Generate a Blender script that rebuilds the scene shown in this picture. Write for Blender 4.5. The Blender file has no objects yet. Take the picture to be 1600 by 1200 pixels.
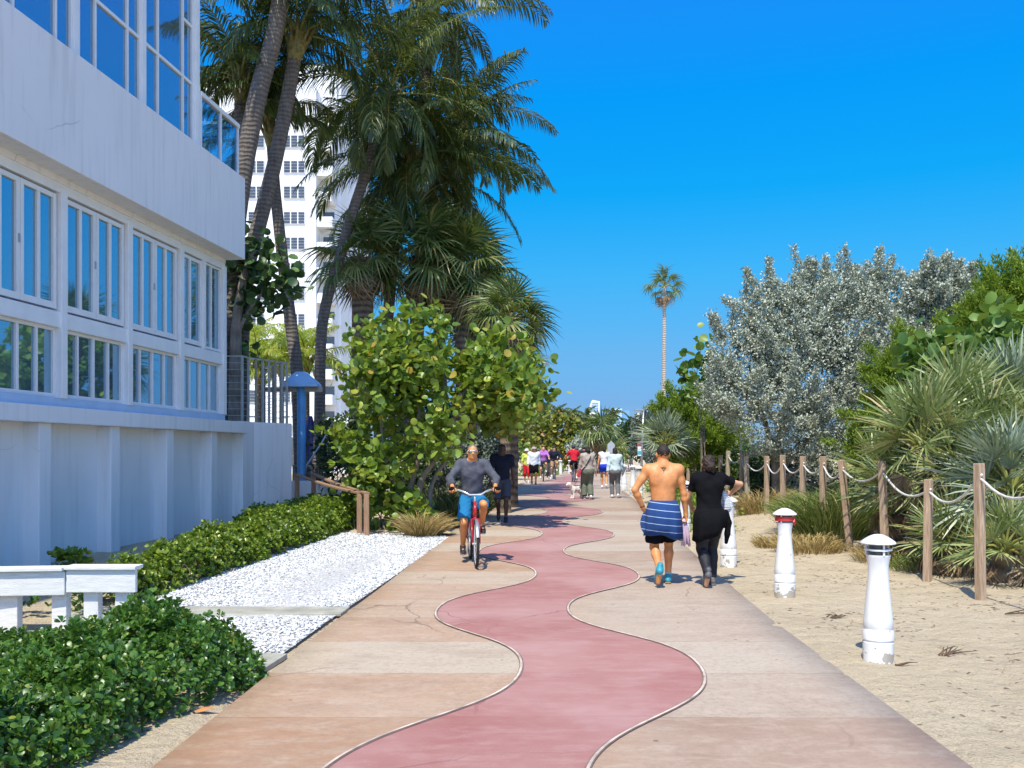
import bpy, bmesh, math, random
import numpy as np
from mathutils import Vector, Matrix

SC = bpy.context.scene
COL = SC.collection
R = math.radians
F = 1400.0           # focal length in photo pixels (1600 wide)
H = 1.7              # camera height
HZ = 708.0           # horizon row

# ------------------------------------------------------------------ camera, sky, sun, exposure
cam_d = bpy.data.cameras.new('camera')
cam = bpy.data.objects.new('camera', cam_d); COL.objects.link(cam)
cam_d.sensor_width = 36.0
cam_d.lens = 36.0 * F / 1600.0
cam_d.shift_y = (HZ - 600.0) / 1600.0
cam_d.clip_start = 0.1
cam_d.clip_end = 5000
cam.location = (0, 0, H)
cam.rotation_euler = (R(90), 0, 0)
SC.camera = cam

SUN_EL, SUN_AZ = 60.0, 197.0     # azimuth clockwise from +Y
world = bpy.data.worlds.new('World'); SC.world = world
world.use_nodes = True
wn = world.node_tree
bg = wn.nodes['Background']
sky = wn.nodes.new('ShaderNodeTexSky')
sky.sky_type = 'NISHITA'; sky.sun_disc = False
sky.sun_elevation = R(SUN_EL); sky.sun_rotation = R(SUN_AZ)
sky.altitude = 0; sky.air_density = 1.0; sky.dust_density = 0.35; sky.ozone_density = 4.0
# deepen the Nishita sky to the saturated blue of the photograph, by elevation above the horizon
wtc = wn.nodes.new('ShaderNodeTexCoord'); wsp = wn.nodes.new('ShaderNodeSeparateXYZ')
wn.links.new(wtc.outputs['Generated'], wsp.inputs[0])
wr = wn.nodes.new('ShaderNodeValToRGB'); cr_ = wr.color_ramp
_st = [(0.0, (.26, .40, .66)), (.055, (.21, .366, .642)), (.111, (.223, .484, .688)), (.193, (.13, .67, .877)), (.277, (.02, .761, 1.075)), (.367, (.01, .83, 1.31)), (.45, (.05, .85, 1.5)), (.62, (.20, .70, 1.25)), (1.0, (.28, .66, 1.10))]
while len(cr_.elements) < len(_st): cr_.elements.new(.5)
for _e, (_p, _c) in zip(cr_.elements, _st): _e.position = _p; _e.color = (_c[0]/2, _c[1]/2, _c[2]/2, 1)
wn.links.new(wsp.outputs[2], wr.inputs[0])
# the sky round the sun (behind the camera) is paler than the sky ahead
wnm = wn.nodes.new('ShaderNodeVectorMath'); wnm.operation = 'MULTIPLY'; wnm.inputs[1].default_value = (1, 1, 0)
wnn = wn.nodes.new('ShaderNodeVectorMath'); wnn.operation = 'NORMALIZE'; wns = wn.nodes.new('ShaderNodeSeparateXYZ')
wn.links.new(wtc.outputs['Generated'], wnm.inputs[0]); wn.links.new(wnm.outputs[0], wnn.inputs[0]); wn.links.new(wnn.outputs[0], wns.inputs[0])
wmr = wn.nodes.new('ShaderNodeMapRange'); wmr.inputs['From Min'].default_value = -1.0; wmr.inputs['From Max'].default_value = .0
wn.links.new(wns.outputs[1], wmr.inputs[0])
wmx = wn.nodes.new('ShaderNodeMix'); wmx.data_type = 'RGBA'; wmx.inputs[6].default_value = (.66, .74, .90, 1)
wn.links.new(wmr.outputs[0], wmx.inputs[0]); wn.links.new(wr.outputs[0], wmx.inputs[7])
wm = wn.nodes.new('ShaderNodeVectorMath'); wm.operation = 'MULTIPLY'
wn.links.new(sky.outputs[0], wm.inputs[0]); wn.links.new(wmx.outputs[2], wm.inputs[1])
wm2 = wn.nodes.new('ShaderNodeVectorMath'); wm2.operation = 'SCALE'; wm2.inputs['Scale'].default_value = 2.0
wn.links.new(wm.outputs[0], wm2.inputs[0]); wn.links.new(wm2.outputs[0], bg.inputs[0])
bg.inputs[1].default_value = 0.15

sun_d = bpy.data.lights.new('sun', 'SUN'); sun_d.energy = 4.5; sun_d.angle = R(0.5); sun_d.color = (1.0, 0.94, 0.79)
sun = bpy.data.objects.new('sun', sun_d); COL.objects.link(sun)
_e, _a = R(SUN_EL), R(SUN_AZ)
TOSUN = Vector((math.sin(_a)*math.cos(_e), math.cos(_a)*math.cos(_e), math.sin(_e)))
sun.rotation_euler = TOSUN.to_track_quat('Z', 'Y').to_euler()
sun.location = (-10, -15, 40)

SC.view_settings.view_transform = 'Standard'
SC.view_settings.look = 'None'
SC.view_settings.gamma = 1.0
SC.view_settings.use_curve_mapping = False
SC.view_settings.exposure = 0.30
SC.render.engine = 'CYCLES'
try:
    SC.cycles.max_bounces = 6; SC.cycles.transparent_max_bounces = 6
    SC.cycles.diffuse_bounces = 3; SC.cycles.glossy_bounces = 3; SC.cycles.transmission_bounces = 4
    SC.cycles.use_denoising = True
    SC.cycles.caustics_reflective = False; SC.cycles.caustics_refractive = False
except Exception:
    pass

# ------------------------------------------------------------------ terrain functions
PC_Y = np.array([-30, 0, 5, 9, 17, 29, 42, 55, 66, 78, 95.])
PC_X = np.array([-1., 0.05, .2, .35, .85, 1.6, 2.5, 3.7, 5.6, 9.5, 17.])
def xc(Y): return np.interp(Y, PC_Y, PC_X)
def zg(Y):
    Y = np.asarray(Y, float)
    t = np.clip((Y-9)/21, 0, 1)
    return 0.26*t*t*(3-2*t)
def sstep(a, b, x):
    t = np.clip((x-a)/(b-a), 0, 1); return t*t*(3-2*t)
def wob(X, Y):
    return (np.sin(X*2.1+Y*1.3)+np.sin(X*3.7-Y*2.2+1.3)+np.sin(X*5.3+Y*4.9+.7)*.6+np.sin(-X*8.3+Y*7.1)*.4)/3
def zt(X, Y):
    """height of the sand"""
    X = np.asarray(X, float); Y = np.asarray(Y, float)
    c = xc(Y); l = X-c
    z = zg(Y)
    right = -.05 + .072*sstep(1.80, 2.42, l + .16*wob(X*1.9, Y*1.9) + .10*wob(X*5.1+1, Y*4.3)) + .018*np.clip(l-2.2, 0, 3) \
        + sstep(3.2, 5.5, l)*(.05+.25*sstep(13, 19, Y)*(1-sstep(24, 32, Y))) + .75*sstep(5.2, 10.5, l) + .022*wob(X*2.3, Y*2.3)*sstep(2.2, 2.9, l)
    left = -.05 + .045*sstep(-2.02, -2.3, l) + .012*wob(X*2, Y*2)*sstep(-2.2, -2.8, l)
    return z + np.where(l > 0, right, left)
def gz(X, Y): return float(zt(X, Y))
def pz(Y): return float(zg(Y)) + .02
def pp(px, py, Y):
    """photo pixel at depth Y -> point"""
    return Vector(((px-800)/F*Y, Y, H+(HZ-py)/F*Y))
def gp(px, py):
    """photo pixel on the path surface -> point"""
    Y = F*H/(py-HZ)
    for _ in range(12): Y = F*(H-pz(Y))/(py-HZ)
    return Vector(((px-800)/F*Y, Y, pz(Y)))

# ------------------------------------------------------------------ object helpers
def tag(o, label=None, cat=None, group=None, kind=None):
    if label: o['label'] = label
    if cat: o['category'] = cat
    if group: o['group'] = group
    if kind: o['kind'] = kind
    return o
def empty(name, loc=(0, 0, 0), rz=0.0, label=None, cat=None, group=None):
    o = bpy.data.objects.new(name, None); COL.objects.link(o)
    o.empty_display_size = .2
    o.location = loc; o.rotation_euler = (0, 0, rz)
    return tag(o, label, cat, group)
def copy_tree(o, parent=None):
    c = o.copy(); COL.objects.link(c); c.parent = parent
    for ch in list(o.children): copy_tree(ch, c)
    return c
def finish(me, name, mat, parent, smooth, loc=None):
    if mat is not None:
        for m in (mat if isinstance(mat, (list, tuple)) else [mat]): me.materials.append(m)
    if smooth:
        me.polygons.foreach_set('use_smooth', np.ones(len(me.polygons), bool))
    me.update()
    o = bpy.data.objects.new(name, me); COL.objects.link(o)
    if parent is not None: o.parent = parent
    if loc is not None: o.location = loc
    return o
def mesh_uniform(name, V, Fc, mat, parent=None, smooth=False, mi=None, loc=None):
    """V (n,3), Fc (m,k) arrays"""
    V = np.asarray(V, np.float32); Fc = np.asarray(Fc, np.int32)
    k = Fc.shape[1]
    me = bpy.data.meshes.new(name)
    me.vertices.add(len(V)); me.vertices.foreach_set('co', V.ravel())
    me.loops.add(Fc.size); me.loops.foreach_set('vertex_index', Fc.ravel())
    me.polygons.add(len(Fc))
    me.polygons.foreach_set('loop_start', np.arange(0, Fc.size, k, dtype=np.int32))
    try: me.polygons.foreach_set('loop_total', np.full(len(Fc), k, np.int32))
    except Exception: pass
    if mi is not None: me.polygons.foreach_set('material_index', np.asarray(mi, np.int32))
    me.update(calc_edges=True); me.validate()
    return finish(me, name, mat, parent, smooth, loc)

class MB:
    """collects simple solids; build() links them as ONE mesh"""
    def __init__(s): s.v = []; s.f = []
    def add(s, vs, fs):
        b = len(s.v); s.v += [tuple(v) for v in vs]; s.f += [tuple(i+b for i in f) for f in fs]; return s
    def box(s, c, d, M=None):
        x, y, z = d[0]/2, d[1]/2, d[2]/2
        vs = [Vector((sx*x, sy*y, sz*z)) for sz in (-1, 1) for sy in (-1, 1) for sx in (-1, 1)]
        if M is not None: vs = [M @ v for v in vs]
        vs = [v+Vector(c) for v in vs]
        return s.add(vs, [(0, 2, 3, 1), (4, 5, 7, 6), (0, 1, 5, 4), (2, 6, 7, 3), (0, 4, 6, 2), (1, 3, 7, 5)])
    def bb(s, x0, x1, y0, y1, z0, z1):
        return s.box(((x0+x1)/2, (y0+y1)/2, (z0+z1)/2), (x1-x0, y1-y0, z1-z0))
    def beam(s, a, b, w, h, up=(0, 0, 1)):
        a, b = Vector(a), Vector(b); d = b-a; L = d.length; d = d/L
        x = d.cross(Vector(up)); x = x.normalized() if x.length > 1e-5 else Vector((1, 0, 0))
        u = x.cross(d)
        vs = []
        for t in (a, b):
            for sx, su in ((-1, -1), (1, -1), (1, 1), (-1, 1)): vs.append(t+x*(sx*w/2)+u*(su*h/2))
        return s.add(vs, [(0, 1, 2, 3), (7, 6, 5, 4), (0, 4, 5, 1), (1, 5, 6, 2), (2, 6, 7, 3), (3, 7, 4, 0)])
    def tube(s, pts, rad, n=8, cap=True):
        pts = [Vector(p) for p in pts]; m = len(pts)
        if not hasattr(rad, '__len__'): rad = [rad]*m
        vs, fs = [], []
        px = None
        for i, p in enumerate(pts):
            t = (pts[min(i+1, m-1)]-pts[max(i-1, 0)]).normalized()
            if px is None:
                px = t.orthogonal().normalized()
            px = (px-t*px.dot(t)); px = px.normalized() if px.length > 1e-6 else t.orthogonal().normalized()
            py = t.cross(px)
            for k in range(n):
                a = 2*math.pi*k/n
                vs.append(p+(px*math.cos(a)+py*math.sin(a))*rad[i])
        for i in range(m-1):
            for k in range(n):
                k2 = (k+1) % n
                fs.append((i*n+k, i*n+k2, (i+1)*n+k2, (i+1)*n+k))
        if cap:
            fs.append(tuple(range(n-1, -1, -1))); fs.append(tuple((m-1)*n+k for k in range(n)))
        return s.add(vs, fs)
    def lathe(s, prof, n=20, c=(0, 0, 0), axis='z', cap=True):
        vs, fs = [], []; m = len(prof)
        for r, z in prof:
            for k in range(n):
                a = 2*math.pi*k/n
                if axis == 'z': v = (c[0]+r*math.cos(a), c[1]+r*math.sin(a), c[2]+z)
                elif axis == 'x': v = (c[0]+z, c[1]+r*math.cos(a), c[2]+r*math.sin(a))
                else: v = (c[0]+r*math.sin(a), c[1]+z, c[2]+r*math.cos(a))
                vs.append(v)
        for i in range(m-1):
            for k in range(n):
                k2 = (k+1) % n
                fs.append((i*n+k, i*n+k2, (i+1)*n+k2, (i+1)*n+k))
        if cap:
            fs.append(tuple(range(n-1, -1, -1))); fs.append(tuple((m-1)*n+k for k in range(n)))
        return s.add(vs, fs)
    def torus(s, c, Rr, r, n=28, k=8, axis='x'):
        vs, fs = [], []
        for i in range(n):
            a = 2*math.pi*i/n
            for j in range(k):
                b = 2*math.pi*j/k
                q = Rr+r*math.cos(b); w = r*math.sin(b)
                if axis == 'x': vs.append((c[0]+w, c[1]+q*math.cos(a), c[2]+q*math.sin(a)))
                else: vs.append((c[0]+q*math.cos(a), c[1]+q*math.sin(a), c[2]+w))
        for i in range(n):
            for j in range(k):
                i2, j2 = (i+1) % n, (j+1) % k
                fs.append((i*k+j, i2*k+j, i2*k+j2, i*k+j2))
        return s.add(vs, fs)
    def prism(s, poly, z0, z1):
        n = len(poly)
        vs = [(x, y, z0) for x, y in poly]+[(x, y, z1) for x, y in poly]
        fs = [tuple(range(n-1, -1, -1)), tuple(range(n, 2*n))]+[(i, (i+1) % n, n+(i+1) % n, n+i) for i in range(n)]
        return s.add(vs, fs)
    def build(s, name, mat, parent=None, smooth=False, bevel=0, off=None, auto=False):
        me = bpy.data.meshes.new(name)
        V = s.v
        if off is not None: V = [(a-off[0], b-off[1], c-off[2]) for a, b, c in V]
        me.from_pydata(V, [], s.f)
        bm = bmesh.new(); bm.from_mesh(me); bmesh.ops.recalc_face_normals(bm, faces=bm.faces)
        bm.to_mesh(me); bm.free()
        o = finish(me, name, mat, parent, smooth, off if (off is not None and parent is None) else None)
        if bevel:
            m = o.modifiers.new('bevel', 'BEVEL'); m.width = bevel; m.segments = 2; m.limit_method = 'ANGLE'
        if smooth and auto:
            me.polygons.foreach_set('use_smooth', np.ones(len(me.polygons), bool))
            try: me.set_sharp_from_angle(angle=R(38))
            except Exception: pass
        return o

# ------------------------------------------------------------------ materials
class NT:
    def __init__(s, name):
        s.m = bpy.data.materials.new(name); s.m.use_nodes = True
        s.t = s.m.node_tree; s.p = s.t.nodes['Principled BSDF']; s.out = s.t.nodes['Material Output']
    def n(s, kind, **kw):
        nd = s.t.nodes.new(kind)
        for k, v in kw.items():
            if k in nd.inputs: nd.inputs[k].default_value = v
            else: setattr(nd, k, v)
        return nd
    def l(s, a, b): s.t.links.new(a, b)
    def math(s, op, a, b=None, clamp=False):
        nd = s.t.nodes.new('ShaderNodeMath'); nd.operation = op; nd.use_clamp = clamp
        for i, x in enumerate((a, b)):
            if x is None: continue
            if isinstance(x, (int, float)): nd.inputs[i].default_value = x
            else: s.l(x, nd.inputs[i])
        return nd.outputs[0]
    def mix(s, fac, a, b, mode='MIX'):
        nd = s.t.nodes.new('ShaderNodeMix'); nd.data_type = 'RGBA'; nd.blend_type = mode
        for i, x in ((0, fac), (6, a), (7, b)):
            if isinstance(x, (int, float)): nd.inputs[i].default_value = x
            elif isinstance(x, tuple): nd.inputs[i].default_value = (*x, 1) if len(x) == 3 else x
            else: s.l(x, nd.inputs[i])
        return nd.outputs[2]
    def ramp(s, fac, stops, interp='LINEAR'):
        nd = s.t.nodes.new('ShaderNodeValToRGB'); cr = nd.color_ramp; cr.interpolation = interp
        while len(cr.elements) < len(stops): cr.elements.new(.5)
        for e, (p, c) in zip(cr.elements, stops):
            e.position = p
            if not hasattr(c, '__len__'): c = (c, c, c)
            e.color = (*c, 1)
        s.l(fac, nd.inputs[0]); return nd.outputs[0]
    def co(s, scale=(1, 1, 1)):
        tc = s.t.nodes.new('ShaderNodeTexCoord')
        mp = s.t.nodes.new('ShaderNodeMapping'); mp.inputs['Scale'].default_value = scale
        s.l(tc.outputs['Object'], mp.inputs['Vector']); return mp.outputs[0]
    def noise(s, vec, scale, detail=3, rough=.55, dist=0):
        nd = s.t.nodes.new('ShaderNodeTexNoise'); nd.inputs['Scale'].default_value = scale
        nd.inputs['Detail'].default_value = detail; nd.inputs['Roughness'].default_value = rough
        nd.inputs['Distortion'].default_value = dist
        s.l(vec, nd.inputs['Vector']); return nd.outputs[0]
    def bump(s, h, strength, dist=.01):
        nd = s.t.nodes.new('ShaderNodeBump'); nd.inputs['Strength'].default_value = strength
        nd.inputs['Distance'].default_value = dist
        s.l(h, nd.inputs['Height']); s.l(nd.outputs[0], s.p.inputs['Normal'])

def plain(name, col, rough=.6, metal=0.0, var=.12, scale=6, bump=0.0, bscale=60, spec=.5, stretch=(1, 1, 1)):
    N = NT(name)
    v = N.co(stretch)
    f = N.noise(v, scale, 4)
    hi = tuple(min(1, c*(1+var)) for c in col); lo = tuple(c*(1-var) for c in col)
    N.l(N.ramp(f, [(.3, lo), (.7, hi)]), N.p.inputs['Base Color'])
    N.p.inputs['Roughness'].default_value = rough
    N.p.inputs['Metallic'].default_value = metal
    N.p.inputs['Specular IOR Level'].default_value = spec
    if bump: N.bump(N.noise(v, bscale, 4), bump, .02)
    return N.m
def leafmat(name, stops, rough=.45, trans=.25, tcol=None, spec=.4):
    N = NT(name)
    g = N.n('ShaderNodeNewGeometry')
    c = N.ramp(g.outputs['Random Per Island'], stops)
    N.l(c, N.p.inputs['Base Color'])
    N.p.inputs['Roughness'].default_value = rough
    N.p.inputs['Specular IOR Level'].default_value = spec
    if trans > 0:
        tr = N.n('ShaderNodeBsdfTranslucent')
        if tcol: tr.inputs[0].default_value = (*tcol, 1)
        else: N.l(c, tr.inputs[0])
        mx = N.n('ShaderNodeMixShader'); mx.inputs[0].default_value = trans
        N.l(N.p.outputs[0], mx.inputs[1]); N.l(tr.outputs[0], mx.inputs[2]); N.l(mx.outputs[0], N.out.inputs[0])
    return N.m

def wall_mat(name, col, stain=.20, rough=.75):
    N = NT(name)
    v = N.co()
    big = N.noise(v, .7, 5, .6)
    st = N.noise(N.co((3.2, 3.2, .22)), 2.2, 4, .6)
    c = N.mix(N.math('MULTIPLY', N.ramp(st, [(.5, 0.), (.78, 1.)]), stain*2.2), col, tuple(x*.62 for x in col))
    c = N.mix(N.math('MULTIPLY', N.ramp(big, [(.4, 0.), (.75, 1.)]), stain), c, tuple(x*.75 for x in col))
    # hairline cracks
    vo = N.n('ShaderNodeTexVoronoi', feature='DISTANCE_TO_EDGE'); vo.inputs['Scale'].default_value = .55
    nz = N.n('ShaderNodeTexNoise'); nz.inputs['Scale'].default_value = 1.6; N.l(v, nz.inputs['Vector'])
    vv = N.mix(.22, v, nz.outputs['Color']); N.l(vv, vo.inputs['Vector'])
    crack = N.math('LESS_THAN', vo.outputs['Distance'], .0035)
    sel = N.ramp(N.noise(v, .5, 2), [(.55, 0.), (.62, 1.)])
    c = N.mix(N.math('MULTIPLY', N.math('MULTIPLY', crack, sel), .45), c, tuple(x*.45 for x in col))
    N.l(c, N.p.inputs['Base Color']); N.p.inputs['Roughness'].default_value = rough
    N.bump(N.noise(v, 45, 5, .7), .12, .01)
    return N.m

M = {}
M['white_wall'] = wall_mat('white_stucco', (.80, .79, .78))
M['white_paint'] = plain('white_paint', (.80, .80, .79), .42, var=.05, scale=3, bump=.04)
M['white_frame'] = plain('white_window_frame', (.78, .78, .77), .38, var=.04, scale=4)
M['blue_sill'] = plain('pale_blue_paint', (.42, .56, .74), .5, var=.08, scale=3)
M['tower_white'] = plain('tower_stucco', (.82, .82, .81), .8, var=.05, scale=.2)
M['tower_side'] = plain('tower_glass', (.07, .08, .10), .12, var=.3, scale=.4)
M['slat'] = plain('louvre_grey', (.35, .36, .37), .5, var=.1)
M['steel'] = plain('galvanised_steel', (.45, .45, .44), .35, .7, var=.12, scale=8)
M['bronze'] = plain('bronze_rail', (.36, .29, .21), .45, .3, var=.2, scale=6)
M['bluepole'] = plain('blue_paint', (.10, .32, .60), .45, var=.12, scale=4)
M['blue_shade'] = plain('blue_canopy', (.34, .58, .86), .5, var=.1, scale=3)
M['concrete'] = plain('grey_concrete', (.36, .35, .29), .85, var=.22, scale=5, bump=.2)
M['navy_cloth'] = plain('navy_cloth', (.03, .045, .16), .8, var=.2)
def glass_mat(name, base, metal=.82, rough=.03):
    N = NT(name)
    N.p.inputs['Base Color'].default_value = (*base, 1)
    N.p.inputs['Metallic'].default_value = metal
    N.p.inputs['Roughness'].default_value = rough
    v = N.co()
    N.bump(N.noise(v, 1.3, 1), .035, .03)
    return N.m
M['glass'] = glass_mat('tinted_window_glass', (.27, .46, .58))
M['glass_up'] = glass_mat('blue_window_glass', (.28, .42, .54))
def clear_glass(name):
    N = NT(name)
    N.p.inputs['Base Color'].default_value = (.45, .75, .9, 1); N.p.inputs['Roughness'].default_value = .04
    tr = N.n('ShaderNodeBsdfTransparent'); tr.inputs[0].default_value = (.55, .80, .92, 1)
    gl = N.n('ShaderNodeBsdfGlossy'); gl.inputs['Roughness'].default_value = .02; gl.inputs[0].default_value = (.7, .85, 1, 1)
    mx = N.n('ShaderNodeMixShader'); mx.inputs[0].default_value = .45
    N.l(tr.outputs[0], mx.inputs[1]); N.l(gl.outputs[0], mx.inputs[2]); N.l(mx.outputs[0], N.out.inputs[0])
    return N.m
M['clear_glass'] = clear_glass('balustrade_glass')
def wood_mat(name, a, b, scale=4, st=(14, 14, 1.2)):
    N = NT(name)
    v = N.co(st)
    f = N.noise(v, scale, 5, .6, .6)
    N.l(N.ramp(f, [(.25, a), (.75, b)]), N.p.inputs['Base Color'])
    N.p.inputs['Roughness'].default_value = .85
    N.bump(f, .35, .01)
    return N.m
M['post_wood'] = wood_mat('weathered_post_wood', (.24, .15, .09), (.58, .43, .29))
M['post_grey'] = wood_mat('grey_post_wood', (.28, .22, .14), (.60, .51, .36))
M['rail_wood'] = wood_mat('brown_rail_wood', (.20, .11, .06), (.44, .27, .17))
M['rope'] = plain('white_rope', (.66, .64, .60), .9, var=.15, scale=30, bump=.5, bscale=120)
# ================================================================== THE SETTING
def grid_sheet(name, xs, ys, zf, mat):
    X, Y = np.meshgrid(xs, ys)
    Z = zf(X, Y)
    V = np.stack([X, Y, Z], -1).reshape(-1, 3)
    nx, ny = len(xs), len(ys)
    i = (np.arange(ny-1)[:, None]*nx+np.arange(nx-1)[None, :]).ravel()
    return mesh_uniform(name, V, np.stack([i, i+1, i+nx+1, i+nx], 1), mat, smooth=True)
def strip_sheet(name, ys, xl, xr, zf, mat, nseg=6, skirt=0):
    t = np.linspace(0, 1, nseg+1)
    X = xl[:, None]*(1-t)+xr[:, None]*t
    Y = np.repeat(ys[:, None], nseg+1, 1); Z = zf(X, Y)
    if skirt:
        X = np.hstack([X[:, :1], X, X[:, -1:]]); Y = np.hstack([Y[:, :1], Y, Y[:, -1:]])
        Z = np.hstack([Z[:, :1]-skirt, Z, Z[:, -1:]-skirt])
    V = np.stack([X, Y, Z], -1).reshape(-1, 3); nx = X.shape[1]; ny = len(ys)
    i = (np.arange(ny-1)[:, None]*nx+np.arange(nx-1)[None, :]).ravel()
    return mesh_uniform(name, V, np.stack([i, i+1, i+nx+1, i+nx], 1), mat, smooth=not skirt)

def sand_mat():
    N = NT('dry_sand')
    v = N.co()
    big = N.noise(v, .55, 5, .6)
    fine = N.noise(v, 60, 4, .7)
    mid = N.noise(v, 7, 5, .65)
    c = N.ramp(big, [(.3, (.60, .485, .315)), (.7, (.69, .58, .40))])
    c = N.mix(N.ramp(fine, [(.35, 1.), (.55, 0.)]), c, (.50, .40, .29))
    c = N.mix(N.math('MULTIPLY', N.ramp(mid, [(.58, 0.), (.72, 1.)]), .45), c, (.44, .34, .24))
    # darker crumbs of dry weed
    vo = N.n('ShaderNodeTexVoronoi'); vo.inputs['Scale'].default_value = 11; N.l(N.co((1, .55, 1)), vo.inputs['Vector'])
    crumb = N.math('MULTIPLY', N.math('LESS_THAN', vo.outputs['Distance'], .17), N.ramp(N.noise(v, 1.7, 4), [(.47, 0.), (.56, 1.)]))
    c = N.mix(N.math('MULTIPLY', crumb, .7), c, (.16, .11, .07))
    N.l(c, N.p.inputs['Base Color']); N.p.inputs['Roughness'].default_value = .95
    N.p.inputs['Specular IOR Level'].default_value = .15
    h = N.math('ADD', N.math('MULTIPLY', mid, .8), N.math('MULTIPLY', fine, .35))
    h = N.math('ADD', h, N.math('MULTIPLY', N.noise(v, 2.6, 3), 1.4))
    vf = N.n('ShaderNodeTexVoronoi', feature='SMOOTH_F1'); vf.inputs['Scale'].default_value = 3.0; N.l(N.mix(.12, N.co((1, .8, 1)), N.n('ShaderNodeTexNoise').outputs['Color']), vf.inputs['Vector'])
    h = N.math('ADD', h, N.math('MULTIPLY', vf.outputs['Distance'], .55))
    N.bump(h, 1.0, .08)
    return N.m
def path_mat():
    N = NT('tinted_concrete_path')
    v = N.co()
    sep = N.n('ShaderNodeSeparateXYZ'); N.l(v, sep.inputs[0])
    y = N.math('ADD', sep.outputs[1], N.math('MULTIPLY', N.noise(N.co((.25, .4, 1)), 1.0, 2), .05))
    q = N.math('DIVIDE', N.math('ADD', y, .04), 1.15)
    idx = N.math('FLOOR', q); fr = N.math('FRACT', q)
    wn_ = N.n('ShaderNodeTexWhiteNoise', noise_dimensions='1D'); N.l(idx, wn_.inputs['W'])
    slab = wn_.outputs['Value']
    # left half tan-brown, right half greyer
    grad = N.math('ADD', sep.outputs[0], N.math('MULTIPLY', sep.outputs[1], -.047))
    side = N.ramp(N.math('MULTIPLY_ADD' if False else 'ADD', N.math('MULTIPLY', grad, .5), .3), [(.35, 0.), (.62, 1.)])
    tan = N.ramp(slab, [(0, (.375, .225, .14)), (.4, (.42, .27, .175)), (.62, (.44, .30, .21)), (.72, (.47, .385, .29)), (1, (.48, .40, .31))])
    gry = N.ramp(slab, [(0, (.36, .25, .185)), (.5, (.42, .33, .255)), (1, (.47, .40, .32))])
    c = N.mix(side, tan, gry)
    # trowelled streaks across the slab
    s1 = N.noise(N.co((1.0, 2.3, 1)), .9, 8, .72, .3)
    c = N.mix(N.math('MULTIPLY', N.ramp(s1, [(.46, 0.), (.70, 1.)]), .45), c, (.25, .155, .105))
    s2 = N.noise(N.co((1.2, 2.6, 1)), 2.4, 9, .78, .3)
    c = N.mix(N.math('MULTIPLY', N.ramp(s2, [(.46, 0.), (.68, 1.)]), .50), c, (.53, .44, .35))
    vc = N.n('ShaderNodeTexVoronoi', feature='DISTANCE_TO_EDGE'); vc.inputs['Scale'].default_value = .5
    nzc = N.n('ShaderNodeTexNoise'); nzc.inputs['Scale'].default_value = 2.2; nzc.inputs['Detail'].default_value = 5; N.l(v, nzc.inputs['Vector']); N.l(N.mix(.25, v, nzc.outputs['Color']), vc.inputs['Vector'])
    c = N.mix(N.math('MULTIPLY', N.math('LESS_THAN', vc.outputs['Distance'], .0032), N.math('MULTIPLY', N.ramp(N.noise(v, .4, 2), [(.5, 0.), (.56, 1.)]), .6)), c, (.14, .09, .07))
    grn = N.noise(v, 26, 5, .75)
    c = N.mix(N.math('MULTIPLY', N.ramp(grn, [(.40, 1.), (.52, 0.)]), .32), c, (.24, .165, .12))
    pale = N.noise(v, .33, 4, .6)
    c = N.mix(N.math('MULTIPLY', N.ramp(pale, [(.42, 0.), (.66, 1.)]), .40), c, (.48, .39, .30))
    # sand blown on the right side
    sandn = N.noise(N.co((2.2, 2.8, 1)), 2.6, 8, .78)
    sandf = N.math('MULTIPLY', N.ramp(N.math('ADD', N.math('MULTIPLY', grad, .42), N.math('MULTIPLY', sandn, .42)), [(1.01, 0.), (1.10, 1.)]), .85)
    c = N.mix(sandf, c, N.ramp(N.noise(v, 55, 4, .7), [(.35, (.40, .32, .22)), (.58, (.62, .52, .37))]))
    jl = N.math('LESS_THAN', fr, .009)
    jn = N.ramp(N.noise(N.co((1.2, 1, 1)), 1.5, 3), [(.42, .1), (.6, 1.)])
    c = N.mix(N.math('MULTIPLY', N.math('MULTIPLY', jl, jn), .75), c, (.16, .10, .07))
    spot = N.n('ShaderNodeTexVoronoi'); spot.inputs['Scale'].default_value = 3.1; N.l(v, spot.inputs['Vector'])
    c = N.mix(N.math('MULTIPLY', N.math('LESS_THAN', spot.outputs['Distance'], .055), .6), c, (.10, .07, .05))
    N.l(c, N.p.inputs['Base Color']); N.p.inputs['Roughness'].default_value = .8
    N.p.inputs['Specular IOR Level'].default_value = .25
    h = N.math('ADD', N.math('MULTIPLY', s2, .6), N.math('MULTIPLY', N.noise(v, 70, 4, .7), .4))
    h = N.math('SUBTRACT', h, jl)
    N.bump(h, .25, .008)
    return N.m
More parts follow.
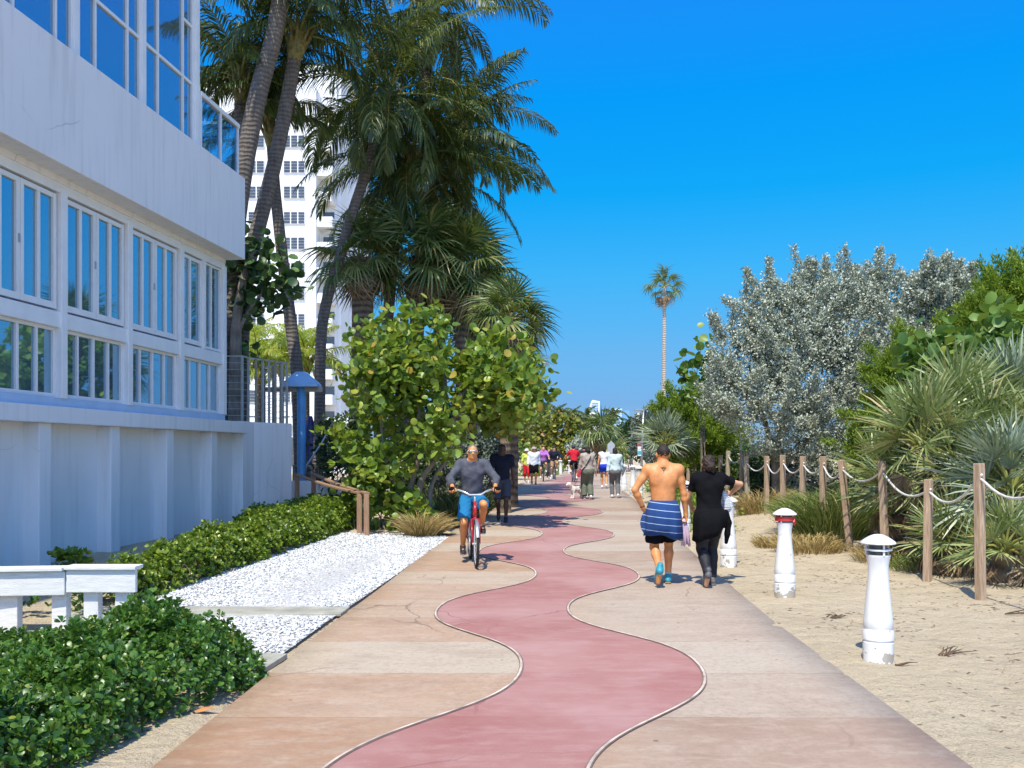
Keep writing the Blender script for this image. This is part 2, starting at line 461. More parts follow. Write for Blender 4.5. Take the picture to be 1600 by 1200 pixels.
def red_mat():
    N = NT('red_tinted_concrete')
    v = N.co()
    sep = N.n('ShaderNodeSeparateXYZ'); N.l(v, sep.inputs[0])
    q = N.math('DIVIDE', N.math('ADD', sep.outputs[1], .04), 1.15)
    idx = N.math('FLOOR', q); fr = N.math('FRACT', q)
    wn_ = N.n('ShaderNodeTexWhiteNoise', noise_dimensions='1D'); N.l(idx, wn_.inputs['W'])
    c = N.ramp(wn_.outputs['Value'], [(0, (.325, .138, .122)), (.5, (.35, .158, .140)), (1, (.375, .182, .160))])
    s1 = N.noise(N.co((.8, 2.6, 1)), .9, 6, .7, .4)
    c = N.mix(N.math('MULTIPLY', N.ramp(s1, [(.54, 0.), (.72, 1.)]), .45), c, (.28, .09, .088))
    s2 = N.noise(N.co((1.3, 3.2, 1)), 2.0, 6, .72)
    c = N.mix(N.math('MULTIPLY', N.ramp(s2, [(.47, 0.), (.70, 1.)]), .42), c, (.47, .31, .285))
    pale = N.noise(v, .5, 4, .6)
    c = N.mix(N.math('MULTIPLY', N.ramp(pale, [(.42, 0.), (.66, 1.)]), .5), c, (.50, .335, .315))
    vc = N.n('ShaderNodeTexVoronoi', feature='DISTANCE_TO_EDGE'); vc.inputs['Scale'].default_value = .45
    nzc = N.n('ShaderNodeTexNoise'); nzc.inputs['Scale'].default_value = 2.2; nzc.inputs['Detail'].default_value = 5; N.l(v, nzc.inputs['Vector']); N.l(N.mix(.25, v, nzc.outputs['Color']), vc.inputs['Vector'])
    c = N.mix(N.math('MULTIPLY', N.math('LESS_THAN', vc.outputs['Distance'], .003), N.math('MULTIPLY', N.ramp(N.noise(v, .4, 2), [(.47, 0.), (.54, 1.)]), .5)), c, (.17, .07, .07))
    fl = N.noise(v, 90, 3, .7)
    c = N.mix(N.math('MULTIPLY', N.ramp(fl, [(.62, 0.), (.72, 1.)]), .4), c, (.6, .46, .42))
    jl = N.math('LESS_THAN', fr, .008)
    jn = N.ramp(N.noise(N.co((1.2, 1, 1)), 1.5, 3), [(.38, .1), (.6, 1.)])
    c = N.mix(N.math('MULTIPLY', N.math('MULTIPLY', jl, jn), .45), c, (.20, .07, .07))
    N.l(c, N.p.inputs['Base Color']); N.p.inputs['Roughness'].default_value = .78
    N.p.inputs['Specular IOR Level'].default_value = .25
    h = N.math('ADD', N.math('MULTIPLY', s2, .6), N.math('MULTIPLY', N.noise(v, 70, 4, .7), .4))
    N.bump(h, .25, .008)
    return N.m

xs = np.concatenate([[-1500, -700, -300, -140, -80, -50, -35], np.arange(-25, -6, .8), np.arange(-6, 8, .09), np.arange(8, 16, .35), np.arange(16, 40, 1.5), [50, 80, 140, 300, 700, 1500]])
ys = np.concatenate([[-60, -30, -15, -8], np.arange(-5, 3, .6), np.arange(3, 16, .09), np.arange(16, 34, .2), np.arange(34, 100, .8), [110, 130, 170, 240, 400, 800, 1600, 2600]])
tag(grid_sheet('sand_ground', xs, ys, zt, sand_mat()), kind='structure')

HALF = 2.12
py_ = np.concatenate([np.arange(-8, 3, .4), np.arange(3, 30, .06), np.arange(30, 92, .25)])
zpath = lambda dz: (lambda X, Y: zg(Y)+.02+dz)
tag(strip_sheet('path', py_, xc(py_)-HALF, xc(py_)+HALF+.15, zpath(0), path_mat(), 10, .12), kind='structure')
def bandc(Y):
    m = np.interp(Y, [-8, 4.8, 8.2, 17, 29, 42, 55, 66, 78, 95], [-.4, .17, .33, .76, 1.45, 2.5, 3.7, 5.6, 9.5, 17])
    ph = 2*np.pi*(Y-7.0)/5.27
    a = .50*(1-.5*sstep(40, 60, Y))
    return m+a*np.cos(ph-.12*np.sin(2*ph))
BW = .70
wb = .006*np.sin(py_*23)+.004*np.sin(py_*61)
M['joint'] = plain('dark_joint', (.20, .14, .115), .9, var=.3, scale=20)
M['pale_edge'] = plain('pale_strip_concrete', (.56, .45, .38), .8, var=.45, scale=5, bump=.1)
M['red'] = red_mat()
def edge(name, side, off, w, dz, m):
    b = bandc(py_)
    # offset along the curve normal so the strip keeps its width where the band swings
    d = np.gradient(b, py_); n = np.sqrt(1+d*d)
    c0 = b+side*BW+side*off*n
    return tag(strip_sheet(name, py_, c0-w/2*n, c0+w/2*n, zpath(dz), m, 1), kind='structure')
tag(strip_sheet('red_band', py_, bandc(py_)-BW, bandc(py_)+BW, zpath(.004), M['red'], 6), kind='structure')
for sd in (-1, 1):
    edge('band_joint', sd, 0.0, .036, .008, M['joint'])
    edge('band_edging', sd, .002, .018, .012, M['pale_edge'])
# left: kerb strip of concrete, gravel bed, cross strip
def poly_sheet(name, pts, z, mat, thick=0):
    mb = MB(); mb.prism(pts, z-thick, z); return mb.build(name, mat)
gravel_pts = [(-1.93, 7.55), (-1.84, 9.2), (-1.70, 10.9), (-1.20, 17.0), (-1.9, 17.6), (-3.4, 17.8), (-3.75, 16.2), (-4.0, 13.0), (-4.2, 10.7), (-4.4, 9.2), (-4.0, 7.9), (-2.6, 7.5)]
def gravel_mat():
    N = NT('white_gravel'); v = N.co()
    vo = N.n('ShaderNodeTexVoronoi'); vo.inputs['Scale'].default_value = 30; N.l(v, vo.inputs['Vector'])
    c = N.ramp(vo.outputs['Distance'], [(.2, (.62, .62, .62)), (.8, (.34, .33, .32))])
    N.l(c, N.p.inputs['Base Color']); N.p.inputs['Roughness'].default_value = .9
    N.bump(vo.outputs['Distance'], -.8, .03)
    return N.m
mb = MB(); mb.add([(x, y, float(zg(y))+.012) for x, y in gravel_pts], [tuple(range(len(gravel_pts)))])
tag(mb.build('gravel_bed', gravel_mat()), kind='structure')
rng = np.random.default_rng(5)
def in_poly(P, poly):
    x, y = P[:, 0], P[:, 1]; c = np.zeros(len(P), bool); n = len(poly)
    for i in range(n):
        x1, y1 = poly[i]; x2, y2 = poly[(i+1) % n]
        k = ((y1 > y) != (y2 > y)) & (x < (x2-x1)*(y-y1)/(y2-y1+1e-12)+x1)
        c ^= k
    return c
def sample_poly(poly, n, rng):
    a = np.array(poly); lo, hi = a.min(0), a.max(0); out = []
    tot = 0
    while tot < n:
        P = lo+(hi-lo)*rng.random((n*2, 2)); P = P[in_poly(P, poly)]; out.append(P); tot += len(P)
    return np.concatenate(out)[:n]
def rand_rot(n, rng):
    q = rng.normal(size=(n, 4)); q /= np.linalg.norm(q, axis=1)[:, None]
    w, x, y, z = q.T
    return np.stack([1-2*(y*y+z*z), 2*(x*y-z*w), 2*(x*z+y*w), 2*(x*y+z*w), 1-2*(x*x+z*z), 2*(y*z-x*w), 2*(x*z-y*w), 2*(y*z+x*w), 1-2*(x*x+y*y)], 1).reshape(-1, 3, 3)
def scatter(name, tv, tf, loc, rot, scl, mat, parent=None, smooth=False):
    tv = np.asarray(tv, float); tf = np.asarray(tf)
    scl = np.asarray(scl); scl = scl.reshape(-1, 1, 1) if scl.ndim == 1 else scl[:, None, :]
    V = np.einsum('nij,nkj->nki', rot, np.broadcast_to(tv[None], (len(loc),)+tv.shape)*scl)+np.asarray(loc)[:, None, :]
    Fc = tf[None]+(np.arange(len(loc))*len(tv))[:, None, None]
    return mesh_uniform(name, V.reshape(-1, 3), Fc.reshape(-1, tf.shape[1]), mat, parent, smooth)
# loose white stones on the bed
ico_v = np.array([(1, 0, 0), (-1, 0, 0), (0, 1, 0), (0, -1, 0), (0, 0, .7), (0, 0, -.7), (.6, .6, .4), (-.6, .6, .35), (-.6, -.6, .42), (.6, -.6, .38)])
ico_f = np.array([(0, 6, 4), (6, 2, 4), (2, 7, 4), (7, 1, 4), (1, 8, 4), (8, 3, 4), (3, 9, 4), (9, 0, 4), (0, 2, 6), (2, 1, 7), (1, 3, 8), (3, 0, 9)])
n = 26000
Pg = sample_poly(gravel_pts, n, rng)
strip_poly = [(-4.6, 9.15), (-1.78, 9.32), (-1.76, 9.72), (-4.7, 9.75)]
Pg = Pg[~in_poly(Pg, [(-5, 9.05), (-1.5, 9.22), (-1.5, 9.82), (-5, 9.85)])]
n = len(Pg)
z = zg(Pg[:, 1])+.018+rng.random(n)*.012
M['stone'] = leafmat('white_stone', [(0, (.40, .38, .35)), (.12, (.68, .68, .67)), (1, (.78, .79, .79))], .8, 0)
rs = rand_rot(n, rng); rs[: n//2] = np.eye(3)
tag(scatter('gravel', ico_v, ico_f, np.column_stack([Pg, z]), rs, np.column_stack([rng.uniform(.010, .026, n), rng.uniform(.010, .024, n), rng.uniform(.007, .016, n)]), M['stone']),
    'loose white stones filling the bed between the hedge and the path', 'gravel', kind='stuff')
mb = MB(); mb.prism(strip_poly, .0, .035); tag(mb.build('concrete_strip', M['concrete'], bevel=.008), kind='structure')
mb = MB(); mb.prism([(-2.75, 6.7), (-1.96, 6.72), (-1.88, 7.5), (-2.6, 7.55)], -.02, .024); tag(mb.build('concrete_slab', M['concrete'], bevel=.006), kind='structure')
mb = MB(); mb.prism([(-3.0, 17.55), (-1.25, 17.1), (-1.1, 17.55), (-1.9, 17.9), (-2.9, 18.0)], float(zg(17.5))-.04, float(zg(17.5))+.03)
M['soil'] = plain('dark_soil', (.09, .065, .045), .95, var=.35, scale=12, bump=.5)
tag(mb.build('timber_edging', M['soil']), kind='structure')

# ================================================================== BEACHFRONT BUILDING (left)
ANG = -math.atan(.114)
B = empty('beachfront_building', (-8.4, 0, 0), ANG, 'white two-storey stucco building with blue reflecting windows, left of the red path', 'building')
KS = 1.0065
bays = [13.65*KS + 1.865*KS*i for i in range(-5, 3)]          # bay lines along the facade
END = 19.33*KS
MB().bb(-9, -.25, -3, 20.6, -.3, 2.152).build('base_wall', M['white_wall'], B)
off_b = -.42
for s in [b+off_b for b in bays]+[bays[-1]+off_b+1.88]:
    if s > 19.9: continue
    MB().bb(-.30, 0, s-.14, s+.14, -.3, 2.15).build('pilaster', M['white_wall'], B, bevel=.012)
MB().bb(-8.9, .10, -3.1, 20.43, 2.148, 2.40).build('ledge', M['white_wall'], B, bevel=.012)
MB().prism([(0, 20.40), (0, 21.03), (.50, 22.15), (-1.3, 24.2), (-8.8, 24.2), (-8.8, 20.40)], -.3, 2.425).build('terrace_wall', M['white_wall'], B, bevel=.01)
MB().bb(-8.7, -.2, -2.9, END, 2.38, 5.93).build('window_wall', M['white_wall'], B)
MB().bb(-.25, .0, -3.0, END+.02, 2.395, 2.54).build('sill', M['blue_sill'], B, bevel=.008)
MB().bb(-.25, .005, -3.0, END+.01, 3.60, 3.84).build('beam', M['white_paint'], B, bevel=.008)
MB().bb(-.25, .003, -3.0, END+.012, 5.65, 5.80).build('header', M['white_paint'], B, bevel=.006)
for s in bays+[END-.05]:
    MB().bb(-.22, .035, s-.075, s+.075, 2.53, 5.72).build('column', M['white_paint'], B, bevel=.008)
MB().bb(-8.6, .03, -3, END-.01, 5.79, 5.90).build('cornice', M['white_wall'], B, bevel=.01)
MB().bb(-9.1, .42, -3.2, 19.55, 5.88, 7.64).build('fascia', M['white_wall'], B, bevel=.015)
def window(s0, s1, z0, z1, x, divs, trans, parent, fr=.05, glass='glass', handles=()):
    """frame with mullions at fractions divs (a thicker meeting stile where w given) and transoms (i, z)"""
    f = MB()
    f.bb(x-.05, x+.03, s0, s0+fr, z0, z1); f.bb(x-.05, x+.03, s1-fr, s1, z0, z1)
    f.bb(x-.05, x+.028, s0+fr-.001, s1-fr+.001, z0, z0+fr*1.3); f.bb(x-.05, x+.028, s0+fr-.001, s1-fr+.001, z1-fr, z1)
    ed = [s0+fr]
    for d, w in divs:
        c = s0+(s1-s0)*d
        f.bb(x-.05, x+.026, c-w/2, c+w/2, z0+fr, z1-fr); ed += [c-w/2, c+w/2]
    ed.append(s1-fr)
    for i, z in trans:
        f.bb(x-.05, x+.023, ed[2*i]-.002, ed[2*i+1]+.002, z-.03, z+.03)
    fo = f.build('window', M['white_frame'], parent, bevel=.004)
    for i in range(len(ed)//2):
        MB().bb(x-.03, x-.012, ed[2*i], ed[2*i+1], z0+fr, z1-fr).build('pane', M[glass], fo)
    for c, z in handles:
        MB().bb(x+.026, x+.05, c-.012, c+.012, z-.06, z+.06).build('handle', M['steel'], fo)
    return fo
allb = bays+[END-.05]
for i in range(1, len(allb)-1):
    a, b = allb[i]+.075, allb[i+1]-.075
    if i < len(allb)-2:
        window(a, b, 2.54, 3.60, -.10, [(.25, .05), (.5, .06), (.75, .05)], [], B)
        m = (a+b)/2
        for (u, v) in ((a+.03, m-.006), (m+.006, b-.03)):
            # folding leaf with deep top and bottom rails
            window(u, v, 3.88, 5.62, -.06, [(.5, .07)], [], B, .075, handles=[(v-.03, 4.75)] if i > 2 and u == a+.03 else [])
    else:
        window(a, b, 2.54, 3.60, -.10, [(.25, .05), (.5, .06), (.75, .05)], [], B)
        m = a+(b-a)*.52
        window(a+.03, m-.05, 3.88, 5.62, -.06, [(.42, .07)], [], B, .07)
        MB().bb(-.2, .02, m-.045, m+.045, 3.84, 5.65).build('column', M['white_paint'], B)
        window(m+.05, b-.01, 3.86, 5.64, -.06, [(.45, .05)], [], B, .04)
# upper storey
UE = 17.62
MB().bb(-8.8, .12, -3.0, UE-.02, 7.60, 11.6).build('upper_wall', M['white_wall'], B)
MB().bb(-9.2, .55, -3.3, UE+.3, 11.6, 11.9).build('roof_slab', M['white_wall'], B, bevel=.02)
ub = [13.6*KS+1.95*k for k in range(-5, 3)]
for i, s in enumerate(ub):
    MB().bb(.0, .27, s-.07, s+.07, 7.64, 11.6).build('upper_column', M['white_paint'], B, bevel=.006)
    if i < len(ub)-1 or True:
        e = ub[i+1] if i+1 < len(ub) else UE
        if e-s > .5:
            window(s+.07, e-.07, 7.66, 11.5, .21, [(.26, .05), (.78, .05)], [(0, 8.85), (1, 8.85), (2, 8.85), (2, 9.95)], B, .045, 'glass_up')
MB().bb(.0, .30, UE-.07, UE+.05, 7.64, 11.6).build('upper_column', M['white_paint'], B, bevel=.006)
# glass balustrade on top of the fascia
G = empty('glass_balustrade', B.matrix_world @ Vector((0, 0, 0)), 0)
G.location = (-8.4, 0, 0); G.rotation_euler = (0, 0, ANG)
tag(G, 'glass balcony balustrade with white rail on top of the white fascia', 'railing')
for a, b in ((UE+.12, UE+.95), (UE+1.0, 19.42)):
    MB().bb(.27, .285, a+.03, b, 7.74, 8.70).build('glass_panel', M['clear_glass'], G)
for s in (UE+.09, UE+.98, 19.45):
    MB().bb(.24, .31, s-.03, s+.03, 7.63, 8.74).build('post', M['white_frame'], G)
MB().bb(.22, .33, UE+.06, 19.50, 8.70, 8.79).build('handrail', M['white_frame'], G, bevel=.01)
MB().bb(-3.0, .22, 19.38, 19.48, 8.70, 8.79).build('handrail', M['white_frame'], G, bevel=.01)
MB().bb(-3.0, .24, 19.425, 19.44, 7.74, 8.70).build('glass_panel', M['clear_glass'], G)
# terrace railing
T = empty('terrace_railing', (-8.4, 0, 0), ANG, 'tall metal railing of flat posts and cables on the white terrace wall', 'railing')
tp = [(-.75, 20.45), (-.08, 20.55), (-.08, 20.9), (.0, 21.15), (.08, 21.35), (.16, 21.55), (.24, 21.75), (.32, 21.95), (.40, 22.08), (.12, 22.4), (-.25, 22.85), (-.7, 23.4)]
for i, (x, y) in enumerate(tp):
    MB().box((x, y, 2.42+.74), (.045, .05, 1.48)).build('post', M['bronze'] if i % 3 == 0 else M['steel'], T)
mbr = MB()
for (a, b) in zip(tp[:-1], tp[1:]): mbr.beam((*a, 3.91), (*b, 3.91), .06, .03)
mbr.build('top_rail', M['steel'], T)
mbr = MB()
for k in range(9):
    for (a, b) in zip(tp[:-1], tp[1:]): mbr.tube([(*a, 2.56+k*.15), (*b, 2.56+k*.15)], .006, 5, False)
mbr.build('cables', M['steel'], T)

# white knee rail in the left foreground
KR = empty('white_rail', (-4.2, 8.55, 0), 0, 'low white timber rail with wide posts in front of the building', 'railing')
def kr(mb, name, bevel=.006, m='knee'): return mb.build(name, M[m], KR, bevel=bevel, off=(-4.2, 8.55, 0))
M['knee'] = plain('worn_white_timber', (.74, .74, .72), .6, var=.10, scale=6, bump=.25, bscale=25, stretch=(1, 6, 6))
kr(MB().box((-3.9, 8.52, .485), (.66, .05, .215)), 'board'); kr(MB().box((-3.9, 8.56, .612), (.68, .19, .035)), 'cap')
kr(MB().beam((-7.3, 8.30, .45), (-4.236, 8.50, .468), .05, .225), 'board'); kr(MB().beam((-7.3, 8.32, .585), (-4.245, 8.53, .604), .19, .035), 'cap')
for x in (-3.72, -4.02, -4.32, -4.80, -5.28, -5.75, -6.2, -6.7):
    y = 8.60+min(0, (x+4.2))*.065
    kr(MB().box((x, y, .18), (.14 if x > -4.5 else .2, .10, .70)), 'post', .006)

# the white apartment tower behind the palms
AT = empty('apartment_tower', (-29, 104, 0), 0, 'tall white apartment tower with rows of louvred windows behind the palms', 'building')
def at(mb, name, m, par=AT): return mb.build(name, M[m], par, off=(-29, 104, 0) if par is AT else (0, 0, 0))
X0, X1 = -52.0, -22.75
at(MB().bb(X0, X1, 104, 124, 0, 44.2), 'tower_wall', 'tower_white')
at(MB().bb(X0, X1+1.9, 106.5, 123, 0, 46.2), 'rear_block', 'tower_white')
at(MB().bb(-26, -20.4, 107, 118, 0, 47.6), 'stair_block', 'tower_white')
at(MB().bb(-21.2, -19.4, 112, 122, 0, 44.0), 'side_wing', 'tower_white')
at(MB().bb(-26.5, -20.1, 106.8, 118.3, 47.6, 48.0), 'roof_cap', 'tower_white')
fl = [1.7+(HZ-y)/F*104 for y in [221+39.8*k for k in range(-3, 12)]]
wx = [(-47, -44.6), (-42, -39.6), (-36.4, -34), (-30.6, -28.7), (-26.5, -24.0)]
for zc in fl:
    if zc < 3 or zc > 43.5: continue
    for a, b in wx:
        w = MB().bb(a, b, 103.86, 104.02, zc-.72, zc+.72).build('window', M['white_frame'], AT, off=(-29, 104, 0))
        k = 3 if b-a > 2 else 2
        for j in range(k):
            u0 = a+(b-a)*j/k+.08; u1 = a+(b-a)*(j+1)/k-.08
            mbp = MB()
            for q in range(4): mbp.bb(u0, u1, 103.80, 103.87, zc-.66+q*.34, zc-.66+q*.34+.26)
            mbp.build('pane', M['tower_side'], w, off=(-29, 104, 0))
    bz = zc-.8
    at(MB().bb(-22.74, -20.9, 104.2, 106.45, bz-.15, bz).bb(-22.74, -20.95, 104.2, 104.28, bz, bz+1.0).bb(-21.0, -20.9, 104.2, 106.4, bz, bz+1.0), 'balcony', 'tower_white')
    at(MB().bb(-22.4, -21.1, 106.42, 106.49, bz, bz+2.1), 'balcony_door', 'tower_side')
# ================================================================== VEGETATION
def nrm(a): return a/np.maximum(np.linalg.norm(a, axis=-1, keepdims=True), 1e-9)
def frames(d, up):
    """rotation matrices whose columns are (width, length=d, normal~up)"""
    d = nrm(np.asarray(d, float)); up = np.asarray(up, float)
    x = np.cross(d, up); bad = np.linalg.norm(x, axis=1) < 1e-4
    x[bad] = np.cross(d[bad], np.array([1., .3, 0])); x = nrm(x)
    return np.stack([x, d, np.cross(x, d)], -1)
def obov():
    # obovate glossy leaf, folded along the midrib, tip bent down
    v = [(0, 0, 0), (0, .45, .03), (0, .8, .0), (0, 1, -.07)]
    L = [(-.16, .3, .06), (-.32, .68, .05), (-.2, .93, -.03)]
    Rr = [(-x, y, z) for x, y, z in L]
    V = v+L+Rr   # 0..3 mid, 4..6 left, 7..9 right
    Q = [(0, 1, 4, 4), (1, 2, 5, 4), (2, 3, 6, 5), (0, 7, 1, 1), (1, 7, 8, 2), (2, 8, 9, 3)]
    T = []
    for a, b, c, d in Q:
        if c == d: T.append((a, b, c))
        elif a == d: T.append((a, b, c))
        else: T += [(a, b, c), (a, c, d)]
    return np.array(V), np.array(T)
def diamond(w=.3, fold=.06, droop=-.08):
    return np.array([(0, 0, 0), (-w, .5, fold), (0, 1, droop), (w, .5, fold)]), np.array([(0, 2, 1), (0, 3, 2)])
def disc(n=9, cup=.12):
    V = [(0, .5, -cup*.6)]
    for k in range(n):
        a = 2*math.pi*(k+.5)/n-math.pi/2
        r = .5*(1 if not (k == n-1) else .98)
        V.append((r*math.cos(a), .5+r*math.sin(a), cup*abs(math.cos(a))*1.0))
    return np.array(V), np.array([(0, k+1, (k+1) % n+1) for k in range(n)])
OB, DI, DC = obov(), diamond(), disc()

GREENS = dict(
    bush=leafmat('glossy_bush_leaf', [(0, (.026, .075, .013)), (.5, (.055, .145, .02)), (.86, (.11, .22, .03)), (.95, (.13, .22, .03)), (1, (.28, .30, .05))], .36, .2, (.2, .4, .05), .5),
    hedge=leafmat('hedge_leaf', [(0, (.055, .11, .015)), (.5, (.14, .22, .022)), (.85, (.24, .32, .03)), (1, (.42, .42, .05))], .34, .25, (.25, .4, .04), .5),
    grape=leafmat('sea_grape_leaf', [(0, (.07, .13, .02)), (.45, (.15, .25, .035)), (.8, (.25, .35, .055)), (.94, (.40, .42, .06)), (1, (.42, .25, .05))], .40, .30, (.36, .48, .05), .45),
    grape_dune=leafmat('dune_sea_grape_leaf', [(0, (.06, .13, .025)), (.5, (.11, .21, .04)), (.9, (.18, .28, .05)), (1, (.30, .34, .06))], .42, .25, (.28, .42, .05), .4),
    grape_painted_shade=leafmat('sea_grape_leaf_painted_shade', [(0, (.03, .065, .02)), (.6, (.055, .12, .03)), (1, (.10, .17, .04))], .45, .12, None, .4),  # darker copy of the sea grape leaf, shade put into its colour
    grape_far=leafmat('yellow_sea_grape_leaf', [(0, (.07, .11, .02)), (.5, (.20, .24, .03)), (.85, (.38, .33, .05)), (1, (.36, .17, .05))], .5, .25),
    silver=leafmat('silver_buttonwood_leaf', [(0, (.23, .26, .19)), (.5, (.43, .47, .36)), (1, (.61, .65, .52))], .5, .12, None, .4),
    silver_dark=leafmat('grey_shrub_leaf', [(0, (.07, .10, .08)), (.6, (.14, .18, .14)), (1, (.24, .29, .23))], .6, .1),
    cedar=leafmat('cedar_needle', [(0, (.08, .15, .015)), (.5, (.17, .26, .022)), (1, (.28, .36, .04))], .6, .3, (.35, .5, .04)),
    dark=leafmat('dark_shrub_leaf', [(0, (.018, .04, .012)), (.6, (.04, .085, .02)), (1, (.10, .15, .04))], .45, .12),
    coco=leafmat('coconut_leaflet', [(0, (.022, .042, .012)), (.5, (.048, .08, .019)), (.93, (.11, .15, .034)), (.985, (.22, .22, .06)), (1, (.30, .20, .08))], .42, .18, (.26, .33, .04), .5),
    coco_young=leafmat('young_palm_leaflet', [(0, (.13, .20, .02)), (.6, (.24, .32, .03)), (1, (.40, .40, .06))], .4, .35, (.5, .6, .05), .4),
    fan=leafmat('fan_palm_blade', [(0, (.055, .09, .022)), (.5, (.11, .16, .042)), (.86, (.21, .255, .075)), (1, (.38, .33, .14))], .4, .2, (.2, .28, .04), .5),
    palmetto=leafmat('palmetto_blade', [(0, (.10, .15, .05)), (.5, (.23, .29, .09)), (.85, (.40, .45, .19)), (.95, (.45, .42, .18)), (1, (.38, .26, .12))], .35, .18, (.3, .38, .08), .5),
    palmetto_blue=leafmat('blue_palmetto_blade', [(0, (.13, .18, .12)), (.5, (.22, .28, .19)), (1, (.36, .41, .28))], .38, .15, (.25, .35, .1), .5),
    dead=leafmat('dead_frond', [(0, (.16, .10, .055)), (.6, (.30, .20, .11)), (1, (.48, .36, .20))], .8, .1),
    gold=leafmat('golden_grass', [(0, (.28, .19, .06)), (.6, (.46, .34, .13)), (1, (.58, .47, .22))], .6, .3),
    grass=leafmat('dune_grass', [(0, (.10, .15, .03)), (.55, (.20, .27, .06)), (.85, (.33, .36, .11)), (1, (.46, .38, .16))], .5, .3),
    grass_dark=leafmat('dark_tuft_grass', [(0, (.05, .07, .025)), (.6, (.11, .14, .04)), (1, (.26, .25, .09))], .55, .2),
)
def bark_mat(name, a, b, rings=9.0, amt=.5, dist=.03):
    N = NT(name); v = N.co()
    w = N.n('ShaderNodeTexWave', wave_type='BANDS', bands_direction='Z'); w.inputs['Scale'].default_value = rings*.32
    w.inputs['Distortion'].default_value = 4.5; w.inputs['Detail'].default_value = 4; w.inputs['Detail Scale'].default_value = 1.2
    N.l(v, w.inputs['Vector'])
    f = N.noise(N.co((1, 1, .5)), 5, 5, .65)
    g = N.noise(N.co((9, 9, .9)), 3, 4, .6)
    mixf = N.math('ADD', N.math('MULTIPLY', w.outputs['Fac'], amt*.6), N.math('MULTIPLY', N.math('ADD', f, g), .5*(1-amt*.4)))
    N.l(N.ramp(mixf, [(.32, a), (.78, b)]), N.p.inputs['Base Color'])
    N.p.inputs['Roughness'].default_value = .9
    N.bump(N.math('ADD', N.math('MULTIPLY', w.outputs['Fac'], .7), g), .7, dist)
    return N.m
M['bark_coco'] = bark_mat('coconut_bark', (.07, .056, .045), (.24, .20, .165), 9, .28)
M['bark_boot'] = bark_mat('palm_boots', (.05, .035, .025), (.26, .19, .12), 5)
M['bark_grey'] = bark_mat('grey_bark', (.10, .085, .065), (.36, .31, .25), 2, .2)
M['bark_pale'] = bark_mat('pale_palm_bark', (.40, .32, .25), (.60, .50, .41), 10, .12)
M['rachis'] = plain('frond_rib', (.24, .25, .06), .5, var=.3)
M['crownshaft'] = plain('palm_sheath', (.20, .17, .05), .6, var=.5, scale=9)
M['twig'] = plain('pale_twig', (.30, .24, .16), .8, var=.3, scale=9)

def lobes_pts(lobes, n, rng, lo=.55, hi=1.05):
    lob = np.array([l for l in lobes], float)           # cx cy cz rx ry rz
    vol = lob[:, 3]*lob[:, 4]*lob[:, 5]; p = vol**.7; p /= p.sum()
    k = rng.choice(len(lob), n, p=p)
    d = nrm(rng.normal(size=(n, 3)))
    r = lo+(hi-lo)*np.sqrt(rng.random(n))
    P = lob[k, :3]+d*lob[k, 3:]*r[:, None]
    return P, nrm(d/lob[k, 3:]), r
def leaves_on(P, D, n_per, size, rng, tmpl, spread=.5, along=.0, wid=1.0, upbias=.3, rand=.8):
    """n_per leaves round each sprig at P pointing along D -> locs, rots, scales"""
    n = len(P)
    Pk = np.repeat(P, n_per, 0); Dk = np.repeat(D, n_per, 0)
    t = rng.random(n*n_per)
    Pk = Pk+Dk*(t*along)[:, None]+rng.normal(size=Pk.shape)*spread*size*.4
    dl = nrm(Dk*.6+rng.normal(size=Pk.shape)*rand+np.array([0, 0, upbias]))
    up = nrm(rng.normal(size=Pk.shape)*.7+np.array([0, 0, 1.])+Dk*.5)
    s = size*rng.uniform(.65, 1.2, len(Pk))
    return Pk, frames(dl, up), np.column_stack([s*wid, s, s])
def trunk_mesh(mb, pts, r0, r1, n=9, rng=None, wob_=0.02, flare=1.25):
    pts = [Vector(p) for p in pts]
    # resample with Catmull-Rom
    out = []
    ext = [pts[0]*2-pts[1]]+pts+[pts[-1]*2-pts[-2]]
    for i in range(1, len(ext)-2):
        for t in np.linspace(0, 1, 6, endpoint=False):
            a, b, c, d = ext[i-1], ext[i], ext[i+1], ext[i+2]
            out.append(.5*((2*b)+(c-a)*t+(2*a-5*b+4*c-d)*t*t+(3*b-a-3*c+d)*t**3))
    out.append(pts[-1])
    m = len(out)
    rad = [r0+(r1-r0)*i/(m-1) for i in range(m)]
    rad[0] *= flare; rad[1] *= 1+(flare-1)*.4
    mb.tube(out, rad, n); return out[-1]

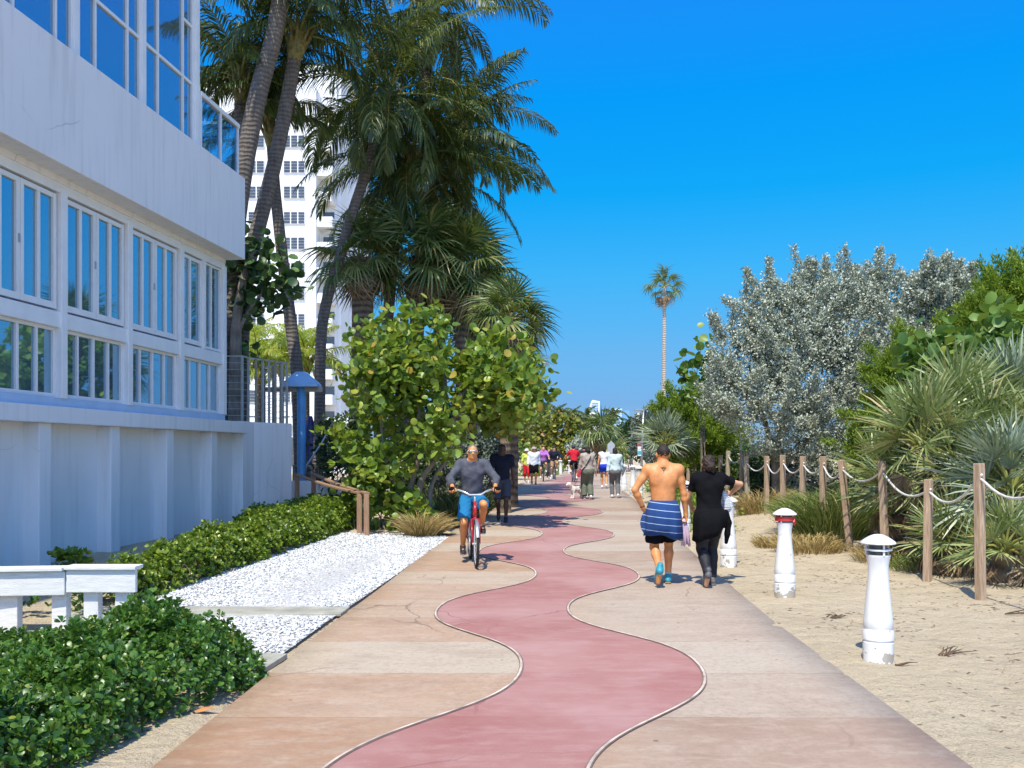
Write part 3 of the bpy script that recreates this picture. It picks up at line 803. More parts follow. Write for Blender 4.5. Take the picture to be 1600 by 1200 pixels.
# ---------------------------------------------------------------- low shrubs near the camera
def shrub(name, poly, hfun, nro, n_leaf, size, mat, label, cat='bush', group=None, seed=1, stems=60, tmpl=OB, wid=1.0, depth=.28, loose=0.0):
    rng = np.random.default_rng(seed)
    P = sample_poly(poly, nro, rng)
    h, slope = hfun(P[:, 0], P[:, 1])
    z0 = zt(P[:, 0], P[:, 1])
    dz = rng.random(nro)**1.8*depth
    C = np.column_stack([P, z0+np.maximum(h-dz, .03)+loose*rng.random(nro)**5*np.minimum(h/.4, 1)])
    Nn = nrm(np.column_stack([slope, np.ones(nro)])+rng.normal(size=(nro, 3))*.35)
    c = C.mean(0); base = np.array([c[0], c[1], gz(c[0], c[1])])
    # rosette: leaves fan out round the stem direction
    k = n_leaf
    Ck = np.repeat(C, k, 0); Nk = np.repeat(Nn, k, 0)
    side = nrm(np.cross(Nk, rng.normal(size=Nk.shape)))
    el = rng.uniform(.05, .95, nro*k)[:, None]
    dl = nrm(side*(1-el*.6)+Nk*el)
    s = size*rng.uniform(.6, 1.15, nro*k)
    rot = frames(dl, Nk+rng.normal(size=Nk.shape)*.3)
    root = empty(name, base, 0, label, cat, group)
    scatter('foliage', tmpl[0], tmpl[1], Ck-base+dl*(s*.08)[:, None], rot, np.column_stack([s*wid, s, s]), GREENS[mat], root)
    if not stems: return root
    mb = MB()
    for i in rng.choice(np.where(C[:, 2]-z0 > min(.3, h.max()*.6))[0], stems, replace=False):
        p = C[i]-base; g = np.array([p[0]+rng.normal()*.15, p[1]+rng.normal()*.15, gz(C[i, 0], C[i, 1])-base[2]-.02])
        m = (p+g)/2+rng.normal(size=3)*.05
        mb.tube([g, m, p], [.009, .007, .004], 5, False)
    mb.build('stems', M['twig'], root, True)['kind'] = 'stuff'
    return root
def dist_edge(X, Y, poly):
    d = np.full(len(X), 9.)
    n = len(poly); P = np.column_stack([X, Y]); vec = np.zeros((len(X), 2))
    for i in range(n):
        a = np.array(poly[i]); b = np.array(poly[(i+1) % n]); ab = b-a
        t = np.clip(((P-a)@ab)/(ab@ab), 0, 1); q = a+t[:, None]*ab
        dd = np.linalg.norm(P-q, axis=1); k = dd < d
        d[k] = dd[k]; vec[k] = (q-P)[k]/np.maximum(dd[k], 1e-6)[:, None]
    return d, vec
bush_poly = [(-5.6, 3.2), (-2.75, 3.2), (-2.52, 4.2), (-2.32, 5.0), (-2.25, 5.6), (-2.0, 6.1), (-1.86, 6.75), (-2.12, 7.3), (-2.7, 7.95), (-3.4, 8.3), (-4.1, 8.2), (-5.6, 7.4)]
def bush_h(X, Y):
    d, vec = dist_edge(X, Y, bush_poly)
    top = .34+.08*np.sin(X*2.9+1)*np.cos(Y*2.3)+.07*np.sin(X*6.1+Y*5.3)+.05*np.sin(X*13+Y*9)*np.sin(Y*11-X*4)
    top = top+.03*np.exp(-(((X+2.75)/.7)**2+((Y-7.2)/.8)**2))-.30*sstep(-2.9, -4.0, X)*sstep(4.2, 6.4, Y)
    e = np.clip(d/.42, 0, 1); h = top*(.18+.82*np.sqrt(np.clip(1-(1-e)**2, 0, 1)))
    return np.maximum(h, .1), vec*((1-e)*1.1)[:, None]
shrub('glossy_bush', bush_poly, bush_h, 12500, 9, .055, 'bush', 'big dark green bush of glossy leaf rosettes in the left foreground beside the path', 'bush', None, 11, 0, wid=.86, loose=.13)
hedge_poly = [(-4.75, 9.85), (-4.2, 9.95), (-3.98, 12.2), (-3.72, 14.6), (-3.42, 17.3), (-3.25, 20.0), (-3.6, 20.9), (-5.1, 20.6), (-5.3, 18.6), (-5.1, 15.5), (-4.85, 13), (-4.85, 11)]
def hedge_h(X, Y):
    d, vec = dist_edge(X, Y, hedge_poly)
    top = .43+.05*np.sin(X*3.1+Y*1.7)+.06*np.sin(Y*4.3+X)+.04*np.sin(X*9+Y*7)
    e = np.clip(d/.38, 0, 1); h = top*(.25+.75*np.sqrt(np.clip(1-(1-e)**2, 0, 1)))
    return np.maximum(h, .1), vec*((1-e)*1.1)[:, None]
shrub('low_hedge', hedge_poly, hedge_h, 13000, 7, .066, 'hedge', 'long low yellow-green hedge along the foot of the white building wall', 'hedge', None, 12, 60, tmpl=DI, wid=1.25, depth=.25, loose=.12)
sp = [(-5.85, 11.3), (-5.5, 11.3), (-5.45, 11.6), (-5.8, 11.6)]
shrub('small_shrub', sp, lambda X, Y: (np.full(len(X), .42), np.zeros((len(X), 2))), 70, 7, .09, 'hedge', 'small leafy shrub sticking up behind the white timber rail', 'bush', None, 13, 0, tmpl=DI, wid=1.25, depth=.4)
for i, (x, y) in enumerate([(-4.55, 9.35), (-5.15, 9.3)]):
    sp = [(x-.22, y-.2), (x+.22, y-.2), (x+.22, y+.2), (x-.22, y+.2)]
    shrub('sparse_shrub', sp, lambda X, Y: (np.full(len(X), .30), np.zeros((len(X), 2))), 40, 6, .075, 'bush', ['sparse low plant seen through the right-hand gaps of the white rail', 'sparse low plant seen through the left-hand gap of the white rail'][i], 'bush', None, 14+i, 0, depth=.25)

# ---------------------------------------------------------------- trees with round or small leaves
def leafy(name, base, lobes, n_sprig, n_per, size, mat, label, cat='tree', tmpl=DC, limbs=None, trunk_r=.09, seed=1, wid=1.0, rand=.8, upbias=.15, along=.0, bark='bark_grey', spread=1.0, lo=.55, group=None, extra=None):
    """lobes and limbs in world space"""
    rng = np.random.default_rng(seed)
    base = Vector(base); b = np.array(base)
    P, D, r = lobes_pts(lobes, n_sprig, rng, lo)
    if extra is not None: P = np.vstack([P, extra[0]]); D = np.vstack([D, extra[1]])
    g = zt(P[:, 0], P[:, 1])+.05; k = P[:, 2] > g
    P, D = P[k], D[k]
    L, Rt, S = leaves_on(P, D, n_per, size, rng, tmpl, spread, along, wid, upbias, rand)
    root = empty(name, base, 0, label, cat, group)
    scatter('crown', tmpl[0], tmpl[1], L-b, Rt, S, GREENS[mat], root, smooth=False)
    mb = MB()
    if limbs is None:
        for l in lobes:
            c = Vector(l[:3])-base
            s0 = Vector((rng.normal()*.08, rng.normal()*.08, -.08))
            m1 = Vector((c.x*.25, c.y*.25, c.z*.40)); m2 = Vector((c.x*.7, c.y*.7, c.z*.78))+Vector(rng.normal(size=3)*.08)
            trunk_mesh(mb, [s0, m1, m2, c], trunk_r*(.6 if len(lobes) > 3 else 1), trunk_r*.2, 7)
    else:
        for pts, r0, r1 in limbs:
            trunk_mesh(mb, [Vector(p)-base for p in pts], r0, r1, 8)
    mb.build('trunk', M[bark], root, True)
    return root
def lob(px, py, Y, rpx, dy=.8, sz=1.0):
    p = pp(px, py, Y); r = rpx*Y/F
    return (p.x, p.y, p.z, r, r*dy, r*sz)

# big sea grape beside the path
Yg = 18.9
_o = [(548, 600), (575, 540), (560, 500), (600, 505), (640, 478), (690, 490), (735, 482), (770, 515), (805, 535), (840, 575), (835, 625), (795, 650), (745, 640), (715, 690), (660, 700), (620, 725), (560, 735), (535, 690), (548, 645)]
_r = np.random.default_rng(303); sgl = []
for _p in sample_poly(_o, 46, _r):
    _q = float(_r.uniform(15, 34)); sgl.append(lob(_p[0], _p[1], Yg+_r.uniform(-1.0, .9), _q, 1.0, .8))
sgl += [lob(835, 600, Yg+.3, 20), lob(822, 560, Yg+.3, 18), lob(560, 712, Yg-.2, 22), lob(600, 742, Yg-.5, 18)]
bs = gp(655, 832); bs.y += .4; bs.z = gz(bs.x, bs.y)
lim = [([(bs.x, bs.y, bs.z-.1), pp(655, 760, Yg), pp(690, 700, Yg), pp(735, 590, Yg)], .10, .03), ([(bs.x-.2, bs.y, bs.z-.1), pp(640, 770, Yg), pp(655, 700, Yg), pp(650, 580, Yg)], .10, .03),
       ([(bs.x+.3, bs.y+.2, bs.z-.1), pp(672, 770, Yg+.2), pp(700, 715, Yg+.2), pp(775, 620, Yg+.3)], .07, .02), ([(bs.x-.3, bs.y, bs.z-.1), pp(620, 770, Yg), pp(600, 700, Yg), pp(590, 600, Yg)], .08, .02)]
leafy('sea_grape_tree', bs, sgl, 760, 8, .168, 'grape', 'large sea grape tree with round yellow-green leaves at the left edge of the path', 'tree', DC, lim, seed=3, spread=1.5, rand=.8, upbias=.3, lo=.35, along=.26)
# low sea grape suckers below
bl = [lob(600, 800, 18.6, 30), lob(645, 800, 18.3, 28), lob(570, 770, 19.2, 30), lob(545, 790, 19.6, 26), lob(620, 770, 19.0, 26), lob(585, 740, 19.4, 26), lob(668, 812, 18.2, 14)]
b2 = Vector((bl[0][0], bl[0][1], gz(bl[0][0], bl[0][1])))
leafy('sea_grape_bush', b2, bl, 210, 4, .17, 'grape', 'low sea grape bush under the big tree, behind the wooden handrail', 'bush', DC, seed=4, spread=1.5, trunk_r=.03, lo=.3)
# sea grape behind the building corner, its shade put into the leaf colour
Yd = 21.6
dl_ = [lob(398, 395, Yd, 28), lob(385, 425, Yd+.3, 30), lob(425, 440, Yd, 28), lob(452, 422, Yd+.2, 15), lob(365, 470, Yd+.5, 34), lob(410, 468, Yd, 26), lob(380, 375, Yd, 16), lob(375, 560, Yd+.5, 20), lob(362, 400, Yd+.6, 26), lob(440, 452, Yd, 20), lob(350, 520, Yd+.6, 24), lob(395, 575, Yd+.6, 13)]
b3 = pp(366, 700, Yd); b3.z = gz(b3.x, b3.y)
leafy('shade_toned_sea_grape', b3, dl_, 190, 3, .23, 'grape_painted_shade', 'sea grape with round leaves, shade painted in, behind the corner of the white building', 'tree', DC,
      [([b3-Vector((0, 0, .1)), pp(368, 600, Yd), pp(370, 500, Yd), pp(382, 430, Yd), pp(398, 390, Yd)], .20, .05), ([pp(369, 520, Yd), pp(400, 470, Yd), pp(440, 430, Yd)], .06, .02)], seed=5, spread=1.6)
# shrubs under and beyond the sea grape
def simple_shrub(name, px, py_base, Y, lobespec, n, size, mat, label, seed, tmpl=DI, per=6, wid=1.0, cat='bush', group=None, tr=.04, **kw):
    lo_ = [lob(*l) for l in lobespec]
    b = pp(px, py_base, Y); b.z = gz(b.x, b.y)
    return leafy(name, b, lo_, n, per, size, mat, label, cat, tmpl, None, tr, seed, wid, group=group, **kw)
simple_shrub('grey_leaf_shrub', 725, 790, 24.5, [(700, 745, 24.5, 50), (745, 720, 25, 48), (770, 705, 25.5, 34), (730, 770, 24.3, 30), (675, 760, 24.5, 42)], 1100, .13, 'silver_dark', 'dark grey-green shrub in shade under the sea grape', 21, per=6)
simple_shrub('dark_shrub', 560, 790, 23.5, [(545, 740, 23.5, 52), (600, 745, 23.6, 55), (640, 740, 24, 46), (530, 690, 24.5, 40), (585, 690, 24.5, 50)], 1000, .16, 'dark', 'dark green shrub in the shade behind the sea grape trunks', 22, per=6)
Yl = [29, 34.5, 41, 48.5, 57]
for i, Y in enumerate(Yl):
    cx = float(xc(Y))-HALF-.75
    px = 800+F*cx/Y; r = [52, 50, 44, 38, 34][i]*1.0
    m = ['dark', 'grape_painted_shade', 'dark', 'grape', 'grape_far'][i]
    tm = [DI, DC, DI, DC, DC][i]
    labs = ['dark leafy shrub on the left path edge just beyond the palm trunks', 'dark round-leaved shrub behind the person in the grey tracksuit', 'dark leafy shrub on the left path edge behind the person in the lime top', 'green sea grape behind the cyclist in the purple top', 'yellow sea grape behind the cyclist in the navy jacket'][i]
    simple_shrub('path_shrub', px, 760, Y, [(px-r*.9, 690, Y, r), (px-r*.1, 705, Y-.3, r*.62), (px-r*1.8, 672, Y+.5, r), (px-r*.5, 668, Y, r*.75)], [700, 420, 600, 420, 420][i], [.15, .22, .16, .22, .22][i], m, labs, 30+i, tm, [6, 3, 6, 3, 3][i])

# far plants where the path bends away
simple_shrub('far_sea_grape', 870, 725, 72, [(850, 682, 73, 34), (880, 680, 73, 32), (905, 690, 73, 26), (835, 672, 74, 28), (880, 705, 72, 22)], 650, .32, 'grape_far', 'far yellow-leaved sea grape where the path bends away', 40, DC, 4)
simple_shrub('far_silver_shrub', 902, 728, 69, [(903, 702, 69, 16), (912, 715, 69, 13)], 320, .22, 'silver', 'small silver-grey shrub below the far fan palm', 41, DI, 6)
simple_shrub('far_dark_shrub', 985, 722, 68, [(965, 695, 68, 26), (985, 682, 70, 26), (1000, 690, 70, 28)], 500, .28, 'dark', 'far dark brown-green shrub behind the pentagon sign', 42, DI, 7)
simple_shrub('far_silver_bush', 1012, 720, 52, [(1012, 668, 52, 24), (1025, 655, 52, 22), (1005, 695, 52, 20)], 500, .20, 'silver_dark', 'silver-grey bush behind the thin lamp pole', 43, DI, 7)
simple_shrub('far_green_hedge', 935, 730, 78, [(930, 706, 78, 24), (955, 700, 80, 30), (905, 712, 80, 22)], 420, .30, 'dark', 'low green shrub closing the view at the far end of the path', 44, DI, 6)

# ---------------------------------------------------------------- silver buttonwoods and cedars on the right
def plumes(specs, rng, leafgap=.05):
    """upright sprays: (base, tip, radius) -> sprig points and directions"""
    P, D = [], []
    for a, b, r in specs:
        a, b = np.array(a), np.array(b); L = np.linalg.norm(b-a)
        n = int(L/leafgap*max(2, r/.05)); t = rng.random(n)
        rr = r*(1-t**1.6)*np.sqrt(rng.random(n))
        off = nrm(rng.normal(size=(n, 3)))*rr[:, None]
        P.append(a+(b-a)*t[:, None]+off); D.append(nrm(off*2/r+(b-a)/L*1.1))
    return np.vstack(P), np.vstack(D)
def silver(px0, label, Y, lobespec, tips, n, seed, base_px, limbs):
    rng = np.random.default_rng(seed)
    lo_ = [lob(*l) for l in lobespec]
    sp = []
    for x, y, x2, y2, r in tips:
        sp.append((pp(x2, y2, Y), pp(x, y, Y), r))
    # random small sprays over the crown
    Q, Dn, _ = lobes_pts(lo_, 260, rng, .8)
    for q, d in zip(Q, Dn):
        dd = nrm(d*.7+np.array([0, 0, .8])+rng.normal(size=3)*.25)
        sp.append((q-dd*.2, q+dd*rng.uniform(.25, .6), .13))
    ex = plumes(sp, rng, .035)
    b = pp(*base_px, Y); b.z = gz(b.x, b.y)
    return leafy('silver_buttonwood', b, lo_, int(n*1.35), 7, .068, 'silver', label, 'tree', DI, [([b-Vector((0, 0, .1))]+[pp(*q, Y) for q in l], r0, r1) for l, r0, r1 in limbs], seed=seed, wid=.95, rand=.9, upbias=.35, extra=ex, spread=1.4, lo=.6)
silver(0, 'big silver-grey buttonwood tree behind the rope fence', 21,
       [(1170, 560, 21, 62), (1150, 610, 20.6, 52), (1240, 520, 21, 74), (1300, 490, 21.2, 74), (1350, 520, 21.2, 74), (1280, 580, 20.6, 80), (1200, 640, 20.6, 66), (1370, 600, 21, 62), (1310, 650, 20.6, 62), (1250, 680, 20.6, 44), (1190, 490, 21.2, 44), (1385, 470, 21.4, 40), (1345, 455, 21.4, 34), (1270, 450, 21.3, 38), (1340, 700, 20.2, 44), (1290, 720, 20.1, 30)],
       [(1200, 405, 1205, 480, .28), (1165, 420, 1195, 490, .26), (1130, 468, 1170, 490, .2), (1262, 405, 1268, 470, .25), (1287, 425, 1290, 480, .25), (1340, 415, 1315, 470, .22), (1375, 388, 1372, 470, .32), (1395, 400, 1380, 450, .2), (1220, 455, 1225, 510, .2), (1250, 440, 1258, 500, .25), (1320, 440, 1318, 490, .22), (1360, 425, 1365, 490, .3)],
       7000, 51, (1212, 800), [([(1210, 720), (1190, 640), (1170, 570)], .10, .03), ([(1214, 700), (1240, 620), (1260, 500)], .10, .03), ([(1225, 730), (1290, 650), (1330, 520)], .09, .03), ([(1235, 740), (1330, 680), (1370, 560)], .07, .02)])
silver(0, 'second silver-grey buttonwood with two bushy heads, farther right behind the rope fence', 19.5,
       [(1455, 460, 19.5, 38), (1500, 465, 19.6, 34), (1470, 500, 19.5, 42), (1515, 500, 19.7, 34), (1440, 540, 19.5, 44), (1430, 600, 19.3, 40)],
       [(1425, 440, 1450, 470, .16), (1470, 418, 1465, 470, .22), (1500, 435, 1500, 480, .2), (1448, 430, 1455, 470, .18), (1520, 460, 1512, 500, .2)],
       1700, 52, (1440, 760), [([(1440, 660), (1450, 560), (1465, 470)], .07, .02), ([(1445, 650), (1490, 560), (1505, 480)], .05, .02)])
# cedars: fine lime-green sprays
def cedar(name, Y, lobespec, tips, n, seed, base_px, label, size=.10):
    rng = np.random.default_rng(seed)
    lo_ = [lob(*l) for l in lobespec]
    sp = [(pp(x2, y2, Y), pp(x, y, Y), r) for x, y, x2, y2, r in tips]
    Q, Dn, _ = lobes_pts(lo_, 200, rng, .7)
    for q, d in zip(Q, Dn):
        dd = nrm(d*.8+np.array([0, 0, .6])+rng.normal(size=3)*.3)
        sp.append((q-dd*.15, q+dd*rng.uniform(.25, .55), .10))
    ex = plumes(sp, rng, .03)
    b = pp(*base_px, Y); b.z = gz(b.x, b.y)
    return leafy(name, b, lo_, n, 7, size, 'cedar', label, 'tree', DI, None, .06, seed, .5, .55, .5, extra=ex, spread=1.2, lo=.45)
cedar('feathery_shrub', 27, [(1090, 665, 27, 50), (1060, 650, 27, 34), (1120, 690, 26.8, 36), (1075, 690, 26.8, 40), (1045, 672, 27.5, 26)], [], 1500, 61, (1090, 745), 'bright lime-green feathery shrub behind the fence, left of the silver tree', .11)
cedar('cedar_tree', 16.5, [(1570, 470, 16.5, 44), (1540, 520, 16.5, 46), (1600, 500, 16.5, 60), (1590, 570, 16.3, 60), (1500, 520, 16.8, 26)],
      [(1555, 400, 1600, 480, .14), (1580, 392, 1620, 470, .14), (1548, 428, 1560, 490, .16), (1525, 455, 1530, 520, .14), (1605, 385, 1630, 470, .16), (1500, 480, 1510, 530, .14)], 1500, 62, (1590, 760), 'green cedar with long loose sprays at the right edge', .09)
cedar('cedar_bush', 17.5, [(1400, 600, 17.5, 40), (1430, 570, 17.5, 40), (1440, 630, 17.3, 46), (1385, 650, 17.4, 36), (1410, 690, 17.2, 36), (1350, 700, 17.6, 28)], [(1415, 530, 1420, 580, .14), (1440, 520, 1440, 570, .14)], 1500, 63, (1410, 780), 'low lime-green cedar bush in front of the silver trees', .085)
# sea grapes on the right
def sgr(Y, lobespec, n, seed, base_px, label, size=.19):
    lo_ = [lob(*l) for l in lobespec]
    b = pp(*base_px, Y); b.z = gz(b.x, b.y)
    return leafy('dune_sea_grape', b, lo_, n, 3, size, 'grape_dune', label, 'bush', DC, None, .025, seed, spread=1.7, rand=.7, upbias=.35, lo=.6)
sgr(14.6, [(1500, 560, 14.6, 46), (1560, 540, 14.6, 50), (1600, 530, 14.8, 46), (1450, 570, 14.8, 38), (1430, 600, 14.6, 28), (1415, 640, 14.4, 20), (1520, 610, 14.4, 40)], 330, 71, (1500, 740), 'broad-leaved sea grape among the cedars above the palmettos')
sgr(23.5, [(1082, 575, 23.5, 13), (1098, 535, 23.5, 10), (1090, 600, 23.5, 18), (1105, 570, 23.5, 14)], 38, 72, (1100, 740), 'sea grape sprig poking out left of the silver tree', .24)

# ---------------------------------------------------------------- palms
def coco_frond(L, az, el, droop, rng, n=46, ll=.85, lw=.05, hang=1.0):
    """verts, quads of one feather frond starting at the origin; rib separately"""
    t = np.linspace(0, 1, 15)
    ang = el-droop*t**1.25
    ds = L/14
    x = np.concatenate([[0], np.cumsum(np.cos(ang[:-1])*ds)]); z = np.concatenate([[0], np.cumsum(np.sin(ang[:-1])*ds)])
    side = rng.normal()*.25*t**2*L*.3
    ca, sa = math.cos(az), math.sin(az)
    C = np.stack([x*ca-side*sa, x*sa+side*ca, z], 1)
    T = nrm(np.gradient(C, axis=0))
    S = nrm(np.cross(T, np.array([0, 0, 1.])+1e-3)); U = np.cross(S, T)
    roll = rng.normal()*.35
    S2 = S*math.cos(roll)+U*math.sin(roll); U2 = np.cross(S2, T)
    tt = np.linspace(.14, .995, n)
    V, Q = [], []
    for sd in (-1, 1):
        tj = np.clip(tt+rng.normal(size=n)*.006, 0, 1)
        f = tj*14; i0 = np.minimum(f.astype(int), 13); fr = (f-i0)[:, None]
        p = C[i0]*(1-fr)+C[i0+1]*fr; T_ = T[i0]*(1-fr)+T[i0+1]*fr; S_ = S2[i0]; U_ = U2[i0]
        prof = np.clip(np.sin(np.pi*(.12+.86*tj))**.55, .18, 1)
        ln = ll*prof*rng.uniform(.85, 1.12, n)
        d0 = nrm(S_*sd*.85+T_*(.55+.6*tj)[:, None]+U_*.15+rng.normal(size=(n, 3))*.07)
        g = np.array([0, 0, -1.])
        d1 = nrm(d0+g*hang*rng.uniform(.5, 1.2, n)[:, None]); d2 = nrm(d0+g*hang*2.2*rng.uniform(.6, 1.3, n)[:, None])
        a = p; b = a+d0*(ln*.3)[:, None]; c = b+d1*(ln*.37)[:, None]; e = c+d2*(ln*.33)[:, None]
        wv = nrm(np.cross(d0, U_)+rng.normal(size=(n, 3))*.25)*lw
        for k, (pt, wf) in enumerate(((a, .45), (b, 1.), (c, .72), (e, .08))):
            V.append(np.stack([pt-wv*wf*.5, pt+wv*wf*.5], 1))
        base = sum(v.shape[0]*2 for v in V[:-4])
        for k in range(3):
            i = base+k*2*n+2*np.arange(n); j = i+2*n
            Q.append(np.stack([i, i+1, j+1, j], 1))
    return np.concatenate([v.reshape(-1, 3) for v in V]), np.concatenate(Q), C
def coco_palm(name, trunk_pts, r0, r1, label, L=4.2, nf=20, seed=1, mat='coco', cat='palm tree', young=False, group=None, dense=62, ll=.95, lw=.046, spear=True, bark='bark_coco', elspan=118):
    rng = np.random.default_rng(seed)
    base = Vector(trunk_pts[0]); base.z = gz(base.x, base.y)
    root = empty(name, base, 0, label, cat, group)
    pts = [Vector(p)-base for p in trunk_pts]; pts[0] = Vector((pts[0].x, pts[0].y, -.15))
    mb = MB(); trunk_mesh(mb, pts, r0, r1, 10)
    mb.build('trunk', M[bark], root, True)
    top = pts[-1]
    # sheath, old stalk bases and nuts
    ax = (pts[-1]-pts[-2]).normalized() if len(pts) > 1 else Vector((0, 0, 1))
    ms = MB(); ms.tube([top-ax*.25, top+ax*.15, top+ax*.55, top+ax*.85], [r1*.95, r1*1.5, r1*1.15, r1*.3], 9)
    V, Q = [], []; nb = 0
    rib = MB()
    for k in range(nf):
        az = k*2.39996+rng.normal()*.15; u = (k+.5)/nf
        el = R(82-elspan*u**.9+rng.normal()*7); dr = R(62+42*u+rng.normal()*10)
        if young: el = R(80-62*u+rng.normal()*6); dr = R(60+40*u)
        Lk = L*(.72+.33*math.sin(math.pi*min(1, u+.18)))*rng.uniform(.9, 1.08)
        v, q, C = coco_frond(Lk, az, el, dr, rng, dense, ll, lw)
        st = np.array(top+ax*.45)
        V.append(v+st); Q.append(q+nb); nb += len(v)
        rib.tube([Vector(c)+top+ax*.45 for c in C[::2]], [.045, .035, .028, .02, .016, .012, .009, .005][:len(C[::2])], 5, False)
    mesh_uniform('crown', np.concatenate(V), np.concatenate(Q), GREENS[mat], root)
    rib.build('frond_ribs', M['rachis'], root, True)
    for k in range(9):
        a = k*2.4; d = Vector((math.cos(a), math.sin(a), 0))
        ms.tube([top+ax*.05+d*r1*.8, top+ax*.35+d*(r1+.1), top+ax*.75+d*(r1+.22)], [.06, .045, .03], 5)
    ms.build('sheath', M['crownshaft'], root, True)
    return root
def pl(Y, *px): return [pp(x, y, Y) for x, y in px]
CG = 'tall coconut palms behind the building'
coco_palm('coconut_palm', pl(22, (350, 800), (356, 600), (362, 420), (376, 292), (401, 157), (429, 52), (446, -60), (452, -130)), .27, .19, 'thickest coconut palm with leaning trunk cut by the top edge, by the building corner', 4.4, 18, 101, group=CG, elspan=100)
coco_palm('coconut_palm', pl(24, (362, 800), (362, 600), (366, 330), (372, 240), (376, 150)), .20, .15, 'coconut palm with dark crown just behind the thickest leaning trunk', 3.3, 15, 102, group=CG, elspan=72)
coco_palm('coconut_palm', pl(23, (370, 800), (373, 600), (385, 430), (401, 364), (429, 255), (450, 150), (462, 82)), .22, .17, 'slender coconut palm whose trunk leans right and crosses a straighter one', 3.4, 15, 103, group=CG, elspan=80)
coco_palm('coconut_palm', pl(25, (472, 800), (465, 600), (455, 510), (443, 416), (431, 308), (424, 220)), .19, .14, 'coconut palm with thin trunk leaning left, its foot beside the blue post', 2.6, 11, 104, group=CG, elspan=50)
coco_palm('coconut_palm', pl(26.5, (494, 800), (499, 672), (501, 542), (509, 477), (528, 412), (550, 335), (575, 260), (592, 200), (600, 172)), .165, .15, 'tall coconut palm with long curved trunk left of the sea grape', 4.3, 24, 105, group=CG)
coco_palm('coconut_palm', pl(29.0, (640, 800), (645, 600), (660, 350), (665, 120), (668, 40)), .24, .18, 'highest coconut palm, its drooping fronds reaching over the path at the top', 4.7, 28, 106, group=CG)
coco_palm('coconut_palm', pl(28.5, (590, 800), (596, 620), (612, 430), (622, 330), (634, 270)), .2, .15, 'lower coconut palm with short visible trunk below the highest crown', 4.3, 26, 107, group=CG)
coco_palm('coconut_palm', pl(29.5, (690, 800), (690, 600), (680, 420), (672, 310)), .2, .15, 'coconut palm with brown-tipped fronds hanging right over the fan palms', 4.8, 26, 108, group=CG)
coco_palm('coconut_palm', pl(30.5, (720, 800), (720, 600), (716, 420), (712, 230)), .2, .15, 'coconut palm behind the others with fronds against the sky on the right', 4.0, 24, 118, group=CG)
# young bright palms by the terrace
YG = 'young bright green palms beyond the terrace railing'
for i, (x, y, Y, L) in enumerate([(405, 600, 31, 2.3), (440, 590, 34, 2.3), (480, 585, 33, 2.2), (385, 570, 36, 2.2)]):
    coco_palm('young_palm', pl(Y, (x, 740), (x, y+60), (x, y)), .10, .08, ['young bright green palm right behind the terrace railing', 'young bright green palm just left of the blue post', 'young bright green palm right of the blue post', 'young bright green palm against the foot of the tower'][i], L, 16, 120+i, 'coco_young', 'palm tree', True, YG, 34, .6)

def fan_leaf(rng, rad, nb, arc, fold=.35, droop=.35, split=.42, wfac=1.0):
    """one fan leaf lying in its own plane: hub at origin, +Y forward, +Z up"""
    a = (np.linspace(-.5, .5, nb)*arc)+rng.normal(size=nb)*.02
    L = rad*(1-.30*np.abs(np.linspace(-1, 1, nb))**2)*rng.uniform(.88, 1.08, nb)
    da = arc/nb
    d = np.stack([np.sin(a), np.cos(a), np.zeros(nb)], 1)
    w = np.stack([np.cos(a), -np.sin(a), np.zeros(nb)], 1)
    w = w*math.cos(fold)+np.array([0, 0, 1.])*math.sin(fold)*np.where(np.arange(nb) % 2, 1, -1)[:, None]
    z = np.array([0, 0, 1.])
    dv = rng.uniform(.5, 1.5, nb)*droop
    st = [(0.02, .25), (split, 1.0), (.72, .62), (1.0, .05)]
    V = []
    for t, wf in st:
        r = (L*t)[:, None]
        half = wfac*np.where(t <= split, L*t*da*.5, L*split*da*.5*wf)[:, None] if t > .03 else np.full((nb, 1), .006)
        bend = -(dv*np.clip(t-split, 0, 1)**1.5*1.6)[:, None]*L[:, None]
        c = d*r*(1 if t <= split else 1-.06*droop)+z*(bend+.10*r*(1-t))
        V.append(np.stack([c-w*half, c+w*half], 1).reshape(-1, 3))
    Q = []
    for k in range(3):
        i = 2*nb*k+2*np.arange(nb); j = i+2*nb
        Q.append(np.stack([i, i+1, j+1, j], 1))
    return np.concatenate(V), np.concatenate(Q)
def fan_crown(rng, top, nf, rad, pet, el0, el1, arc, droop, nb=26, upness=.5, fold=.35, skew=None, wfac=1.0, split=.42):
    V, Q = [], []; n0 = 0; ribs = MB()
    for k in range(nf):
        u = (k+.5)/nf
        az = k*2.39996+rng.normal()*.2
        el = el0+(el1-el0)*u+rng.normal()*.1
        if skew is not None: el += skew(az)
        h = np.array([math.cos(az)*math.cos(el), math.sin(az)*math.cos(el), math.sin(el)])
        p1 = np.array(top)+h*pet*rng.uniform(.75, 1.15)+np.array([0, 0, -pet*.12*math.cos(el)])
        fd = nrm(h+np.array([0, 0, -.35*u]))
        upv = nrm(np.array([0, 0, 1.])*upness+rng.normal(size=3)*.35+np.array([-h[0]*h[2], -h[1]*h[2], 1-h[2]**2])*.6)
        Rm = frames(fd[None], upv[None])[0]
        v, q = fan_leaf(rng, rad*rng.uniform(.8, 1.1), nb, arc, fold, droop, split, wfac)
        V.append(v@Rm.T+p1); Q.append(q+n0); n0 += len(v)
        ribs.tube([top, (Vector(top)+Vector(p1))*.5+Vector((0, 0, .05)), p1], [.022, .016, .012], 5, False)
    return np.concatenate(V), np.concatenate(Q), ribs
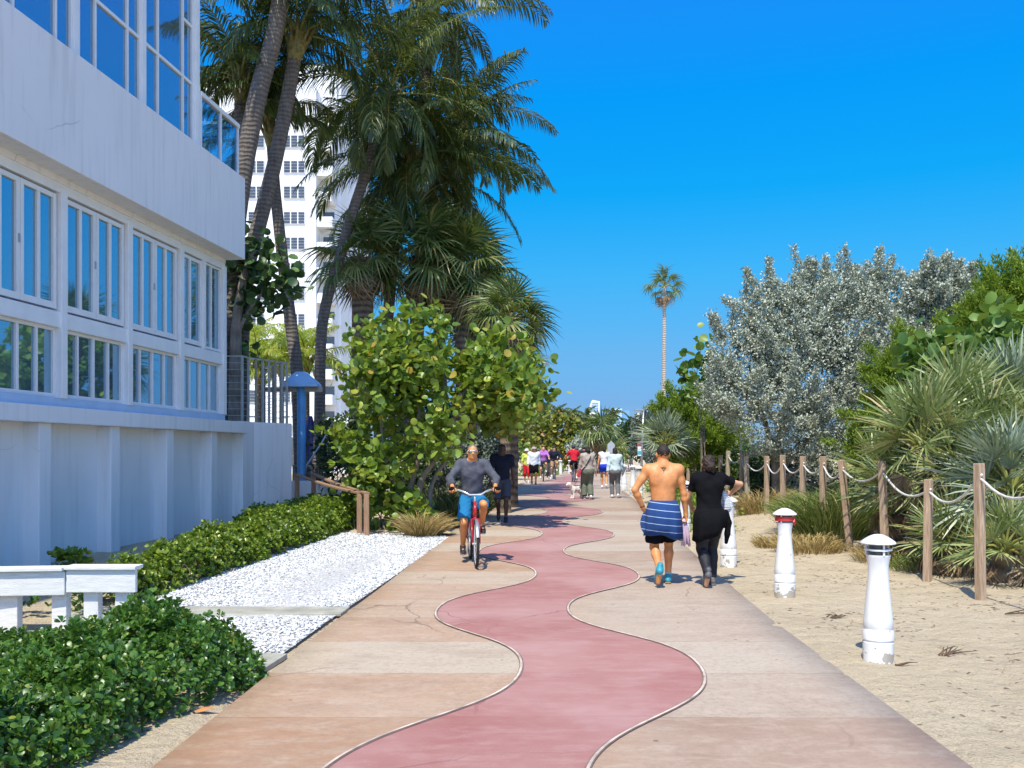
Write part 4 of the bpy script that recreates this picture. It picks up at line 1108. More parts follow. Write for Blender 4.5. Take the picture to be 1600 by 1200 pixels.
def fan_palm(name, trunk_pts, r0, r1, label, nf=30, rad=.85, pet=.9, seed=1, mat='fan', dead=10, cat='palm tree', bark='bark_boot', el=(1.35, -.55), droop=.55, nb=28, group=None, trunk_flare=1.2):
    rng = np.random.default_rng(seed)
    base = Vector(trunk_pts[0]); base.z = gz(base.x, base.y)
    root = empty(name, base, 0, label, cat, group)
    pts = [Vector(p)-base for p in trunk_pts]; pts[0] = Vector((pts[0].x, pts[0].y, -.15))
    mb = MB(); trunk_mesh(mb, pts, r0, r1, 11, flare=trunk_flare)
    top = pts[-1]
    if bark == 'bark_boot':      # old leaf bases criss-cross the upper trunk
        L = (pts[-1]-pts[-2]); m = int(L.length/.13)+1
        for i in range(m):
            for j in range(5):
                a = j*1.2566+i*.63; c = pts[-2]+L*((i+.3)/m); d = Vector((math.cos(a), math.sin(a), 0))
                rr = r1
                mb.tube([c+d*rr*.7-Vector((0, 0, .06)), c+d*(rr+.05)+Vector((0, 0, .08)), c+d*(rr+.12)+Vector((0, 0, .24))], [.06, .05, .02], 4)
    mb.build('trunk', M[bark], root, True)
    V, Q, ribs = fan_crown(rng, np.array(top), nf, rad, pet, el[0], el[1], 4.2, droop, nb)
    mesh_uniform('crown', V, Q, GREENS[mat], root)
    ribs.build('leaf_stalks', M['rachis'], root, True)
    if dead:
        V, Q, ribs = fan_crown(rng, np.array(top)-np.array([0, 0, .1]), dead, rad*.8, pet*.75, -.6, -1.35, 3.0, 1.2, 18)
        mesh_uniform('dead_fronds', V, Q, GREENS['dead'], root)
    return root
FG = 'fan palms behind the sea grape'
fan_palm('fan_palm', pl(27.3, (560, 800), (562, 650), (566, 520), (566, 440), (562, 405)), .33, .33, 'fan palm with thick booted trunk showing above the sea grape on its left', 26, 1.10, .88, 201, dead=8, group=FG)
fan_palm('fan_palm', pl(27.8, (640, 800), (648, 600), (655, 470), (655, 400)), .2, .2, 'fan palm in the middle above the sea grape', 34, 1.25, 1.1, 202, dead=6, group=FG)
fan_palm('fan_palm', pl(28.2, (720, 800), (722, 600), (722, 480), (722, 420)), .2, .2, 'fan palm with shaggy brown fronds on the right above the sea grape', 34, 1.25, 1.15, 203, dead=10, group=FG)
fan_palm('fan_palm', pl(22.5, (789, 800), (790, 700), (792, 600), (794, 500)), .15, .15, 'fan palm on the path edge with bare grey trunk and shaggy crown', 30, .78, .60, 204, dead=14, group=FG)
fan_palm('fan_palm', pl(24.5, (800, 800), (801, 700), (802, 640), (806, 580)), .16, .16, 'lower fan palm with brown skirt behind the grey trunk', 26, .76, .52, 205, dead=16, group=FG)
fan_palm('fan_palm', pl(28.8, (745, 800), (742, 600), (742, 520), (742, 480)), .16, .16, 'fan palm whose crown fills the gap behind the sea grape top', 28, 1.15, 1.0, 206, dead=8, group=FG)
# lone tall palm far off
fan_palm('lone_fan_palm', pl(40, (1036, 760), (1037, 640), (1038, 520), (1038, 448)), .11, .07, 'lone very tall slim fan palm standing against the blue sky', 15, .60, .62, 210, dead=7, bark='bark_pale', droop=.75, el=(1.5, -.35), nb=20)
fan_palm('far_fan_palm', pl(62, (938, 735), (938, 700), (937, 676)), .22, .2, 'shaggy fan palm at the bend at the far end of the path', 26, 1.15, .9, 211, dead=8, droop=.7, nb=18)
fan_palm('far_fan_palm', pl(60, (960, 735), (961, 722), (962, 708)), .15, .14, 'short bright fan palm below the far shaggy one', 14, .9, .6, 212, mat='palmetto', dead=3, droop=.7, nb=16)
for i, (x, y, Y) in enumerate([(868, 652, 112), (893, 655, 118), (915, 658, 108), (845, 648, 100), (985, 668, 120), (955, 655, 130)]):
    coco_palm('far_coconut_palm', pl(Y, (x, 735), (x+1, 690), (x+2, y)), .2, .15, ['far coconut palm above the yellow sea grape', 'far coconut palm left of the slanted white tower', 'far coconut palm just under the slanted white tower', 'far coconut palm nearest the left-hand trees', 'far coconut palm right of the glass tower', 'far coconut palm between the two far towers'][i], 1.9, 18, 220+i, group='coconut palms at the far end of the path', dense=26, ll=.6, lw=.13)

# ---------------------------------------------------------------- saw palmettos, grasses
def palmetto(px, py, Y, nf, rad, seed, label, mat='palmetto', dead=5, zoff=None, pet=.75):
    rng = np.random.default_rng(seed)
    c = pp(px, py, Y); base = Vector((c.x, c.y+.25, gz(c.x, c.y+.25)))
    root = empty('saw_palmetto', base, 0, label, 'palmetto', 'saw palmettos on the dune')
    hub = c-base
    V, Q, ribs = fan_crown(rng, np.array(hub), int(nf*1.45), rad*1.12, pet, 1.5, -.05, 2.5, .12, 15, .22, .5, wfac=1.9, split=.18)
    mesh_uniform('fans', V, Q, GREENS[mat], root)
    mb = MB(); trunk_mesh(mb, [Vector((0, 0, -.1)), Vector((hub.x*.4, hub.y*.4, hub.z*.5)), hub], .11, .09, 8)
    mb.build('stem', M['bark_boot'], root, True)
    ribs.build('leaf_stalks', M['rachis'], root, True)
    if dead:
        V, Q, ribs = fan_crown(rng, np.array(hub)-np.array([0, 0, .05]), dead, rad*.85, pet*.8, -.2, -1.1, 2.6, .9, 14)
        mesh_uniform('dead_fans', V, Q, GREENS['dead'], root)
    return root
for i, s in enumerate([
    (1440, 700, 12.6, 24, .62, 'sunlit saw palmetto rising behind the two nearest shaded fence posts', 'palmetto', 6, .55),
    (1500, 655, 13.2, 24, .66, 'highest saw palmetto, below the sea grape', 'palmetto', 8, .55),
    (1585, 640, 13.6, 22, .66, 'blue-green saw palmetto at the right edge above the rope', 'palmetto_blue', 8, .55),
    (1580, 770, 11.4, 22, .60, 'blue-green saw palmetto right of the nearest fence post', 'palmetto_blue', 7, .5),
    (1570, 865, 10.7, 18, .46, 'low saw palmetto on the sand beside the nearest fence post', 'palmetto', 7, .34),
    (1480, 850, 11.7, 16, .46, 'low brownish saw palmetto between the two nearest fence posts', 'palmetto', 10, .34),
    (1410, 775, 13.4, 20, .56, 'saw palmetto behind the rope, left of the shaded post', 'palmetto', 9, .42),
    (1500, 750, 12.3, 22, .58, 'saw palmetto with dead fans hanging between the nearest two posts', 'palmetto', 14, .46),
    (1372, 745, 15.2, 16, .5, 'saw palmetto touching the dune grass', 'palmetto', 7, .42),
    (1545, 700, 12.6, 20, .60, 'saw palmetto with brown dead fans above the nearest post', 'palmetto', 14, .45),
    (1612, 705, 12.4, 20, .6, 'palmetto cut off by the right edge', 'palmetto', 12, .45)]):
    palmetto(s[0], s[1], s[2], s[3], s[4], 300+i, s[5], s[6], s[7], pet=s[8])
o = palmetto(1040, 695, 25, 20, .62, 320, 'blue-green palmetto with long thin blades behind the shirtless man', 'palmetto_blue', 3, pet=.5)
def tuft(name, x, y, n, h, rad, mat, label, seed, lean=.5, w=.008, group=None, cat='grass', dirbias=(0, 0)):
    rng = np.random.default_rng(seed)
    a = rng.random(n)*6.283; r = rad*np.sqrt(rng.random(n))
    B0 = np.stack([r*np.cos(a), r*np.sin(a), np.zeros(n)], 1)
    base = Vector((x, y, gz(x, y)))
    B0[:, 2] = zt(B0[:, 0]+x, B0[:, 1]+y)-base.z-.03
    d = nrm(np.stack([np.cos(a)*lean*rng.random(n)*1.6+rng.normal(size=n)*.15+dirbias[0], np.sin(a)*lean*rng.random(n)*1.6+rng.normal(size=n)*.15+dirbias[1], np.ones(n)], 1))
    L = h*rng.uniform(.5, 1.1, n)[:, None]
    out = nrm(d*np.array([1, 1, 0])+1e-5)
    wv = nrm(np.cross(d, rng.normal(size=(n, 3))))*w
    p1 = B0+d*L*.45; p2 = p1+nrm(d+out*.5)*L*.33; p3 = p2+nrm(d+out*1.3-np.array([0, 0, .35]))*L*.28
    V = np.concatenate([np.stack([p-wv*f, p+wv*f], 1).reshape(-1, 3) for p, f in ((B0, .7), (p1, 1), (p2, .8), (p3, .1))])
    Q = np.concatenate([np.stack([2*n*k+2*np.arange(n), 2*n*k+2*np.arange(n)+1, 2*n*(k+1)+2*np.arange(n)+1, 2*n*(k+1)+2*np.arange(n)], 1) for k in range(3)])
    o = mesh_uniform(name, V, Q, GREENS[mat], loc=base)
    return tag(o, label, cat, group)
g1 = gp(672, 838)
tuft('grass_tuft', g1.x-.15, g1.y+.15, 800, .62, .26, 'gold', 'golden dry grass tuft at the left path edge', 401, .75, group='grass tufts by the path', dirbias=(.15, 0))
for i, (px, Y, m, h, lab) in enumerate([(705, 19.3, 'grass_dark', .85, 'dark green grass tuft just behind the golden tuft'), (735, 21.5, 'grass_dark', .9, 'dark grass tuft in shade beside the cyclist\'s elbow'),
                                   (690, 21.5, 'grass_dark', .9, 'dark grass tuft in shade under the sea grape'), (650, 18.6, 'gold', .45, 'small pale grass tuft left of the golden one'), (755, 24.5, 'grass_dark', .85, 'farthest dark grass tuft on the shaded path edge')]):
    x = (px-800)/F*Y
    tuft('grass_tuft', x, Y, 650, h, .32, m, lab, 402+i, .6, group='grass tufts by the path')
for i, (px, Y, n, h, rd, m, lab) in enumerate([
    (1300, 15.6, 1700, 1.0, .55, 'grass', 'tall green dune grass in front of the leaning fence post'), (1345, 15.9, 1300, .95, .5, 'grass', 'green dune grass just right of the leaning fence post'),
    (1265, 16.6, 900, .8, .45, 'grass', 'green dune grass between the fence posts behind the taped bollard'), (1265, 14.4, 600, .34, .5, 'gold', 'low straw-coloured grass at the foot of the dune grass'),
    (1215, 15.2, 350, .30, .35, 'gold', 'low straw-coloured grass beside the third bollard'), (1390, 13.0, 350, .34, .45, 'gold', 'low dry grass at the foot of the second-row fence post'), (1190, 20.2, 600, .6, .5, 'gold', 'brown dry weeds on the sand bank'), (1440, 12.2, 260, .3, .4, 'grass', 'short grass at the foot of the shaded fence post')]):
    tuft('dune_grass', (px-800)/F*Y, Y, n, h, rd, m, lab, 420+i, .45, group='dune grass along the rope fence')
# undergrowth behind the rope fence
for i, (px, py, Y, r, m, n, sz, lab) in enumerate([
    (1290, 755, 18.6, 46, 'silver', 800, .08, 'low silver-grey bush behind the fence posts left of the dune grass'), (1350, 735, 17.8, 44, 'silver_dark', 700, .085, 'low grey bush behind the fence posts right of the silver tree trunk'),
    (1225, 745, 20.5, 44, 'dark', 700, .11, 'dark bush at the foot of the big silver tree'), (1180, 735, 22.5, 42, 'dark', 700, .11, 'dark bush behind the fence beside the woman in black'),
    (1140, 728, 24.5, 40, 'cedar', 800, .10, 'green bush behind the fence just right of the woman\'s head'), (1090, 730, 29, 34, 'dark', 500, .14, 'dark bush behind the fence between the man and the woman'),
    (1050, 720, 33, 30, 'silver_dark', 500, .14, 'grey bush behind the distant fence posts left of the man'), (1400, 760, 16.4, 40, 'dark', 700, .10, 'dark undergrowth behind the palmettos'), (1455, 745, 15.6, 48, 'dark', 800, .10, 'dark undergrowth between cedar bush and palmettos'), (1540, 700, 15.4, 60, 'dark', 900, .11, 'dark undergrowth behind the highest palmetto')]):
    simple_shrub('dune_bush', px, py+20, Y+2.6, [(px-r*.5, py, Y+2.6, r*.8), (px+r*.4, py-4, Y+2.8, r*.85), (px, py+r*.6, Y+2.4, r*.7)], n, sz, m, lab, 340+i, DI, 7)
# low greenery along the far bollards
rng = np.random.default_rng(77)
def ground_patch(name, pts, n, size, mat, label, seed, h=.25):
    rng = np.random.default_rng(seed)
    P = sample_poly(pts, n, rng)
    c = P.mean(0); base = np.array([c[0], c[1], gz(c[0], c[1])])
    Z = zt(P[:, 0], P[:, 1])+rng.random(n)*h
    Lc, Rt, S = leaves_on(np.column_stack([P, Z])-base, np.tile(np.array([[0, 0, 1.]]), (n, 1)), 5, size, rng, DI, 2.0, 0, 1.1, .2, .9)
    o = scatter(name, DI[0], DI[1], Lc, Rt, S, GREENS[mat]); o.location = base
    return tag(o, label, 'plant')
ground_patch('ground_vine', [(3.6, 17.5), (4.3, 17.5), (4.9, 24), (4.2, 24)], 500, .12, 'hedge', 'low green vine around the bollards behind the shirtless man', 501, .4)
ground_patch('ground_vine', [(4.4, 26), (5.2, 26), (5.9, 33), (4.9, 33)], 500, .13, 'hedge', 'low green vine at the foot of the far bollards', 502, .4)
ground_patch('ground_vine', [(-.5+1.0, 55), (2.2, 55), (3.6, 64), (1.6, 64)], 500, .2, 'hedge', 'strip of low green plants at the far left edge of the path', 503, .35)
# ================================================================== BOLLARDS
def bollard_mat():
    N = NT('bollard_white_paint'); v = N.co()
    sep = N.n('ShaderNodeSeparateXYZ'); N.l(v, sep.inputs[0])
    oi = N.n('ShaderNodeObjectInfo')
    vv = N.n('ShaderNodeVectorMath', operation='ADD'); N.l(v, vv.inputs[0]); N.l(oi.outputs['Location'], vv.inputs[1])
    low = N.ramp(sep.outputs[2], [(0.0, 1.), (.30, 0.)])
    f = N.noise(vv.outputs[0], 9, 4, .6)
    chip = N.ramp(N.math('ADD', f, N.math('MULTIPLY', low, .25)), [(.70, 0.), (.715, 1.)])
    c = N.mix(chip, (.79, .80, .79), (.40, .36, .30))
    g = N.noise(N.co((5, 5, .8)), 3, 4)
    c = N.mix(N.math('MULTIPLY', N.ramp(g, [(.45, 0.), (.75, 1.)]), .42), c, (.50, .48, .43))
    N.l(c, N.p.inputs['Base Color']); N.p.inputs['Roughness'].default_value = .45
    N.bump(f, .15, .01)
    return N.m
M['bollard'] = bollard_mat()
M['louvre_dark'] = plain('lamp_louvre_dark', (.07, .075, .08), .3, var=.2)
M['red_tape'] = plain('red_tape', (.48, .03, .03), .45, var=.15, scale=20)
bol = empty('bollard_light', (0, 0, 0))
MB().lathe([(.118, -.2), (.118, .0), (.120, .165), (.112, .175), (.112, .183), (.121, .19), (.119, .262), (.112, .272), (.112, .28), (.116, .288), (.113, .34), (.104, .43), (.091, .55), (.081, .66), (.077, .73), (.080, .79), (.090, .845), (.094, .86), (.094, .868), (.06, .87)], 28).build('shaft', M['bollard'], bol, True, auto=True)
lc = MB().lathe([(.072, .865), (.072, .975)], 20).build('lamp_cage', M['louvre_dark'], bol, True, auto=True)
MB().lathe([(.080, .903), (.108, .903), (.108, .917), (.080, .917)], 24, cap=False).build('louvre_ring', M['bollard'], lc, True, auto=True)
for k in range(3):
    a = k*2.0944+.6
    MB().box((.092*math.cos(a), .092*math.sin(a), .92), (.014, .014, .108)).build('cage_bar', M['bollard'], lc)
MB().lathe([(.02, .962), (.13, .955), (.136, .962), (.132, .972), (.105, .993), (.07, 1.015), (.035, 1.03), (.004, 1.034)], 28).build('cap', M['bollard'], bol, True, auto=True)
BL = [(7.23, 2.955, 'nearest white bollard light with chipped base, alone on the sand'), (10.35, 3.15, 'white bollard light with red tape round its lamp'),
      (13.0, 3.14, 'white bollard light partly hidden by the woman in black'), (15.5, 3.33, 'white bollard light standing behind the woman in black'),
      (17.9, 3.45, 'white bollard light seen between the shirtless man and the woman in black'), (20.5, 3.56, 'white bollard light hidden behind the shirtless man, the nearer of two'), (23, 3.68, 'white bollard light hidden behind the shirtless man, the farther of two'),
      (27.6, 3.92, 'white bollard light just left of the shirtless man\'s elbow'), (29.8, 4.03, 'white bollard light second from the shirtless man\'s elbow'), (33.6, 4.2, 'white bollard light right beside the woman in the pale blue top'),
      (38, 4.55, 'white bollard light just right of the walker in blue shorts'), (60, 3.25, 'far white bollard light at the left bend of the path, left of the red cyclist'), (62, 4.0, 'far white bollard light at the bend, just left of the red cyclist')]
for i, (Y, X, lab) in enumerate(BL):
    o = bol if i == 0 else copy_tree(bol)
    o.location = (X, Y, gz(X, Y)-.01); o.rotation_euler = (0, 0, i*1.3)
    tag(o, lab, 'bollard', 'white bollard lights along the path')
    if i == 1:
        MB().lathe([(.100, .885), (.109, .886), (.109, .935), (.100, .936)], 24).build('tape', M['red_tape'], o, True, auto=True)
        MB().beam((-.06, -.10, .90), (.02, -.115, .855), .02, .05).build('tape', M['red_tape'], o)

# ================================================================== ROPE FENCE
RF = empty('rope_fence', (4.9, 9.7, 0), 0, 'wooden post fence with sagging white rope along the dune', 'fence')
fy = [8.3, 9.7, 11.05, 12.5, 14.1, 15.35, 16.6, 18.0, 19.4, 20.8, 22.2, 23.6, 25.0, 26.4, 27.9, 29.4, 31, 32.6, 34.2, 35.8, 37.5, 39.3, 41.2]
topy = {9.7: 724, 11.05: 749, 12.5: 720, 14.1: 719, 15.35: 713, 16.6: 713, 18.0: 711}
rng = np.random.default_rng(91)
tops = []
for i, Y in enumerate(fy):
    X = 4.62+.046*Y+(0 if Y < 20 else rng.normal()*.06)
    if Y > 24: X += .012*(Y-24)
    zt_ = H+(HZ-topy.get(Y, 708+rng.normal()*3))/F*Y
    zb = gz(X, Y)-.15
    lean = {14.1: (-.16, .0), 9.7: (-.02, 0), 12.5: (-.05, .02)}.get(Y, (rng.normal()*.025, rng.normal()*.02))
    if 8 < Y < 9: zt_ = 1.6
    a = Vector((X+(-lean[0]*.45), Y, zb)); b = Vector((X+lean[0]*.55, Y+lean[1], zt_))
    az = R(28+rng.normal()*9); u = Vector((math.cos(az), math.sin(az), .0))
    MB().beam(a, b, .085, .085, up=u).build('post', M['post_wood' if rng.random() < .6 or Y < 15 else 'post_grey'], RF, bevel=.008, off=(4.9, 9.7, 0))
    tops.append(a+(b-a)*(1-.13/(b-a).length))
for i, (a, b) in enumerate(zip(tops[:-1], tops[1:])):
    sag = .17+.08*rng.random() if i > 1 else .22
    pts = [a+(b-a)*t-Vector((0, 0, sag*4*t*(1-t))) for t in np.linspace(0, 1, 11)]
    pts = [a+Vector((0, -.06, .01))]+pts[1:-1]+[b+Vector((0, .06, .0))]
    MB().tube(pts, .0145, 8).build('rope', M['rope'], RF, True, off=(4.9, 9.7, 0))

# ================================================================== POSTS, SIGNS, SMALL STRUCTURES
o = empty('lamp_pole', (5.05, 35, gz(5.05, 35)), R(4), 'thin grey pole with a small coloured sign plate beyond the shirtless man', 'pole')
MB().tube([(0, 0, -.1), (.02, 0, 1.6), (.09, 0, 3.1)], [.055, .048, .035], 10).build('shaft', M['steel'], o, True)
MB().box((-.10, 0, 3.1), (.34, .14, .06)).build('lamp_head', M['steel'], o, bevel=.01)
M['sign_red'] = plain('sign_red', (.55, .05, .06), .5); M['sign_cyan'] = plain('sign_cyan', (.05, .42, .52), .5); M['sign_white'] = plain('sign_white', (.80, .80, .80), .5)
sp = MB().box((-.085, -.06, 1.56), (.14, .012, .50)).build('sign_plate', M['sign_white'], o)
MB().box((-.085, -.069, 1.745), (.13, .008, .12)).build('band', M['sign_red'], sp)
MB().box((-.085, -.069, 1.43), (.13, .008, .14)).build('band', M['sign_cyan'], sp)
o = empty('pentagon_sign', (4.20, 38, float(zg(38))), 0, 'grey pentagon sign on a post, seen from behind at the far path edge', 'sign')
MB().beam((0, 0, 0), (0, 0, 1.75), .05, .05).build('post', M['steel'], o)
M['sign_back'] = plain('aluminium_sign_back', (.50, .53, .54), .45, .3)
mb = MB(); P5 = [(-.15, 1.45), (.15, 1.45), (.16, 1.80), (0, 1.97), (-.16, 1.80)]
mb.add([(x, -.035, z) for x, z in P5]+[(x, -.027, z) for x, z in P5], [(0, 1, 2, 3, 4), (9, 8, 7, 6, 5)]+[(i, (i+1) % 5, 5+(i+1) % 5, 5+i) for i in range(5)])
mb.build('plate', M['sign_back'], o)
# blue column with its little roof
o = empty('blue_post_canopy', (pp(471, 700, 23.4).x, 23.4, 0), 0, 'blue round post carrying a small pale blue hip canopy, behind the terrace corner', 'canopy')
MB().lathe([(.115, -.1), (.115, 3.36), (.09, 3.45)], 20).build('post', M['bluepole'], o, True, auto=True)
mb = MB(); w, w2 = .46, .12
mb.add([(-w, -w*.6, 3.42), (w, -w*.6, 3.42), (w, w*.6, 3.42), (-w, w*.6, 3.42), (-w, -w*.6, 3.50), (w, -w*.6, 3.50), (w, w*.6, 3.50), (-w, w*.6, 3.50), (-w2, -w2, 3.82), (w2, -w2, 3.82), (w2, w2, 3.82), (-w2, w2, 3.82)],
       [(3, 2, 1, 0), (0, 1, 5, 4), (1, 2, 6, 5), (2, 3, 7, 6), (3, 0, 4, 7), (4, 5, 9, 8), (5, 6, 10, 9), (6, 7, 11, 10), (7, 4, 8, 11), (8, 9, 10, 11)])
mb.build('canopy', M['blue_shade'], o, bevel=.01)
MB().bb(-1.1, .55, -.05, .05, 3.30, 3.42).build('crossbeam', M['bronze'], o)
# low white wall with a dark disc for a round hole, and stair railing
wx_ = pp(510, 760, 23.2).x
o = empty('low_white_wall', (wx_, 23.2, 0), 0, 'low white wall block with a round dark disc for hole shade below the stair railing', 'wall')
MB().bb(-.95, .75, 0, .9, -.2, .98).build('wall_block', M['white_wall'], o, bevel=.01)
MB().lathe([(.0, 0), (.12, 0), (.12, .05)], 20, (.28, -.045, .52), 'y').build('opening', M['louvre_dark'], o)  # solid dark disc on the wall; the hole's inner shade is its colour
o = empty('stair_railing', (wx_, 23.5, 0), 0, 'metal stair railing with vertical bars rising behind the low white wall', 'railing')
MB().tube([(-.62, 0, 1.0), (-.60, 0, 1.35), (-.25, .25, 1.95), (.02, .5, 2.55)], .026, 8).build('handrail', M['steel'], o, True)
for k in range(9):
    t = k/8
    MB().tube([(-.55+.95*t, .1+.3*t, .95), (-.55+.95*t, .1+.3*t, 1.28+.85*t)], .013, 6).build('baluster', M['bronze'], o)
MB().beam((-.95, .02, 1.36), (-.2, .02, 1.36), .05, .05).build('low_rail', M['bronze'], o)
for x in (-.93, -.7, -.45): MB().beam((x, .02, .9), (x, .02, 1.34), .05, .05).build('post', M['bronze'], o)
# wooden handrails of the little ramp
def handrail(label, posts, name='wooden_handrail'):
    b = Vector(posts[-1]); b.z = gz(b.x, b.y)
    o = empty(name, b, 0, label, 'railing', 'wooden handrails of the ramp')
    P = []
    for (x, y, h) in posts:
        z = gz(x, y); MB().beam((x, y, z-.1), (x, y, z+h), .10, .10, up=(0, 1, 0)).build('post', M['rail_wood'], o, bevel=.006, off=b); P.append(Vector((x, y, z+h+.02)))
    m = (P[0]+P[-1])*.5-Vector((0, 0, .07))
    pts = [P[0]*(1-t)**2+m*2*t*(1-t)+P[-1]*t*t for t in np.linspace(0, 1, 9)]
    mb = MB()
    for p, q in zip(pts[:-1], pts[1:]): mb.beam(p, q+(q-p)*.02, .11, .04)
    mb.build('handrail', M['rail_wood'], o, bevel=.004, off=b)
def at_px(px, Y): return ((px-800)/F*Y, Y)
handrail('front wooden handrail of the ramp, its end post nearest the hedge', [(*at_px(464, 21.6), 1.0), (*at_px(562, 17.6), .80)])
handrail('rear wooden handrail of the ramp, closer to the sea grape bush', [(*at_px(490, 22.2), 1.0), (*at_px(573, 17.3), .82)])
# pool house, dark fence and navy parasol glimpsed behind
o = empty('pool_house', (-15, 62, 0), 0, 'low flat white building glimpsed between the palm trunks at the tower foot', 'building')
MB().bb(-6, 3.5, 0, 6, 0, 3.6).build('wall', M['tower_white'], o); MB().bb(-6.3, 3.8, -.4, 6.2, 3.6, 4.15).build('roof', M['white_paint'], o)
for x in (-4.5, -2.5, -.5, 1.5): MB().bb(x, x+1.2, -.05, .02, .8, 2.8).build('window', M['tower_side'], o)
o = empty('pool_fence', (-9.4, 40, 0), 0, 'dark metal pool fence in front of the low white building', 'fence')
for z in (1.55, 2.35): MB().bb(-3, 3.2, -.02, .02, z, z+.05).build('rail', M['bronze'], o)
for k in range(14): MB().bb(-3+k*.47, -2.96+k*.47, -.018, .018, .2, 2.36).build('picket', M['bronze'], o)
o = empty('closed_parasol', (pp(485, 690, 29).x, 29, 0), 0, 'dark navy folded parasol behind the blue post', 'parasol')
MB().tube([(0, 0, 0), (0, 0, 2.9)], .025, 8).build('pole', M['steel'], o, True)
mb = MB()
prof = [(.05, 2.9), (.16, 2.4), (.24, 1.7), (.26, 1.1), (.20, .95)]
vs, fs = [], []
for r, z in prof:
    for k in range(24):
        a = k/24*6.2832; q = r*(1+.22*math.cos(a*6)); vs.append((q*math.cos(a), q*math.sin(a), z))
for i in range(4):
    for k in range(24): fs.append((i*24+k, i*24+(k+1) % 24, (i+1)*24+(k+1) % 24, (i+1)*24+k))
fs.append(tuple(range(24))); fs.append(tuple(96+k for k in range(24)))
mb.add(vs, fs).build('canopy', M['navy_cloth'], o, True, auto=True)
# far skyline
M['sky_glass'] = plain('far_blue_glass', (.30, .50, .68), .15, .1, var=.12, scale=.08)
M['sky_glass2'] = plain('far_deep_glass', (.14, .32, .58), .15, .1, var=.12, scale=.08)
M['cream'] = plain('cream_wall', (.72, .62, .42), .8)
def px_x(px, Y): return (px-800)/F*Y
def px_z(py, Y): return H+(HZ-py)/F*Y
Y = 650
o = empty('slanted_tower', (px_x(928, Y), Y, 0), 0, 'far white tower with a slanted striped top above the trees', 'building')
mb = MB(); k = Y/F
mb.add([(x*k, y, z) for y in (0, 8) for x, z in ((-9, 0), (7, 0), (9, px_z(627, Y)), (-2, px_z(625, Y)), (-9, px_z(643, Y)))], [(0, 1, 2, 3, 4), (9, 8, 7, 6, 5)]+[(i, (i+1) % 5, 5+(i+1) % 5, 5+i) for i in range(5)])
mb.build('wall', M['tower_white'], o)
for i in range(4):
    z = px_z(629+i*4, Y); MB().bb((-3-i*1.1)*k, 7*k, -.4, .1, z-.9, z).build('window_band', M['sky_glass2'], o)
o = empty('glass_tower', (px_x(970, Y), Y, 0), 0, 'far pale blue glass tower right of the shaggy far palm', 'building')
MB().bb(-12*k, 2*k, 0, 12, 0, px_z(638, Y)).build('glass_block', M['sky_glass'], o)
MB().bb(1.9*k, 14*k, 2, 13, 0, px_z(641, Y)).build('side_block', M['sky_glass2'], o)
for i in range(8): MB().bb(-12.1*k, 2.1*k, -.25, .1, px_z(640+i*3, Y)-.25, px_z(640+i*3, Y)).build('floor_line', M['tower_white'], o)
o = empty('cream_building', (px_x(1000, 420), 420, 0), 0, 'far cream building top beside the thin pole', 'building')
MB().bb(-2.6, 2.2, 0, 8, 0, px_z(652, 420)).build('wall', M['cream'], o); MB().bb(-1.6, 1.4, 1, 6, 0, px_z(645, 420)).build('roof_block', M['cream'], o)
MB().bb(-2.0, 1.6, -.15, .1, px_z(660, 420), px_z(657, 420)).build('window_band', M['slat'], o)

# ================================================================== LITTER ON THE SAND
M['weed'] = plain('dry_weed', (.13, .085, .05), .9, var=.4, scale=30)
rng = np.random.default_rng(33)
n = 3200
Yw = rng.uniform(4.2, 20, n); Xw = xc(Yw)+2.55+rng.random(n)**.9*3.2
cl = np.sin(Xw*3.1+Yw*1.1)+np.sin(Yw*2.7-Xw)+rng.normal(size=n)*.6
k = cl > .55; Xw, Yw = Xw[k], Yw[k]; n = len(Xw)
chip_v = np.array([(-.5, -.1, 0), (.5, -.06, .02), (.55, .1, 0), (-.45, .12, .03), (0, 0, .14)]); chip_f = np.array([(0, 1, 4), (1, 2, 4), (2, 3, 4), (3, 0, 4)])
a = rng.normal(size=n)*.7
rot = np.stack([np.stack([np.cos(a), -np.sin(a), 0*a], 1), np.stack([np.sin(a), np.cos(a), 0*a], 1), np.stack([0*a, 0*a, 1+0*a], 1)], 1)
tag(scatter('weed_scraps', chip_v, chip_f, np.column_stack([Xw, Yw, zt(Xw, Yw)+.002]), rot, np.column_stack([rng.uniform(.02, .085, n), rng.uniform(.02, .05, n), rng.uniform(.02, .06, n)]), leafmat('weed_scrap', [(0, (.06, .04, .025)), (.6, (.16, .11, .07)), (1, (.30, .22, .14))], .9, 0)),
    'scraps of dry dark seaweed and twigs scattered over the sand', 'debris', kind='stuff')
